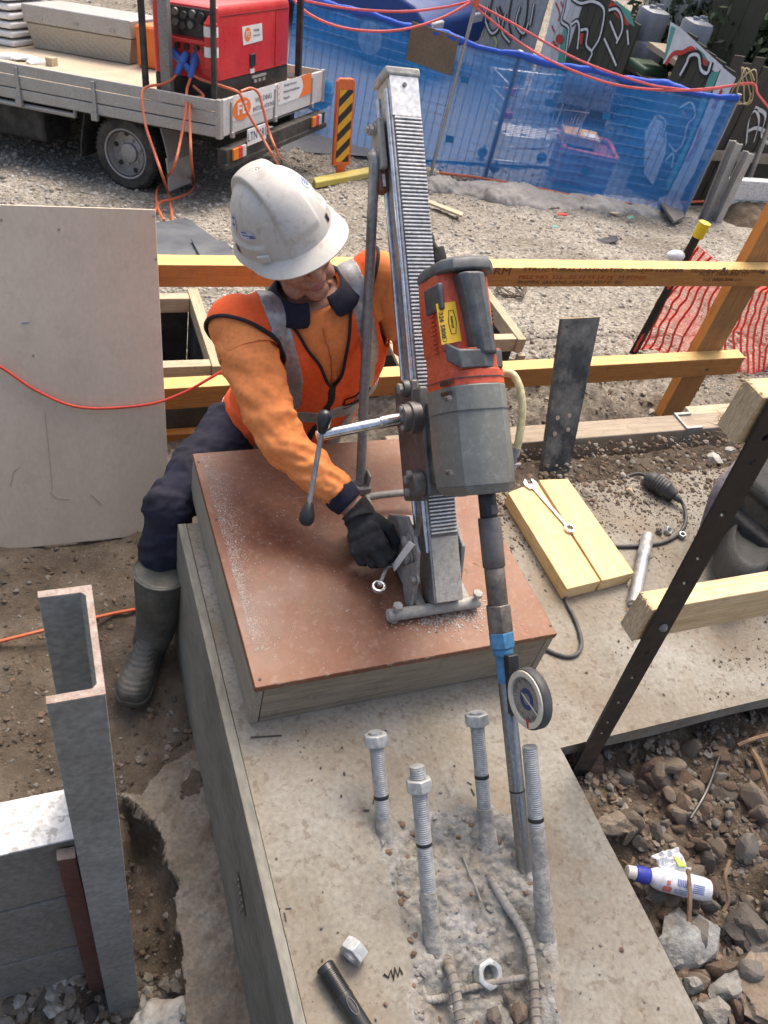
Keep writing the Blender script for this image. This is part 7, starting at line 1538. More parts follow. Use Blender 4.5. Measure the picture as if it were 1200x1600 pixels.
m = MB(); tbox(m, (1.75, 0.10, -0.62), (2.9, 0.5, -0.32)); m.build('tank', M_chas, tk, bevel=0.03)
# rack posts
def post(q, t, w, mat, lab=None, ht=1.3, plane='t'):
    c = tpl(*q, plane, t); m = MB(); m.box(T(c[0], c[1], c[2] - 0.1 + ht / 2), (w, w * 0.8, ht), TAX); m.build('rack_post', mat, tk, bevel=0.004)
post((228, 133), 0.05, 0.045, M_chas); post((466, 108), 0.03, 0.055, M_chas, plane='s')
c = tpl(352, 140, 't', 0.12); m = MB(); m.box(T(0.075, 0.10, 0.5), (0.04, 0.03, 1.2), TAX); m.build('rack_post', M_chas, tk, bevel=0.004)
c = tpl(262, 140, 't', 0.10); m = MB(); m.box(T(c[0], 0.10, c[2] + 0.48), (0.085, 0.06, 1.2), TAX); m.build('rack_post', pm('bare grey steel post', [(0.22, 0.20, 0.185), (0.31, 0.29, 0.27)], rough=0.6, metal=0.3, scale=8), tk, bevel=0.004)
# ---- welder generator on the tray
wd = thing('welder_generator', 'red engine driven welder generator strapped at the rear of the tray', 'generator', tuple(T(0.5, 0.8, -0.12)))
wt = 0.24; wsR = 0.13; wsL = tpl(238, 80, 't', wt)[0]; wtR = tpl(452, 90, 's', wsR)[1]; hT = tpl(352, 13, 't', wt)[2]; hB_ = tpl(340, 128, 't', wt)[2]
m = MB(); tbox(m, (wsR + 0.01, wt + 0.01, -0.118), (wsL - 0.01, wtR - 0.01, hB_ - 0.004)); m.build('base_frame', M_black, wd, bevel=0.01)
def wsec(h, k): 
    r_ = 0.05; pts = []
    for (s, t, a0) in ((wsR, wt, 180), (wsL, wt, 270), (wsL, wtR, 0), (wsR, wtR, 90)):
        cs, ct = (s + r_ if s == wsR else s - r_), (t + r_ if t == wt else t - r_)
        for a in np.linspace(0, 90, 5):
            base = {(1, 1): 180, (0, 1): 270, (0, 0): 0, (1, 0): 90}[(int(s == wsR), int(t == wt))]; an = math.radians(base + a); pts.append((cs + r_ * math.cos(an), ct + r_ * math.sin(an)))
    cs, ct = (wsL + wsR) / 2, (wt + wtR) / 2; pts = sorted(pts, key=lambda p: math.atan2(p[1] - ct, p[0] - cs))
    return [T(cs + (a - cs) * k, ct + (b - ct) * k, h) for a, b in pts]
m = MB(); m.loft([wsec(hB_, 1.0), wsec(hT - 0.05, 1.0), wsec(hT - 0.015, 0.985), wsec(hT, 0.94)]); m.build('canopy', M_red, wd, smooth=35)
pq = [(267, 0), (326, 7), (328, 62), (268, 52)]
c = [tpl(x, y, 't', wt - 0.004) for x, y in pq]; s0, s1 = min(q[0] for q in c), max(q[0] for q in c); hb = min(q[2] for q in c)
m = MB(); tbox(m, (s0, wt - 0.012, hb), (s1, wt - 0.002, hT - 0.03)); pn = m.build('control_panel', M_black, wd, bevel=0.004)
for i, (u_, v_) in enumerate(((0.18, 0.75), (0.4, 0.8), (0.62, 0.72), (0.85, 0.8), (0.2, 0.4), (0.45, 0.42), (0.65, 0.36), (0.85, 0.45))):
    cc = T(s0 + (s1 - s0) * u_, wt - 0.014, hb + (hT - 0.03 - hb) * v_); m = MB(); m.cyl(cc, cc - TW * 0.025, 0.030, 0.026, n=14); m.build('dial' if i % 2 else 'gauge', M_gun if i % 2 else M_chas, pn)
m = MB(); tbox(m, (s0 - 0.01, wt - 0.06, hb - 0.04), (s1 + 0.01, wt - 0.002, hb - 0.012)); m.build('ledge', M_red, wd, bevel=0.006)
for u_ in (0.1, 0.35, 0.6, 0.85):
    m = MB(); cc = T(s0 + (s1 - s0) * u_, wt - 0.004, hb - 0.075); m.cyl(cc, cc - TW * 0.02, 0.022, n=12); m.build('socket', M_black, wd)
sk = [tpl(x, y, 's', wsR - 0.002) for x, y in ((378, 42), (409, 36), (410, 63), (380, 71))]; m = MB(); m.prism([T(*q) for q in sk], -TS * 0.002); m.build('sticker', M_sign, wd, smooth=0)
cc = tpl(387, 54, 's', wsR - 0.0045); m = MB(); m.prism([T(cc[0], cc[1] + 0.062 * math.cos(t), cc[2] + 0.052 * math.sin(t)) for t in np.linspace(0, 6.283, 21)[:-1]], -TS * 0.001); m.build('logo_disc', M_sor, wd, smooth=0)
text('lettering', 'FE', M_sign, T(cc[0] - 0.0012, cc[1], cc[2]), TW, TUP, 0.06, wd, sx=1.3)
for q, s_ in (((401, 47), 'WELDING'), ((401, 55), 'INSTALLATIONS')): cc = tpl(*q, 's', wsR - 0.0045); text('lettering', s_, M_sgy, T(*cc), TW, TUP, 0.024 if len(s_) < 9 else 0.017, wd)
cc = tpl(394, 94, 's', wsR); m = MB(); tbox(m, (wsR - 0.012, cc[1] - 0.05, cc[2] - 0.05), (wsR - 0.001, cc[1] + 0.05, cc[2] + 0.05)); m.build('latch', M_black, wd, bevel=0.008)
m = MB(); tbox(m, (wsR - 0.004, cc[1] - 0.04, cc[2] - 0.10), (wsR - 0.001, cc[1] + 0.04, cc[2] - 0.065)); m.build('sticker', M_sign, wd, smooth=0)
cc = tpl(404, 122, 's', wsR + 0.008); m = MB(); tbox(m, (wsR - 0.001, cc[1] - 0.14, cc[2] + 0.012), (wsR + 0.0095, cc[1] + 0.14, cc[2] + 0.030))
for k in range(3): tbox(m, (wsR - 0.001, cc[1] - 0.10 + 0.085 * k, cc[2] - 0.026), (wsR + 0.0095, cc[1] - 0.05 + 0.085 * k, cc[2] - 0.002))
m.build('printed_mark', M_alt, wd, smooth=0)
dp = tpl(430, 60, 's', wsR)[1]
m = MB(); tbox(m, (wsR - 0.0035, dp - 0.004, hB_ + 0.01), (wsR - 0.0005, dp + 0.004, hT - 0.07)); tbox(m, (wsR - 0.0035, wt + 0.07, hT - 0.075), (wsR - 0.0005, wtR - 0.06, hT - 0.067)); m.build('door_seam', flat('dark red seam', (0.16, 0.01, 0.01), 0.6), wd, smooth=0)
m = MB(); c2 = T(wsR + 0.02, wt - 0.04, tpl(345, 70, 't', wt)[2]); m.cyl(c2 - TUP * 0.17, c2 + TUP * 0.14, 0.055, n=18); m.lathe(c2 + TUP * 0.14, TUP, [(0, 0.05), (0.03, 0.03), (0.05, 0.018)], 14); ex = m.build('body', M_red, None); 
fe = thing('fire_extinguisher', 'small red fire extinguisher strapped at the corner of the welder', 'extinguisher', tuple(c2)); ex.parent = fe
a_ = np.empty(len(ex.data.vertices) * 3); ex.data.vertices.foreach_get('co', a_); a_ = a_.reshape(-1, 3) - np.array(c2); ex.data.vertices.foreach_set('co', a_.ravel()); ex.data.update()
for dz in (-0.09, 0.05): m = MB(); m.cyl(c2 + TUP * dz, c2 + TUP * (dz + 0.07), 0.0565, n=18); m.build('label', M_sign, fe)
# ---- tool chest, crates and bits on the deck
tb0, tb1, tb2, tb3 = tpl(45, 72, 'h', -0.118), tpl(208, 105, 'h', -0.118), None, None
tt_ = (tb0[1] + tb1[1]) / 2; a = tpl(208, 105, 't', tt_); b = tpl(45, 72, 't', tt_); hc = (tpl(32, 3, 't', tt_)[2] + tpl(203, 33, 't', tt_)[2]) / 2; hb = -0.115
bx = thing('tool_chest', 'long aluminium chequer plate tool chest on the truck tray', 'tool chest', tuple(T((a[0] + b[0]) / 2, tt_ + 0.25, hb)))
M_chq = pm('chequer plate', [(0.35, 0.33, 0.285), (0.43, 0.41, 0.36)], rough=0.45, metal=0.35, scale=5, bump=0.1, dust=(0.36, 0.31, 0.24), dust_amt=0.5)
m = MB(); m.loft([[T(a[0] + 0.05, tt_ + 0.02, hb), T(b[0] - 0.05, tt_ + 0.02, hb), T(b[0] - 0.05, tt_ + 0.5, hb), T(a[0] + 0.05, tt_ + 0.5, hb)], [T(a[0], tt_, hc - 0.16), T(b[0], tt_, hc - 0.16), T(b[0], tt_ + 0.55, hc - 0.16), T(a[0], tt_ + 0.55, hc - 0.16)]]); m.build('chest', M_chq, bx, bevel=0.006)
m = MB(); tbox(m, (a[0] - 0.015, tt_ - 0.02, hc - 0.155), (b[0] + 0.015, tt_ + 0.57, hc)); m.build('lid', M_alt, bx, bevel=0.012)
m = MB()
for i in range(26):
    for j in range(6):
        if (i + j) % 2: continue
        s = a[0] + 0.06 + (b[0] - a[0] - 0.12) * i / 25; h = hb + 0.05 + (hc - 0.24 - hb) * j / 5; m.box(T(s, tt_ + 0.016 - 0.018 * (h - hb) / (hc - hb), h), (0.045, 0.008, 0.014), [nrm(TS + TUP * 0.6), TW, nrm(TUP - TS * 0.6)])
m.build('raised_tread', M_chq, bx, kind='stuff', smooth=0)
for f in (0.16, 0.5, 0.84): m = MB(); s = a[0] + (b[0] - a[0]) * f; tbox(m, (s - 0.03, tt_ - 0.026, hc - 0.12), (s + 0.03, tt_ - 0.02, hc - 0.09)); m.build('latch', M_rim, bx)
oc = thing('orange_box', 'orange plastic box wedged between the tool chest and the welder', 'box', tuple(T(a[0] - 0.15, tt_, -0.118))); c0 = tpl(214, 95, 't', tt_ - 0.02)[0]; c1 = tpl(240, 100, 't', tt_ - 0.02)[0]; hO = tpl(214, 38, 't', tt_ - 0.02)[2]
m = MB(); tbox(m, (c1 - 0.12, tt_ - 0.02, -0.115), (min(c0, a[0] - 0.02), tt_ + 0.35, hO)); m.build('box', flat('orange plastic', (0.72, 0.17, 0.02), 0.5), oc, bevel=0.02); m = MB(); tbox(m, (c1 - 0.13, tt_ - 0.03, hO - 0.04), (min(c0, a[0] - 0.018), tt_ + 0.36, hO - 0.015)); m.build('lid_rim', flat('orange plastic', (0.72, 0.17, 0.02)), oc, bevel=0.006)
bs = thing('ribbed_panel_stack', 'stack of white ribbed panels at the far left of the tray', 'panels', tuple(T(b[0] + 0.5, tt_, -0.118))); hP = tpl(10, 2, 't', tt_ - 0.1)[2]
for k in range(6): h0 = -0.115 + (hP + 0.2) * k / 6; m = MB(); tbox(m, (b[0] + 0.06, tt_ - 0.15, h0), (b[0] + 1.2, tt_ + 0.5, h0 + (hP + 0.2) / 6 - 0.022)); m.build('panel', M_sign, bs, bevel=0.02)
c = tpl(81, 99, 'h', -0.10); m = MB(); m.box(T(c[0], c[1], -0.085), (0.07, 0.09, 0.07), TAX); setp(m.build('timber_chock', M_oldTX, bevel=0.004), 'small brown timber chock standing on the truck deck', 'chock')
for i, (x, y, lab) in enumerate(((12, 88, 'white plastic bundle at the left end of the truck deck'), (38, 91, 'middle white plastic bundle on the truck deck'), (57, 96, 'white plastic bundle nearest the timber chock on the deck'))):
    c = tpl(x, y, 'h', -0.10); m = MB(); m.rock(T(*c), 0.085, 990 + i, 2, sq=(1.3, 1, 0.45)); setp(m.build('plastic_bundle', M_sign, smooth=40), lab, 'plastic')
# ---- cables hanging from the welder
M_bplug = flat('blue plug', (0.04, 0.12, 0.42), 0.45)
ds = ndepth(T(0.4, -0.02, -0.1)) - 0.02
def cable(pts, lab, plug=None, r=0.011):
    o = thing('welder_cable', lab, 'cable', tuple(pts[0])); m = MB(); pp = bez(pts, 8); m.tube(pp, r, 8); m.build('cord', M_orcord, o)
    if plug is not None:
        a, b = plug; d = nrm(b - a); L = np.linalg.norm(b - a); m = MB(); m.lathe(a, d, [(0, 0.018), (0.01, 0.032), (L * 0.5, 0.034), (L * 0.52, 0.028), (L * 0.9, 0.026), (L, 0.016)], 14); m.build('plug', M_bplug, o)
dw = ndepth(T(0.5, wt, 0.1)) - 0.06
Dd = lambda x, y, d: D(x, y, d)
gl_ = lambda x, y, h=0.03: G(x, y) + V(0, 0, h)
cable([Dd(297, 62, dw), Dd(293, 78, dw - 0.06), Dd(274, 118, dw - 0.06), Dd(255, 131, dw - 0.05), Dd(236, 134, ds), Dd(224, 140, ds - 0.02), Dd(222, 158, ds - 0.05), Dd(228, 198, ds - 0.05), Dd(242, 240, ds - 0.05), Dd(253, 272, ds - 0.1), gl_(263, 308), gl_(270, 352)], 'orange welder cable hanging over the side left of the others', (Dd(292, 82, dw - 0.06), Dd(275, 117, dw - 0.06)))
cable([Dd(314, 63, dw), Dd(308, 80, dw - 0.05), Dd(297, 124, dw - 0.06), Dd(292, 140, dw - 0.06), Dd(291, 166, ds - 0.03), Dd(283, 215, ds - 0.05), Dd(271, 262, ds - 0.07), gl_(256, 286), gl_(245, 305), gl_(246, 328), gl_(256, 350)], 'orange welder cable hanging in the middle of the truck side', (Dd(308, 80, dw - 0.05), Dd(297, 122, dw - 0.06)))
cable([Dd(268, 58, dw), Dd(265, 72, dw - 0.04), Dd(285, 100, dw - 0.04), Dd(302, 118, dw - 0.05), Dd(322, 127, dw - 0.03), Dd(345, 134, ds), Dd(370, 143, ds), Dd(379, 155, ds + 0.06), Dd(388, 178, ds + 0.1), Dd(410, 215, ds + 0.2), Dd(430, 250, ds + 0.35), gl_(436, 262)], 'orange welder cable crossing over the tailgate sign', (Dd(268, 78, dw - 0.04), Dd(298, 112, dw - 0.05)))
cable([Dd(302, 134, dw - 0.02), Dd(318, 150, dw - 0.02), Dd(305, 153, ds), Dd(297, 165, ds - 0.03), Dd(297, 200, ds - 0.05), Dd(299, 250, ds - 0.06), gl_(303, 290), gl_(296, 306), gl_(272, 316), gl_(250, 322), gl_(240, 340)], 'orange welder cable hanging nearest the rear corner of the tray')
cable([Dd(376, 143, ds + 0.05), Dd(392, 138, ds + 0.12), Dd(404, 146, ds + 0.16), Dd(411, 170, ds + 0.2), Dd(420, 205, ds + 0.28), Dd(434, 240, ds + 0.4), gl_(440, 256)], 'orange welder cable looped over the right of the tailgate sign')
# ================================================================== FENCE, HOARDING AND WHAT LIES BEHIND
# ---- striped hazard board
b0_ = G(531, 277); dB = ndepth(b0_); rgt = nrm(V(0.93, 0.10, 0.0)); topc = D(541, 122, dB - 0.55)
# stand it up: lean as photographed
upB = nrm(topc - b0_); 
hz = thing('hazard_board', 'black and yellow striped hazard board in orange frame on a yellow foot', 'hazard board', tuple(b0_))
rgt = nrm(rgt - upB * (rgt @ upB)); nB = np.cross(rgt, upB); nB = nB if nB[1] < 0 else -nB
dtop = np.linalg.norm(topc - b0_); w_ = 13 * dB / F_PX
def hb(x, h, n=0.0): return b0_ + rgt * x + upB * h + nB * n
m = MB(); h0, h1 = dtop * 0.13, dtop; cr = 0.03
ol = [hb(-w_ * 1.12, h0), hb(w_ * 1.12, h0), hb(w_ * 1.12, h1 - cr), hb(w_ * 1.12 - cr, h1), hb(-w_ * 1.12 + cr, h1), hb(-w_ * 1.12, h1 - cr)]
m.prism([p - nB * 0.03 for p in ol], nB * 0.055); m.build('frame', flat('orange frame plastic', (0.72, 0.16, 0.04), 0.5), hz, bevel=0.008)
m = MB(); hs0, hs1 = h0 + 0.04, h1 - 0.10; m.prism([hb(-w_ * 0.82, hs0, 0.026), hb(w_ * 0.82, hs0, 0.026), hb(w_ * 0.82, hs1, 0.026), hb(-w_ * 0.82, hs1, 0.026)], nB * 0.003); m.build('face', M_black, hz, smooth=0)
M_stripe = flat('yellow reflective stripe', (0.78, 0.40, 0.02), 0.4)
ww = w_ * 0.82; st_ = (hs1 - hs0) / 4.15
for k in range(5):
    y0 = hs0 + k * st_ - st_ * 0.35; poly = [(-ww, y0), (ww, y0 + 2 * ww * 0.95), (ww, y0 + 2 * ww * 0.95 + st_ * 0.5), (-ww, y0 + st_ * 0.5)]
    out = []
    def clip(poly, h, keep_above):
        o = []
        for i in range(len(poly)):
            a, b = poly[i], poly[(i + 1) % len(poly)]; ia = (a[1] >= h) == keep_above; ib = (b[1] >= h) == keep_above
            if ia: o.append(a)
            if ia != ib: t = (h - a[1]) / (b[1] - a[1]); o.append((a[0] + (b[0] - a[0]) * t, h))
        return o
    poly = clip(clip(poly, hs0, True), hs1, False) if poly else []
    if len(poly) >= 3: m = MB(); m.prism([hb(x, y, 0.0292) for x, y in poly], nB * 0.0012); m.build('stripe', M_stripe, hz, smooth=0)
m = MB(); m.prism([hb(-w_ * 0.5, 0.02, -0.02), hb(w_ * 0.5, 0.02, -0.02), hb(w_ * 0.62, h0, -0.02), hb(-w_ * 0.62, h0, -0.02)], nB * 0.04); m.build('stem', flat('orange frame plastic', (0.72, 0.16, 0.04)), hz, bevel=0.006)
m = MB(); q = [G(488, 286), G(578, 268), G(581, 277), G(492, 294)]; m.prism([p + V(0, 0, -0.01) for p in q], (0, 0, 0.07)); m.build('foot', flat('faded yellow rubber', (0.60, 0.48, 0.09), 0.7, dust=(0.42, 0.38, 0.25), dust_amt=0.5), hz, bevel=0.012)
# ---- temporary fence with blue shade mesh
def vtop(p, y):
    zs = np.linspace(p[2], p[2] + 4, 4001); v = MW.T @ (np.stack([np.full(4001, p[0]), np.full(4001, p[1]), zs]) - CAM[:, None]); yy = 800 + F_PX * v[1] / v[2]; return V(p[0], p[1], zs[np.argmin(np.abs(yy - y))])
fl_, fm_, fr_ = G(440, 196), G(755, 284), G(1066, 341)
tl_, tm_, tr2 = vtop(fl_, -14), vtop(fm_, 84), vtop(fr_, 152)
def blue_mat():
    m = bpy.data.materials.new('blue shade mesh'); m.use_nodes = True; n = m.node_tree.nodes; l = m.node_tree.links; b = n['Principled BSDF']
    b.inputs['Roughness'].default_value = 0.7; b.inputs['Specular IOR Level'].default_value = 0.3
    tc = n.new('ShaderNodeTexCoord'); nz = n.new('ShaderNodeTexNoise'); nz.inputs['Scale'].default_value = 1.4; nz.inputs['Detail'].default_value = 5; l.new(tc.outputs['Object'], nz.inputs['Vector'])
    cr = n.new('ShaderNodeValToRGB'); cr.color_ramp.elements[0].color = (0.024, 0.13, 0.40, 1); cr.color_ramp.elements[1].color = (0.05, 0.22, 0.52, 1); cr.color_ramp.elements[0].position = 0.3; cr.color_ramp.elements[1].position = 0.7; l.new(nz.outputs['Fac'], cr.inputs[0]); l.new(cr.outputs[0], b.inputs['Base Color'])
    tr = n.new('ShaderNodeBsdfTransparent'); tl = n.new('ShaderNodeBsdfTranslucent'); tl.inputs['Color'].default_value = (0.025, 0.19, 0.58, 1)
    m1 = n.new('ShaderNodeMixShader'); m1.inputs[0].default_value = 0.4; l.new(b.outputs[0], m1.inputs[1]); l.new(tl.outputs[0], m1.inputs[2])
    mx = n.new('ShaderNodeMixShader'); mr = n.new('ShaderNodeMapRange'); mr.inputs[1].default_value = 0.3; mr.inputs[2].default_value = 0.7; mr.inputs[3].default_value = 0.55; mr.inputs[4].default_value = 0.70; l.new(nz.outputs['Fac'], mr.inputs[0]); l.new(mr.outputs[0], mx.inputs[0])
    l.new(tr.outputs[0], mx.inputs[1]); l.new(m1.outputs[0], mx.inputs[2]); l.new(mx.outputs[0], n['Material Output'].inputs['Surface']); return m
M_bluem = blue_mat(); M_hem = flat('blue mesh hem', (0.02, 0.10, 0.55), 0.7); M_wire = flat('galvanised wire', (0.045, 0.06, 0.10), 0.6); M_pole = pm('galvanised pole', [(0.33, 0.32, 0.29), (0.45, 0.44, 0.40)], rough=0.5, metal=0.4, scale=10)
for (b0f, t0f, b1f, t1f, lab, posts) in ((fl_, tl_, fm_, tm_, 'blue meshed temporary fence panel behind the hazard board', ()), (fm_, tm_, fr_, tr2, 'blue meshed temporary fence panel in front of the shopping trolley', (0.0, 1.0))):
    o = thing('mesh_fence_panel', lab, 'fence', tuple(b0f), 'temporary fence panels with blue mesh'); dirf = nrm((b1f - b0f) * V(1, 1, 0)); nf = np.cross(dirf, V(0, 0, 1)); nf = nf if nf[1] < 0 else -nf
    Lf = np.linalg.norm((b1f - b0f)); nu = 44; nv = 16
    def fs(u, v, off=0.02):
        a = b0f + (b1f - b0f) * u; b = t0f + (t1f - t0f) * u; p = a + (b - a) * v; p = p + V(0, 0, -0.035 * math.sin(math.pi * ((u * 3) % 1)) * (v > 0.99))
        return p + nf * (off + 0.02 * float(fbm(u * 9, v * 3, 1.3, 4)) + 0.018 * math.sin(u * 40) * (1 - v) * 0.5)
    m = MB(); m.add([fs(u, v) for v in np.linspace(0, 1, nv) for u in np.linspace(0, 1, nu)], [(j * nu + i, j * nu + i + 1, (j + 1) * nu + i + 1, (j + 1) * nu + i) for j in range(nv - 1) for i in range(nu - 1)]); m.build('shade_mesh', M_bluem, o, smooth=80)
    m = MB(); m.tube([fs(u, 1.0) + V(0, 0, 0.012 * float(fbm(u * 14, 0, 1, 5))) for u in np.linspace(0, 1, 60)], [0.032 + 0.012 * float(fbm(u * 16, 3, 1, 6)) for u in np.linspace(0, 1, 60)], 8); m.build('rolled_hem', M_hem, o, smooth=80)
    m = MB(); sp = 0.085; n1 = int(Lf / sp)
    for i in range(n1): u = i / n1; m.tube([b0f + (b1f - b0f) * u, t0f + (t1f - t0f) * u], 0.0035, 3, cap=False)
    for j in range(1, 14): v = j / 14; m.tube([b0f + (t0f - b0f) * v, b1f + (t1f - b1f) * v], 0.0035, 3, cap=False)
    m.build('wire_grid', M_wire, o, kind='stuff', smooth=0)
    for u in posts: a = b0f + (b1f - b0f) * u - nf * 0.045; b = t0f + (t1f - t0f) * u - nf * 0.045; m = MB(); m.tube([a, b + V(0, 0, 0.02)], 0.028 if u < 1 else 0.024, 10); m.build('post', M_pole, o)
    if 'hazard' in lab:
        M_bd = pm('brown sheet', [(0.16, 0.125, 0.085), (0.22, 0.18, 0.125)], rough=0.8, scale=4)
        def onf(x, y, off): r = ray(x, y); t = ((b0f - CAM) @ nf + off) / (r @ nf); return CAM + r * t
        m = MB(); m.prism([onf(*q, 0.06) for q in ((644, 33), (718, 58), (706, 119), (634, 93))], nf * 0.006); m.build('brown_board', M_bd, o)
        tp = ((703, 217), (727, 124))
    else:
        def onf(x, y, off): r = ray(x, y); t = ((b0f - CAM) @ nf + off) / (r @ nf); return CAM + r * t
        m = MB(); m.prism([onf(*q, -0.05) for q in ((888, 108), (966, 124), (952, 178), (872, 160))], -nf * 0.004); sgn = m.build('site_sign', flat('pale sign', (0.66, 0.68, 0.72), 0.5), o)
        a, b = onf(900, 122, -0.048), onf(955, 134, -0.048); dx = nrm(b - a); dy = nrm(onf(880, 110, -0.048) - onf(872, 150, -0.048))
        text('lettering', 'DANGER', flat('faded red', (0.62, 0.40, 0.42), 0.6), onf(924, 128, -0.046), dx, dy, 0.13, o, lift=0.0); text('lettering', 'CONSTRUCTION', flat('faded grey', (0.45, 0.47, 0.52), 0.6), onf(919, 142, -0.046), dx, dy, 0.095, o, lift=0.0); text('lettering', 'SITE', flat('faded grey', (0.45, 0.47, 0.52)), onf(915, 155, -0.046), dx, dy, 0.095, o, lift=0.0)
        tp = ((858, 160), (948, 181), (915, 267), (1047, 200))
    for x, y in tp: m = MB(); m.prism([onf(x - 6, y - 6, 0.05), onf(x + 6, y - 4, 0.05), onf(x + 5, y + 7, 0.05), onf(x - 7, y + 5, 0.05)], nf * 0.003); m.build('mesh_tag', flat('teal tag', (0.01, 0.17, 0.42), 0.6), o, smooth=0)
# thin pole in front that carries the cords
pb_ = G(671, 280); pt_ = D(748, -12, ndepth(pb_) - 0.9); o = thing('cord_pole', 'slim pale pole holding up the pink cords in front of the blue mesh', 'pole', tuple(pb_)); m = MB(); m.tube([pb_ - V(0, 0, 0.05), pb_ + (pt_ - pb_) * 0.5, pt_], [0.017, 0.017, 0.021], 10); m.build('tube', M_pole, o); m = MB(); c = pb_ + (pt_ - pb_) * 0.955; m.cyl(c - nrm(pt_ - pb_) * 0.05, c + nrm(pt_ - pb_) * 0.05, 0.035, n=12); m.build('tape_wrap', M_orcord, o)
M_pink = flat('pink lead', (0.70, 0.12, 0.11), 0.5); dpk = ndepth(pt_) + 0.05
def lead(pts, lab, r=0.012, mat=None): m = MB(); m.tube(bez(pts, 8), r, 6); setp(m.build('extension_lead', mat or M_pink), lab, 'lead')
lead([D(735, 4, dpk), D(690, 28, dpk - 0.05), D(640, 44, dpk - 0.1), D(590, 49, dpk - 0.15), D(530, 42, dpk - 0.2), D(480, 20, dpk - 0.3), D(448, -14, dpk - 0.3)], 'lower pink lead sagging from the pole towards the truck')
lead([D(735, 2, dpk), D(690, 12, dpk), D(630, 18, dpk - 0.1), D(560, 15, dpk - 0.15), D(500, 6, dpk - 0.2), D(440, -8, dpk - 0.3)], 'upper pink lead stretched from the pole towards the truck')
dR = ndepth(tr2) - 0.1
lead([D(737, 6, dpk), D(775, 38, dpk + 0.05), D(820, 72, dpk + 0.08), D(880, 104, dR - 0.1), D(960, 132, dR), D(1040, 141, dR), D(1100, 139, dR), D(1172, 130, dR)], 'lower pink lead swagged over the blue mesh on the right')
lead([D(738, 3, dpk), D(800, 36, dpk + 0.05), D(900, 92, dpk + 0.1), D(1000, 128, dR - 0.05), D(1050, 138, dR), D(1100, 141, dR), D(1172, 130, dR), D(1185, 148, dR), D(1212, 182, dR)], 'upper pink lead running taut along the blue mesh hem')
lead([G(684, 284) + V(0, 0, 0.1), G(740, 288) + V(0, -0.05, 0.1), G(800, 296) + V(0, -0.15, 0.12), G(850, 306) + V(0, -0.15, 0.12), G(920, 318) + V(0, -0.2, 0.12), G(1000, 322) + V(0, -0.15, 0.1), G(1092, 330) + V(0, 0, 0.12)], 'orange lead lying along the grey geotextile at the fence foot', 0.014, M_orcord)
# ---- geotextile along the foot of the fence
gt = MB(); r_ = np.random.default_rng(77)
M_geo = pm('grey geotextile', [(0.36, 0.34, 0.30), (0.48, 0.455, 0.41)], rough=0.95, scale=6, bump=0.3, bscale=40, dust=(0.35, 0.31, 0.25), dust_amt=0.4)
for k, (x, y, a) in enumerate(((690, 294, 0.20), (728, 297, 0.22), (770, 303, 0.25), (815, 312, 0.30), (862, 318, 0.32), (905, 322, 0.28), (945, 328, 0.26), (985, 326, 0.30), (1022, 334, 0.22))): ell(gt, G(x, y) + V(0, 0, 0.0), a * 1.3, a * 0.85, 0.065 + 0.05 * (k % 3 == 0), [nrm(V(0.9, -0.25 + 0.3 * r_.random(), 0)), nrm(V(0.25, 0.9, 0)), V(0, 0, 1)])
setp(remeshed('geotextile', gt, M_geo, None, 0.02, 3, dispf=lambda q: 0.05 * fbm(q[:, 0] * 1.0 + q[:, 2], q[:, 1] * 0.7, 3.5, 3) + 0.03 * np.abs(fbm(q[:, 0] + 0.6 * q[:, 1], q[:, 1] * 0.5 + q[:, 2], 8, 8)) + 0.008 * np.sin(60 * q[:, 0] + 25 * fbm(q[:, 0], q[:, 1], 2.5, 4))), 'grey geotextile roll bunched along the foot of the blue fence', 'geotextile')
m = MB(); c = [G(1020, 330) + V(0, 0, 0.12), G(1048, 322) + V(0, 0, 0.16), G(1066, 346) + V(0, 0, 0.03), G(1050, 354) + V(0, 0, 0.03)]; m.prism(c, (0, 0, 0.03)); setp(m.build('broken_slab', M_precast, bevel=0.004), 'broken grey slab tilted at the right foot of the fence', 'slab')
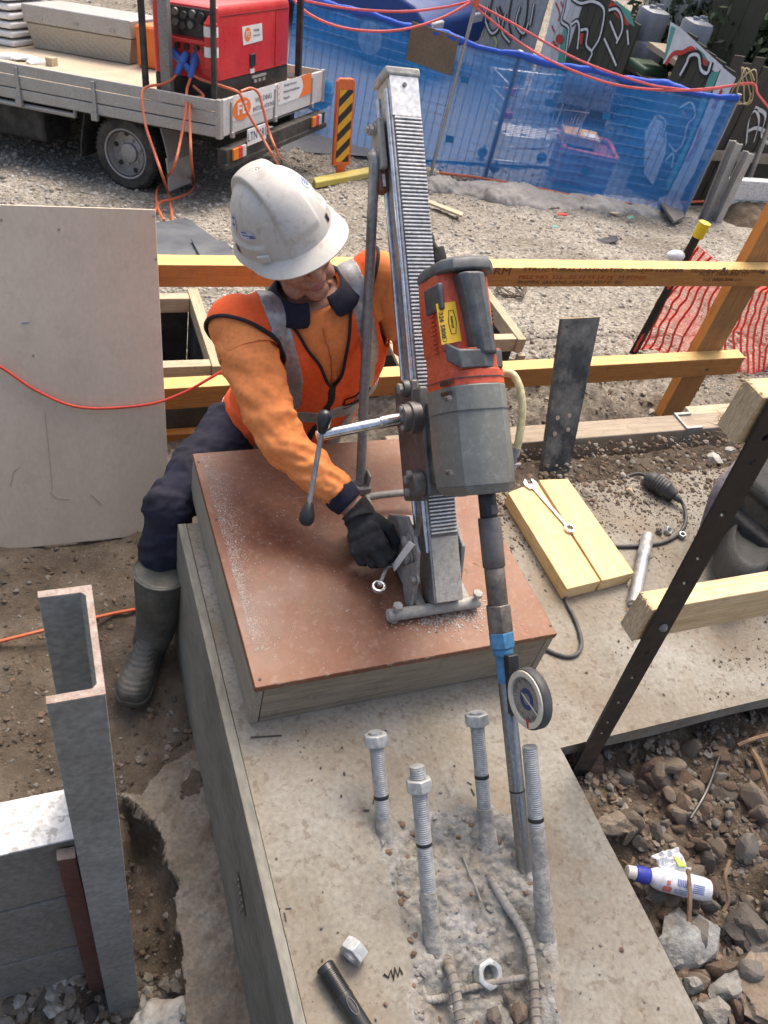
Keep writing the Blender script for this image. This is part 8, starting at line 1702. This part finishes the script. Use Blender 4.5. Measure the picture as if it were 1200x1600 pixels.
# ---- graffiti boundary boards, running away along x = BXP
BXP = 6.8
def W(x, y, off=0.0): return Px(x, y, BXP - off)
M_gdark = wood('dark olive board', (0.030, 0.033, 0.022), (0.06, 0.062, 0.042), 'Z', 0.85); M_gwhite = wood('white washed board', (0.50, 0.51, 0.50), (0.62, 0.62, 0.61), 'Z', 0.85); M_ggrey = wood('grey washed board', (0.26, 0.28, 0.29), (0.38, 0.39, 0.40), 'Z', 0.85)
P_w = flat('white spray paint', (0.68, 0.70, 0.70), 0.6); P_k = flat('black spray paint', (0.012, 0.012, 0.013), 0.6); P_t = flat('teal spray paint', (0.10, 0.36, 0.30), 0.6); P_r = flat('red spray paint', (0.50, 0.05, 0.035), 0.6); P_y = flat('lime spray paint', (0.45, 0.55, 0.25), 0.6)
def hoarding(lab, yL, yR, tops, zb, white_to, base, group='graffitied board fences'):
    """boards between y = yL (far) and yR (near); tops = (z at far end, z at near end)"""
    o = thing('graffiti_hoarding', lab, 'board fence', (BXP, (yL + yR) / 2, zb), group); n = max(4, int(abs(yL - yR) / 0.16))
    for i in range(n):
        a = yL + (yR - yL) * i / n; b = yL + (yR - yL) * (i + 1) / n; zt_ = tops[0] + (tops[1] - tops[0]) * (i + 0.5) / n + 0.01 * math.sin(i * 5)
        m = MB(); m.box2((BXP, min(a, b) + 0.004, zb), (BXP + 0.022 + 0.004 * (i % 2), max(a, b) - 0.004, zt_)); m.build('board', base if i >= white_to else M_gwhite, o, smooth=0)
    m = MB(); m.box2((BXP + 0.03, min(yL, yR), zb + 0.3), (BXP + 0.07, max(yL, yR), zb + 0.4)); m.box2((BXP + 0.03, min(yL, yR), max(tops) - 0.6), (BXP + 0.07, max(yL, yR), max(tops) - 0.5)) if False else None; m.build('back_rail', M_oldT, o)
    return o
cut = [0]
def stroke(o, pts, wpx, mat, off=0.004):
    cut[0] += 1; off = off + 0.00013 * cut[0]
    p = bez([W(x, y, off) for x, y in pts], 5); d = ndepth(p[0]); h = wpx * d / F_PX / 2; m = MB(); l = []; r = []
    for i, q in enumerate(p):
        t = nrm(p[min(i + 1, len(p) - 1)] - p[max(i - 1, 0)]); s = nrm(np.cross(t, V(1, 0, 0))); l.append(q + s * h); r.append(q - s * h)
    m.add(l + r, [(i, i + 1, len(l) + i + 1, len(l) + i) for i in range(len(l) - 1)]); m.build('paint', mat, o, smooth=0)
def blob(o, pts, mat, off=0.003):
    cut[0] += 1; m = MB(); m.poly([W(x, y, off + 0.00013 * cut[0]) for x, y in pts]); m.build('paint', mat, o, smooth=0)
zg = -1.98
yA_, yB_ = W(845, 80)[1], W(987, 75)[1]; zA_, zB2 = 1.6, W(999, 38)[2]
zA_ = zB2 + 0.15
hA_ = hoarding('dark olive and white graffiti board fence left of the water containers', yA_, yB_, (zA_, zB2), zg, 4, M_gdark)
blob(hA_, [(866, 0), (895, 0), (884, 30), (876, 34), (862, 60), (858, 118), (836, 128), (852, 60)], P_w)
blob(hA_, [(880, 45), (888, 44), (886, 90), (874, 120), (866, 135), (868, 112)], P_t); blob(hA_, [(962, 0), (985, 18), (992, 42), (972, 30), (958, 8)], P_t); blob(hA_, [(955, 2), (968, 10), (984, 40), (975, 38), (950, 10)], P_r)
for pts in ([(893, -3), (907, 5), (925, 2), (940, 9), (944, 23), (937, 58), (925, 79)], [(884, -4), (881, 14), (877, 33), (888, 43), (887, 61), (883, 91)], [(893, 38), (902, 33), (905, 47), (902, 77)], [(907, 47), (918, 47), (916, 70), (925, 82), (918, 98)], [(951, 16), (963, 14), (971, 26), (972, 47), (963, 68)], [(953, 33), (965, 63)], [(944, 60), (954, 82), (963, 103)], [(980, 47), (982, 70)]): stroke(hA_, pts, 8.5, P_k); stroke(hA_, pts, 3.6, P_w, 0.010)
blob(hA_, [(905, 52), (912, 52), (909, 74), (906, 72)], P_r, 0.012)
for pts in ([(868, 4), (874, 20), (872, 34)], [(876, 2), (880, 14)], [(862, 40), (866, 50)]): stroke(hA_, pts, 3, P_r, 0.008)
for c, r in (((874, 61), 6), ((868, 72), 3), ((865, 66), 2)): blob(hA_, [(c[0] + r * math.cos(t), c[1] + 1.3 * r * math.sin(t)) for t in np.linspace(0, 6.283, 11)[:-1]], P_r, 0.010)
for pts in ([(854, 125), (862, 118), (866, 128), (857, 140)], [(852, 140), (860, 135), (868, 145), (860, 158)], [(855, 100), (862, 96), (865, 106)]): stroke(hA_, pts, 2, P_k, 0.008)
yC, yD = W(745, 20)[1], W(838, 60)[1]
hC = hoarding('grey washed graffiti board fence farthest along the boundary', min(yC, 24), yD, (1.75, 1.7), zg, 0, M_ggrey)
for pts in ([(770, -5), (765, 20), (760, 45)], [(800, -5), (795, 30), (800, 60)], [(825, -4), (822, 30), (812, 62)], [(780, 10), (786, 30), (784, 55)]): stroke(hC, pts, 5, P_k, 0.006)
for pts in ([(750, 30), (756, 40), (752, 55)], [(770, 55), (776, 66), (772, 76)]): stroke(hC, pts, 6, P_y, 0.007)
for pts in ([(762, 8), (758, 30), (768, 52), (780, 40), (774, 14)], [(790, 20), (784, 48), (796, 66)], [(812, 10), (806, 36), (818, 52), (826, 34)], [(834, 6), (828, 40)]): stroke(hC, pts, 9, P_k, 0.012); stroke(hC, pts, 3.5, P_w, 0.016)
yE, yF = W(1046, 120)[1], W(1140, 130)[1]; zE, zF_ = W(1050, 32)[2], W(1150, 118)[2]
hB_o = hoarding('teal and white graffiti board fence nearest the white sleepers', yE, max(yF, 7.12), (zE, zF_), zg, 0, M_gdark)
blob(hB_o, [(1048, 34), (1062, 42), (1110, 86), (1130, 104), (1120, 115), (1096, 96), (1078, 76), (1062, 84), (1044, 96), (1036, 100)], P_w); blob(hB_o, [(1049, 40), (1056, 44), (1048, 70), (1040, 92), (1036, 96)], P_t); blob(hB_o, [(1086, 72), (1100, 84), (1110, 100), (1102, 104), (1092, 88)], P_t)
for pts in ([(1040, 100), (1052, 84), (1066, 82), (1080, 76), (1092, 90), (1104, 100)],): stroke(hB_o, pts, 7, P_r, 0.008)
for pts in ([(1062, 118), (1072, 100), (1078, 87), (1091, 87), (1095, 108), (1105, 114), (1111, 97)],): stroke(hB_o, pts, 12, P_k, 0.010); stroke(hB_o, pts, 4.5, P_w, 0.014)
blob(hB_o, [(1128, 104), (1150, 122), (1118, 190), (1085, 270), (1050, 328), (1034, 322), (1068, 256), (1100, 180)], P_w); blob(hB_o, [(1110, 112), (1124, 112), (1096, 180), (1062, 262), (1044, 300), (1040, 286), (1074, 220)], P_t)
for pts in ([(1062, 168), (1080, 160), (1086, 180), (1074, 196), (1068, 220), (1056, 236), (1046, 226)], [(1028, 180), (1040, 190), (1034, 215)], [(1040, 250), (1052, 240), (1050, 262)]): stroke(hB_o, pts, 9, P_k, 0.010); stroke(hB_o, pts, 3.5, P_w, 0.014)
for pts in ([(1066, 174), (1072, 180)], [(1095, 200), (1086, 226), (1072, 252)], [(1128, 140), (1112, 170)]): stroke(hB_o, pts, 5, P_r, 0.016)
blob(hB_o, [(1008, 205), (1024, 180), (1044, 190), (1040, 240), (1020, 290), (1006, 270)], P_w, 0.006)
# ---- shelves with water containers in the gap, white tank above
yS = (yB_ + yE) / 2; sh = thing('container_shelf', 'weathered timber shelf rack holding grey water containers between the board fences', 'shelf', (BXP + 0.5, yS, zg)); 
for q in ((1020, 62), (1016, 112)):
    z = Px(*q, BXP + 0.25)[2]; m = MB(); m.box2((BXP + 0.12, yE + 0.1, z - 0.06), (BXP + 0.85, yB_ - 0.1, z)); m.build('shelf_board', M_oldT, sh)
for y in (yE + 0.12, yB_ - 0.2): m = MB(); m.box2((BXP + 0.75, y, zg), (BXP + 0.84, y + 0.09, Px(1020, 62, BXP + 0.25)[2] - 0.07)); m.build('upright', M_oldT, sh)
M_jug = pm('grey translucent jug', [(0.20, 0.225, 0.26), (0.29, 0.31, 0.345)], rough=0.4, scale=5, bump=0.03)
for i, (q, lab) in enumerate((((1017, 36), 'upper grey water container on the shelf between the graffiti fences'), ((1008, 86), 'lower grey water container on the shelf between the graffiti fences'), ((1084, 54), 'grey water container behind the teal graffiti fence'))):
    c = Px(*q, BXP + 0.4); o = thing('water_container', lab, 'container', tuple(c), 'grey water containers'); d = ndepth(c); w = 21 * d / F_PX; h = 24 * d / F_PX; m = MB()
    def jr(z, k): return [c + V(w * k * (abs(math.cos(t)) ** 0.5) * math.copysign(1, math.cos(t)), w * k * (abs(math.sin(t)) ** 0.5) * math.copysign(1, math.sin(t)), z) for t in np.linspace(0, 6.283, 25)[:-1]]
    m.loft([jr(-h, 0.93), jr(-h * 0.9, 1), jr(h * 0.55, 1), jr(h * 0.75, 0.92), jr(h * 0.85, 0.6)]); m.build('body', M_jug, o, smooth=50); m = MB(); m.cyl(c + V(-w * 0.4, 0, h * 0.8), c + V(-w * 0.4, 0, h), w * 0.2, n=12); m.build('cap', M_jug, o); m = MB(); m.tube([c + V(-w * 0.1, 0, h * 0.8), c + V(0, 0, h * 1.05), c + V(w * 0.5, 0, h * 1.05), c + V(w * 0.6, 0, h * 0.8)], w * 0.1, 6); m.build('handle', M_jug, o)
bk = thing('backing_boards', 'dark board wall standing behind the grey water containers', 'board fence', (BXP + 1.0, yS, zg))
for i in range(max(3, int((yB_ - yE + 0.3) / 0.3))):
    m = MB(); a = yE + 0.1 + i * 0.3; m.box2((BXP + 1.0, a, zg), (BXP + 1.025 + 0.006 * (i % 2), a + 0.29, 1.5 + 0.05 * math.sin(i * 3))); m.build('board', M_gdark, bk, smooth=0)
c = Px(1012, 106, BXP + 0.2); m = MB(); m.box(c, (0.36, 0.4, 0.09)); setp(m.build('green_tray', flat('green plastic', (0.022, 0.06, 0.03), 0.5), bevel=0.03), 'dark green plastic tray under the lower water container', 'tray')
c = Px(1066, 2, BXP + 1.4); wtk = thing('white_tank', 'white ribbed tank at the top edge beside the foliage', 'tank', tuple(c)); m = MB(); ring = [];  rr = 50 * ndepth(c) / F_PX
m.loft([[c + V(0, 0, 0.36 + z) + (rr + 0.025 * (j % 2)) * V(math.cos(2 * math.pi * j / 40), math.sin(2 * math.pi * j / 40), 0) for j in range(40)] for z in (-0.55, -0.5, 0.6)]); m.build('tank', pm('white tank plastic', [(0.62, 0.62, 0.58), (0.72, 0.72, 0.68)], rough=0.5, scale=3), wtk, smooth=30)
m = MB(); m.box(c + V(0, 0, -0.30), (rr * 2, rr * 2, 0.18)); m.build('stand', M_gdark, wtk); 
m = MB(); m.box2((c[0] - rr * 0.8, c[1] - rr * 0.8, zg), (c[0] + rr * 0.8, c[1] + rr * 0.8, c[2] - 0.39)); m.build('plinth', M_gdark, wtk)
# ---- dark paling fence, right of the blue mesh
py_f = 7.55; o = thing('paling_fence', 'dark weathered paling fence behind the leaning steel posts at right', 'fence', (9, py_f, zg)); zt_ = Py(1160, 88, py_f)[2]
M_pal = wood('dark weathered paling', (0.035, 0.03, 0.024), (0.085, 0.075, 0.062), 'Z', 0.9, rings=8)
x0 = BXP + 0.15
for i in range(34):
    m = MB(); a = x0 + i * 0.145; m.box2((a, py_f + 0.006 * (i % 3), zg + 0.05), (a + 0.137, py_f + 0.022 + 0.006 * (i % 3), zt_ + 0.05 * math.sin(i * 4.1) - 0.02 * i)); m.build('paling', M_pal, o, smooth=0)
z_ = Py(1150, 250, py_f)[2]; m = MB(); m.box2((x0, py_f - 0.06, z_), (x0 + 5, py_f - 0.004, z_ + 0.10)); m.build('fence_rail', M_oldT, o)
def tagline(pts, w): 
    p = bez([Py(x, y, py_f - 0.006) for x, y in pts], 6); m = MB(); l = [q + V(0, 0, w) for q in p]; r = [q - V(0, 0, w) for q in p]; m.add(l + r, [(i, i + 1, len(l) + i + 1, len(l) + i) for i in range(len(l) - 1)]); m.build('paint', P_w, o, smooth=0)
for pts in ([(1166, 225), (1170, 190), (1180, 172), (1186, 190), (1178, 222)], [(1180, 168), (1196, 180), (1190, 210), (1200, 224)], [(1168, 205), (1182, 200), (1198, 206)]): tagline(pts, 0.02)
# steel posts leaning there, light pole, white sleeper wall
for i, (a, b, w, lab) in enumerate((((1147, 230), (1100, 346), 0.10, 'taller grey steel post leaning left of the white sleeper wall'), ((1166, 246), (1116, 350), 0.085, 'grey steel post nearest the white sleeper wall'), ((1124, 312), (1114, 348), 0.11, 'short cut steel stub between the two grey posts'))):
    B_ = G(*b); T_ = Py(*a, B_[1] + 0.05); ax = nrm(T_ - B_); s = nrm(np.cross(ax, V(0, -1, 0))); n_ = np.cross(s, ax); L = np.linalg.norm(T_ - B_); o = thing('steel_post', lab, 'steel post', tuple(B_), 'grey steel posts beside the blue fence'); m = MB(); c = (B_ + T_) / 2
    m.box(c, (0.012, w, L + 0.1), [s, n_, ax]); m.build('web', M_alt, o); 
    for sg in (-1, 1): m = MB(); m.box(c + n_ * sg * w / 2, (w * 0.95, 0.012, L + 0.1), [s, n_, ax]); m.build('flange', M_alt, o, bevel=0.002)
B_ = Py(1172, 276, 7.3); T_ = Py(1212, 170, 7.3); o = thing('steel_pipe', 'thin grey pipe leaning on the dark palings at the right edge', 'pipe', tuple(B_)); m = MB(); m.tube([B_ - (T_ - B_) * 0.4, T_], 0.028, 10); m.build('pipe', M_pole, o)
w0 = G(1126, 346); yw = w0[1] + 0.12; z0_, z1_ = Py(1150, 344, yw)[2], Py(1150, 282, yw)[2]; xw0 = Py(1124, 320, yw)[0]
for i, lab in enumerate(('upper white sleeper of the low wall at the right edge', 'lower white sleeper of the low wall at the right edge')):
    a = z1_ - (z1_ - z0_) * 0.5 * i; b = z1_ - (z1_ - z0_) * 0.5 * (i + 1) - (0.15 if i else 0); m = MB(); m.box2((xw0, yw, b + 0.006), (xw0 + 3.2, yw + 0.1, a)); o = m.build('wall_sleeper', M_white, bevel=0.006); setp(o, lab, 'sleeper', 'white sleepers of the low wall')
mp = MB(); c = Py(1135, 300, yw - 0.0); 
m = MB(); xs_ = np.linspace(BXP + 0.1, BXP + 4.5, 60); 
bank = grid_mesh('soil_bank', np.linspace(xw0 + 0.0, xw0 + 3.0, 70), np.linspace(yw - 0.75, yw - 0.004, 20), lambda x, y: gz(x, y) - 0.05 + 0.26 * np.clip((y - yw + 0.75) / 0.75, 0, 1) * np.clip((x - xw0) / 0.2, 0, 1) + 0.05 * fbm(x, y, 6, 3), M_soil, kind='structure')
# wire and orange tie at the fence top
m = MB(); c = vtop(fr_, 152) + V(0.02, 0, 0.1)
for k in range(5): m.tube([c + V(0.13 * math.cos(t + k), 0.03 * math.sin(2 * t), 0.16 * math.sin(t + 0.4 * k)) for t in np.linspace(0, 5.2, 18)], 0.006, 4)
setp(m.build('wire_ties', flat('yellow and grey ties', (0.45, 0.38, 0.2), 0.6)), 'tangle of tie wire at the right top corner of the blue fence', 'wire')
# ---- foliage above
M_leaf = [flat('leaf dark', (0.030, 0.050, 0.022), 0.6, var=0.4, scale=3), flat('leaf mid', (0.055, 0.080, 0.034), 0.6, var=0.4, scale=3), flat('leaf brown', (0.075, 0.062, 0.036), 0.7, var=0.4, scale=3)]
def bush(lab, c, R_, n, seed, trunk=True):
    r = np.random.default_rng(seed); o = thing('bush', lab, 'bush', (c[0], c[1], zg)); cl = r.normal(size=(26, 3)) * np.array(R_) * 0.55; k = r.integers(0, 26, n); p = np.array(c) + cl[k] + r.normal(size=(n, 3)) * np.array(R_) * 0.22
    d = r.normal(size=(n, 3)); d /= np.linalg.norm(d, axis=1)[:, None]; e = np.cross(d, r.normal(size=(n, 3))); e /= np.linalg.norm(e, axis=1)[:, None]; s = (0.03 + 0.045 * r.random(n))[:, None]
    vs = np.stack([p - d * s, p + e * s * 0.5, p + d * s, p - e * s * 0.5], 1).reshape(-1, 3); q = np.arange(4 * n).reshape(-1, 4); Mi = np.array(rootm(o).inverted()); vs = vs @ Mi[:3, :3].T + Mi[:3, 3]
    arrmesh('foliage', vs, q, M_leaf, o, 'stuff', False, np.repeat(r.integers(0, 3, 26)[k], 1))
    m = MB()
    for j in range(9): a = V(c[0], c[1], zg) + V(r.normal() * 0.12, r.normal() * 0.12, 0); b = np.array(c) + cl[j] ; m.tube(bez([a, (a + b) / 2 + r.normal(size=3) * 0.15, b], 5), [0.05 - 0.0035 * i for i in range(11)], 6)
    m.build('stems', M_stick, o)
c = Py(1165, 70, 9.6); bush('dark ivy covered bush above the paling fence at the right top corner', c, (1.3, 0.9, 1.1), 20000, 5)
c = Py(1225, -10, 10.8); bush('second dark bush behind at the very top right corner', c, (1.6, 1.0, 1.3), 16000, 6)
m = MB(); m.box2((BXP + 1.9, 11.5, zg), (BXP + 14, 11.7, 3.2)); setp(m.build('back_wall', pm('dark render', [(0.05, 0.048, 0.042), (0.085, 0.08, 0.07)], rough=0.9, scale=3)), 'dark rendered wall behind the foliage at the top right', 'wall')  # dark render is the wall's own colour
# ---- shopping trolley, crate and car behind the mesh
tc0 = P(800, 287, -1.93); o = thing('shopping_trolley', 'silver wire shopping trolley with red handle behind the blue mesh', 'trolley', tuple(tc0)); ex_ = nrm(P(880, 268, -1.93) - P(760, 258, -1.93)); ex_ = nrm(ex_ * V(1, 1, 0)); ey_ = np.cross(V(0, 0, 1), ex_); c = (P(758, 280, -1.93) + P(890, 285, -1.93)) / 2 + ey_ * 0.35; hl = 0.52
def tv(x, y, z): return c + ex_ * x + ey_ * y + V(0, 0, z)
m = MB()
for z, k, kx in ((0.42, 0.62, 0.72), (0.60, 0.8, 0.86), (0.78, 0.92, 0.94), (0.96, 1.0, 1.0)):
    pts = [tv(-hl * kx, -0.26 * k, z), tv(hl, -0.30 * k, z), tv(hl, 0.30 * k, z), tv(-hl * kx, 0.26 * k, z)]; m.tube(pts + [pts[0]], 0.009 if z > 0.9 else 0.005, 5, cap=False)
for i in range(15):
    f = i / 14; m.tube([tv(-hl * 0.72 + 1.72 * hl * f, -0.30 * 0.62, 0.42), tv(-hl + 2 * hl * f, -0.30, 0.96)], 0.003, 3); m.tube([tv(-hl * 0.72 + 1.72 * hl * f, 0.30 * 0.62, 0.42), tv(-hl + 2 * hl * f, 0.30, 0.96)], 0.003, 3)
for i in range(8): f = i / 7 - 0.5; m.tube([tv(-hl * 0.72, f * 0.36, 0.42), tv(-hl, f * 0.55, 0.96)], 0.003, 3); m.tube([tv(hl, f * 0.36, 0.42), tv(hl, f * 0.6, 0.96)], 0.003, 3); m.tube([tv(-hl * 0.72, f * 0.36, 0.42), tv(hl, f * 0.36, 0.42)], 0.003, 3)
m.build('basket', M_chrome, o, smooth=50)
m = MB()
for sg in (-1, 1): m.tube(bez([tv(hl, 0.26 * sg, 0.96), tv(hl - 0.05, 0.25 * sg, 0.4), tv(hl - 0.1, 0.24 * sg, 0.16), tv(-hl * 0.8, 0.2 * sg, 0.14)], 5), 0.013, 6)
m.build('frame', M_chrome, o)
m = MB(); m.tube([tv(hl + 0.10, -0.27, 1.02), tv(hl + 0.10, 0.27, 1.02)], 0.02, 8); m.tube([tv(hl, -0.27, 0.96), tv(hl + 0.10, -0.27, 1.02)], 0.013, 6); m.tube([tv(hl, 0.27, 0.96), tv(hl + 0.10, 0.27, 1.02)], 0.013, 6); m.build('handle', flat('red trolley plastic', (0.65, 0.04, 0.08), 0.4), o)
for a in (-hl * 0.75, hl - 0.12):
    for b in (-0.2, 0.2): m = MB(); m.cyl(tv(a, b - 0.015, 0.06), tv(a, b + 0.015, 0.06), 0.06, n=14); m.build('wheel', M_black, o)
for z in (0.90, 0.66): m = MB(); m.box(tv(-hl * (0.97 if z > 0.8 else 0.87), -0.27, z), (0.12, 0.03, 0.07), [ex_, ey_, V(0, 0, 1)]); m.build('corner_bumper', flat('red trolley plastic', (0.65, 0.04, 0.08)), o, bevel=0.01)
cr_b = P(905, 300, -1.93); ex_ = nrm((P(935, 305, -1.93) - P(865, 290, -1.93)) * V(1, 1, 0)); ey_ = np.cross(V(0, 0, 1), ex_); c = cr_b + ey_ * 0.35
o = thing('red_crate', 'dark red plastic crate with pink rim behind the blue mesh', 'crate', tuple(cr_b)); ax = [ex_, ey_, V(0, 0, 1)]; M_cr = flat('dark red crate', (0.22, 0.02, 0.05), 0.5); M_crr = flat('pink red rim', (0.45, 0.05, 0.09), 0.45)
m = MB(); m.box(c + V(0, 0, 0.20), (0.62, 0.55, 0.36), ax); m.build('body', M_cr, o, bevel=0.01); m = MB()
for s in (-1, 1): m.box(c + ex_ * 0.31 * s + V(0, 0, 0.40), (0.05, 0.62, 0.06), ax); m.box(c + ey_ * 0.28 * s + V(0, 0, 0.405), (0.66, 0.05, 0.05), ax)
m.box(c - ex_ * 0.31 - ey_ * 0.26 + V(0, 0, 0.20), (0.05, 0.05, 0.38), ax); m.build('rim', M_crr, o, bevel=0.006)
m = MB()
for i in range(9):
    for j in range(5): m.box(c - ey_ * 0.276 + ex_ * (-0.25 + 0.0625 * i) + V(0, 0, 0.06 + 0.062 * j), (0.035, 0.006, 0.035), ax)
m.build('lattice', flat('dull red lattice', (0.34, 0.04, 0.09), 0.5), o, kind='stuff', smooth=0)
m = MB(); m.box(c + V(0, 0, 0.475) - ex_ * 0.12, (0.42, 0.3, 0.10), ax); o2 = m.build('cardboard_carton', flat('cardboard', (0.62, 0.36, 0.12), 0.8), bevel=0.006); setp(o2, 'flat tan cardboard carton lying on the red crate', 'carton'); m = MB(); m.box(c + V(0, 0, 0.528) - ex_ * 0.02 - ey_ * 0.04, (0.14, 0.12, 0.004), ax); m.build('label', M_sign, o2)
# car
wgc = P(574, 97, -1.96); fwd = nrm(V(0.60, -0.80, 0)); lf = V(fwd[1], -fwd[0], 0) * -1; wr_ax = nrm(np.cross(fwd, V(0, 0, 1)))
car = thing('parked_car', 'blue hatchback parked beyond the blue mesh at the top of the picture', 'car', tuple(wgc)); 
def cv(x, y, z): return wgc + fwd * x - wr_ax * y * -1 + V(0, 0, z)
sideR = wr_ax if (MW.T @ wr_ax)[0] > 0 else -wr_ax
def cv(x, y, z): return wgc + fwd * x + sideR * y + V(0, 0, z)
prof = [(0.80, 0.32, 0), (0.85, 0.55, 0), (0.80, 0.72, 0.02), (0.55, 0.86, 0.05), (-0.05, 0.95, 0.06), (-0.75, 1.40, 0.22), (-1.30, 1.47, 0.24), (-2.2, 1.42, 0.22), (-2.85, 1.0, 0.08), (-3.05, 0.9, 0.02), (-3.1, 0.5, 0), (-3.05, 0.30, 0)]
m = MB(); wid = 1.68
rings = [[cv(x, -0.02 + ins, z) for x, z, ins in prof], [cv(x, wid - ins, z) for x, z, ins in prof]]
m.loft(rings); M_car = pm('blue car paint', [(0.015, 0.05, 0.20), (0.02, 0.065, 0.26)], rough=0.55, scale=3, bump=0); m.build('body', M_car, car, bevel=0.04, seg=3)
M_gls = flat('dark glass', (0.012, 0.015, 0.02), 0.6, spec=0.0); m = MB(); m.prism([cv(-0.10, 0.22, 0.985), cv(-0.10, wid - 0.22, 0.985), cv(-0.72, wid - 0.32, 1.385), cv(-0.72, 0.32, 1.385)], V(0, 0, 0.012) + fwd * 0.01); m.build('windscreen', M_gls, car)
m = MB(); m.prism([cv(-0.35, 0.085, 1.0), cv(-2.5, 0.085, 1.05), cv(-2.1, 0.215, 1.36), cv(-0.85, 0.22, 1.36)], -sideR * 0.02); m.build('side_window', M_gls, car)
for x in (0.0, -2.45):
    for y, sg in ((0.0, 1), (wid - 0.02, -1)):
        m = MB(); m.lathe(cv(x, y - 0.04 * sg, 0.31), sideR * sg, [(0, 0.2), (0, 0.27), (0.03, 0.31), (0.16, 0.31), (0.2, 0.27), (0.2, 0.2)], 28, cap=False); w = m.build('wheel', M_tyre, car, smooth=35); m = MB()
        m.lathe(cv(x, y - 0.045 * sg, 0.31), sideR * sg, [(0, 0.205), (0.004, 0.19), (0.03, 0.17), (0.03, 0.02)], 24)
        for k in range(6): a = k * 1.047; d = math.cos(a) * fwd + math.sin(a) * V(0, 0, 1); m.box(cv(x, y - 0.035 * sg, 0.31) + d * 0.1, (0.19, 0.03, 0.05), [d, sideR, np.cross(d, sideR)])
        m.build('rim', M_rim, w, smooth=30)
for y in (0.12, wid - 0.42): m = MB(); m.box(cv(0.80, y + 0.15, 0.66), (0.06, 0.32, 0.14), [fwd, sideR, V(0, 0, 1)]); m.build('headlight', flat('headlamp', (0.6, 0.62, 0.65), 0.15), car, bevel=0.02)
# teal plastic bag by the tailgate and a few bits on the gravel
c = G(487, 196) + V(0, 0, 0.35); m = MB(); ell(m, c, 0.16, 0.13, 0.16); setp(remeshed('teal_bag', m, flat('teal plastic bag', (0.02, 0.22, 0.27), 0.35), None, 0.02, 2, dispf=lambda q: 0.05 * fbm(q[:, 0] + q[:, 2], q[:, 1] - q[:, 2], 7, 3)), 'teal plastic bag hanging by the rear corner of the truck', 'bag')
for i, (x, y, s, mt, lab) in enumerate(((878, 338, 0.05, P_r, 'small red scrap on gravel before the geotextile'), (985, 343, 0.05, P_t, 'small mint green strip on the gravel by the fence'), (935, 362, 0.04, M_gravel[0], 'pale flat stone on the gravel beyond the top rail'), (868, 357, 0.035, P_t, 'mint scrap on the open gravel right of the column'), (960, 336, 0.05, M_oldTX, 'tan scrap lying beside the grey geotextile'))):
    m = MB(); m.rock(G(x, y) + V(0, 0, 0.02), s, 1200 + i, 1, sq=(1.4, 0.8, 0.3)); setp(m.build('scrap', mt, smooth=0), lab, 'scrap')
# asphalt lane beyond the fence
ap = grid_mesh('asphalt_lane', np.linspace(2.0, BXP + 0.3, 30), np.linspace(8.6, 30, 60), lambda x, y: -1.94 + 0.004 * fbm(x, y, 3, 2) + 0.0 * x, pm('pale asphalt', [(0.13, 0.135, 0.14), (0.19, 0.195, 0.20)], rough=0.9, scale=6, bump=0.3, bscale=80), kind='structure')
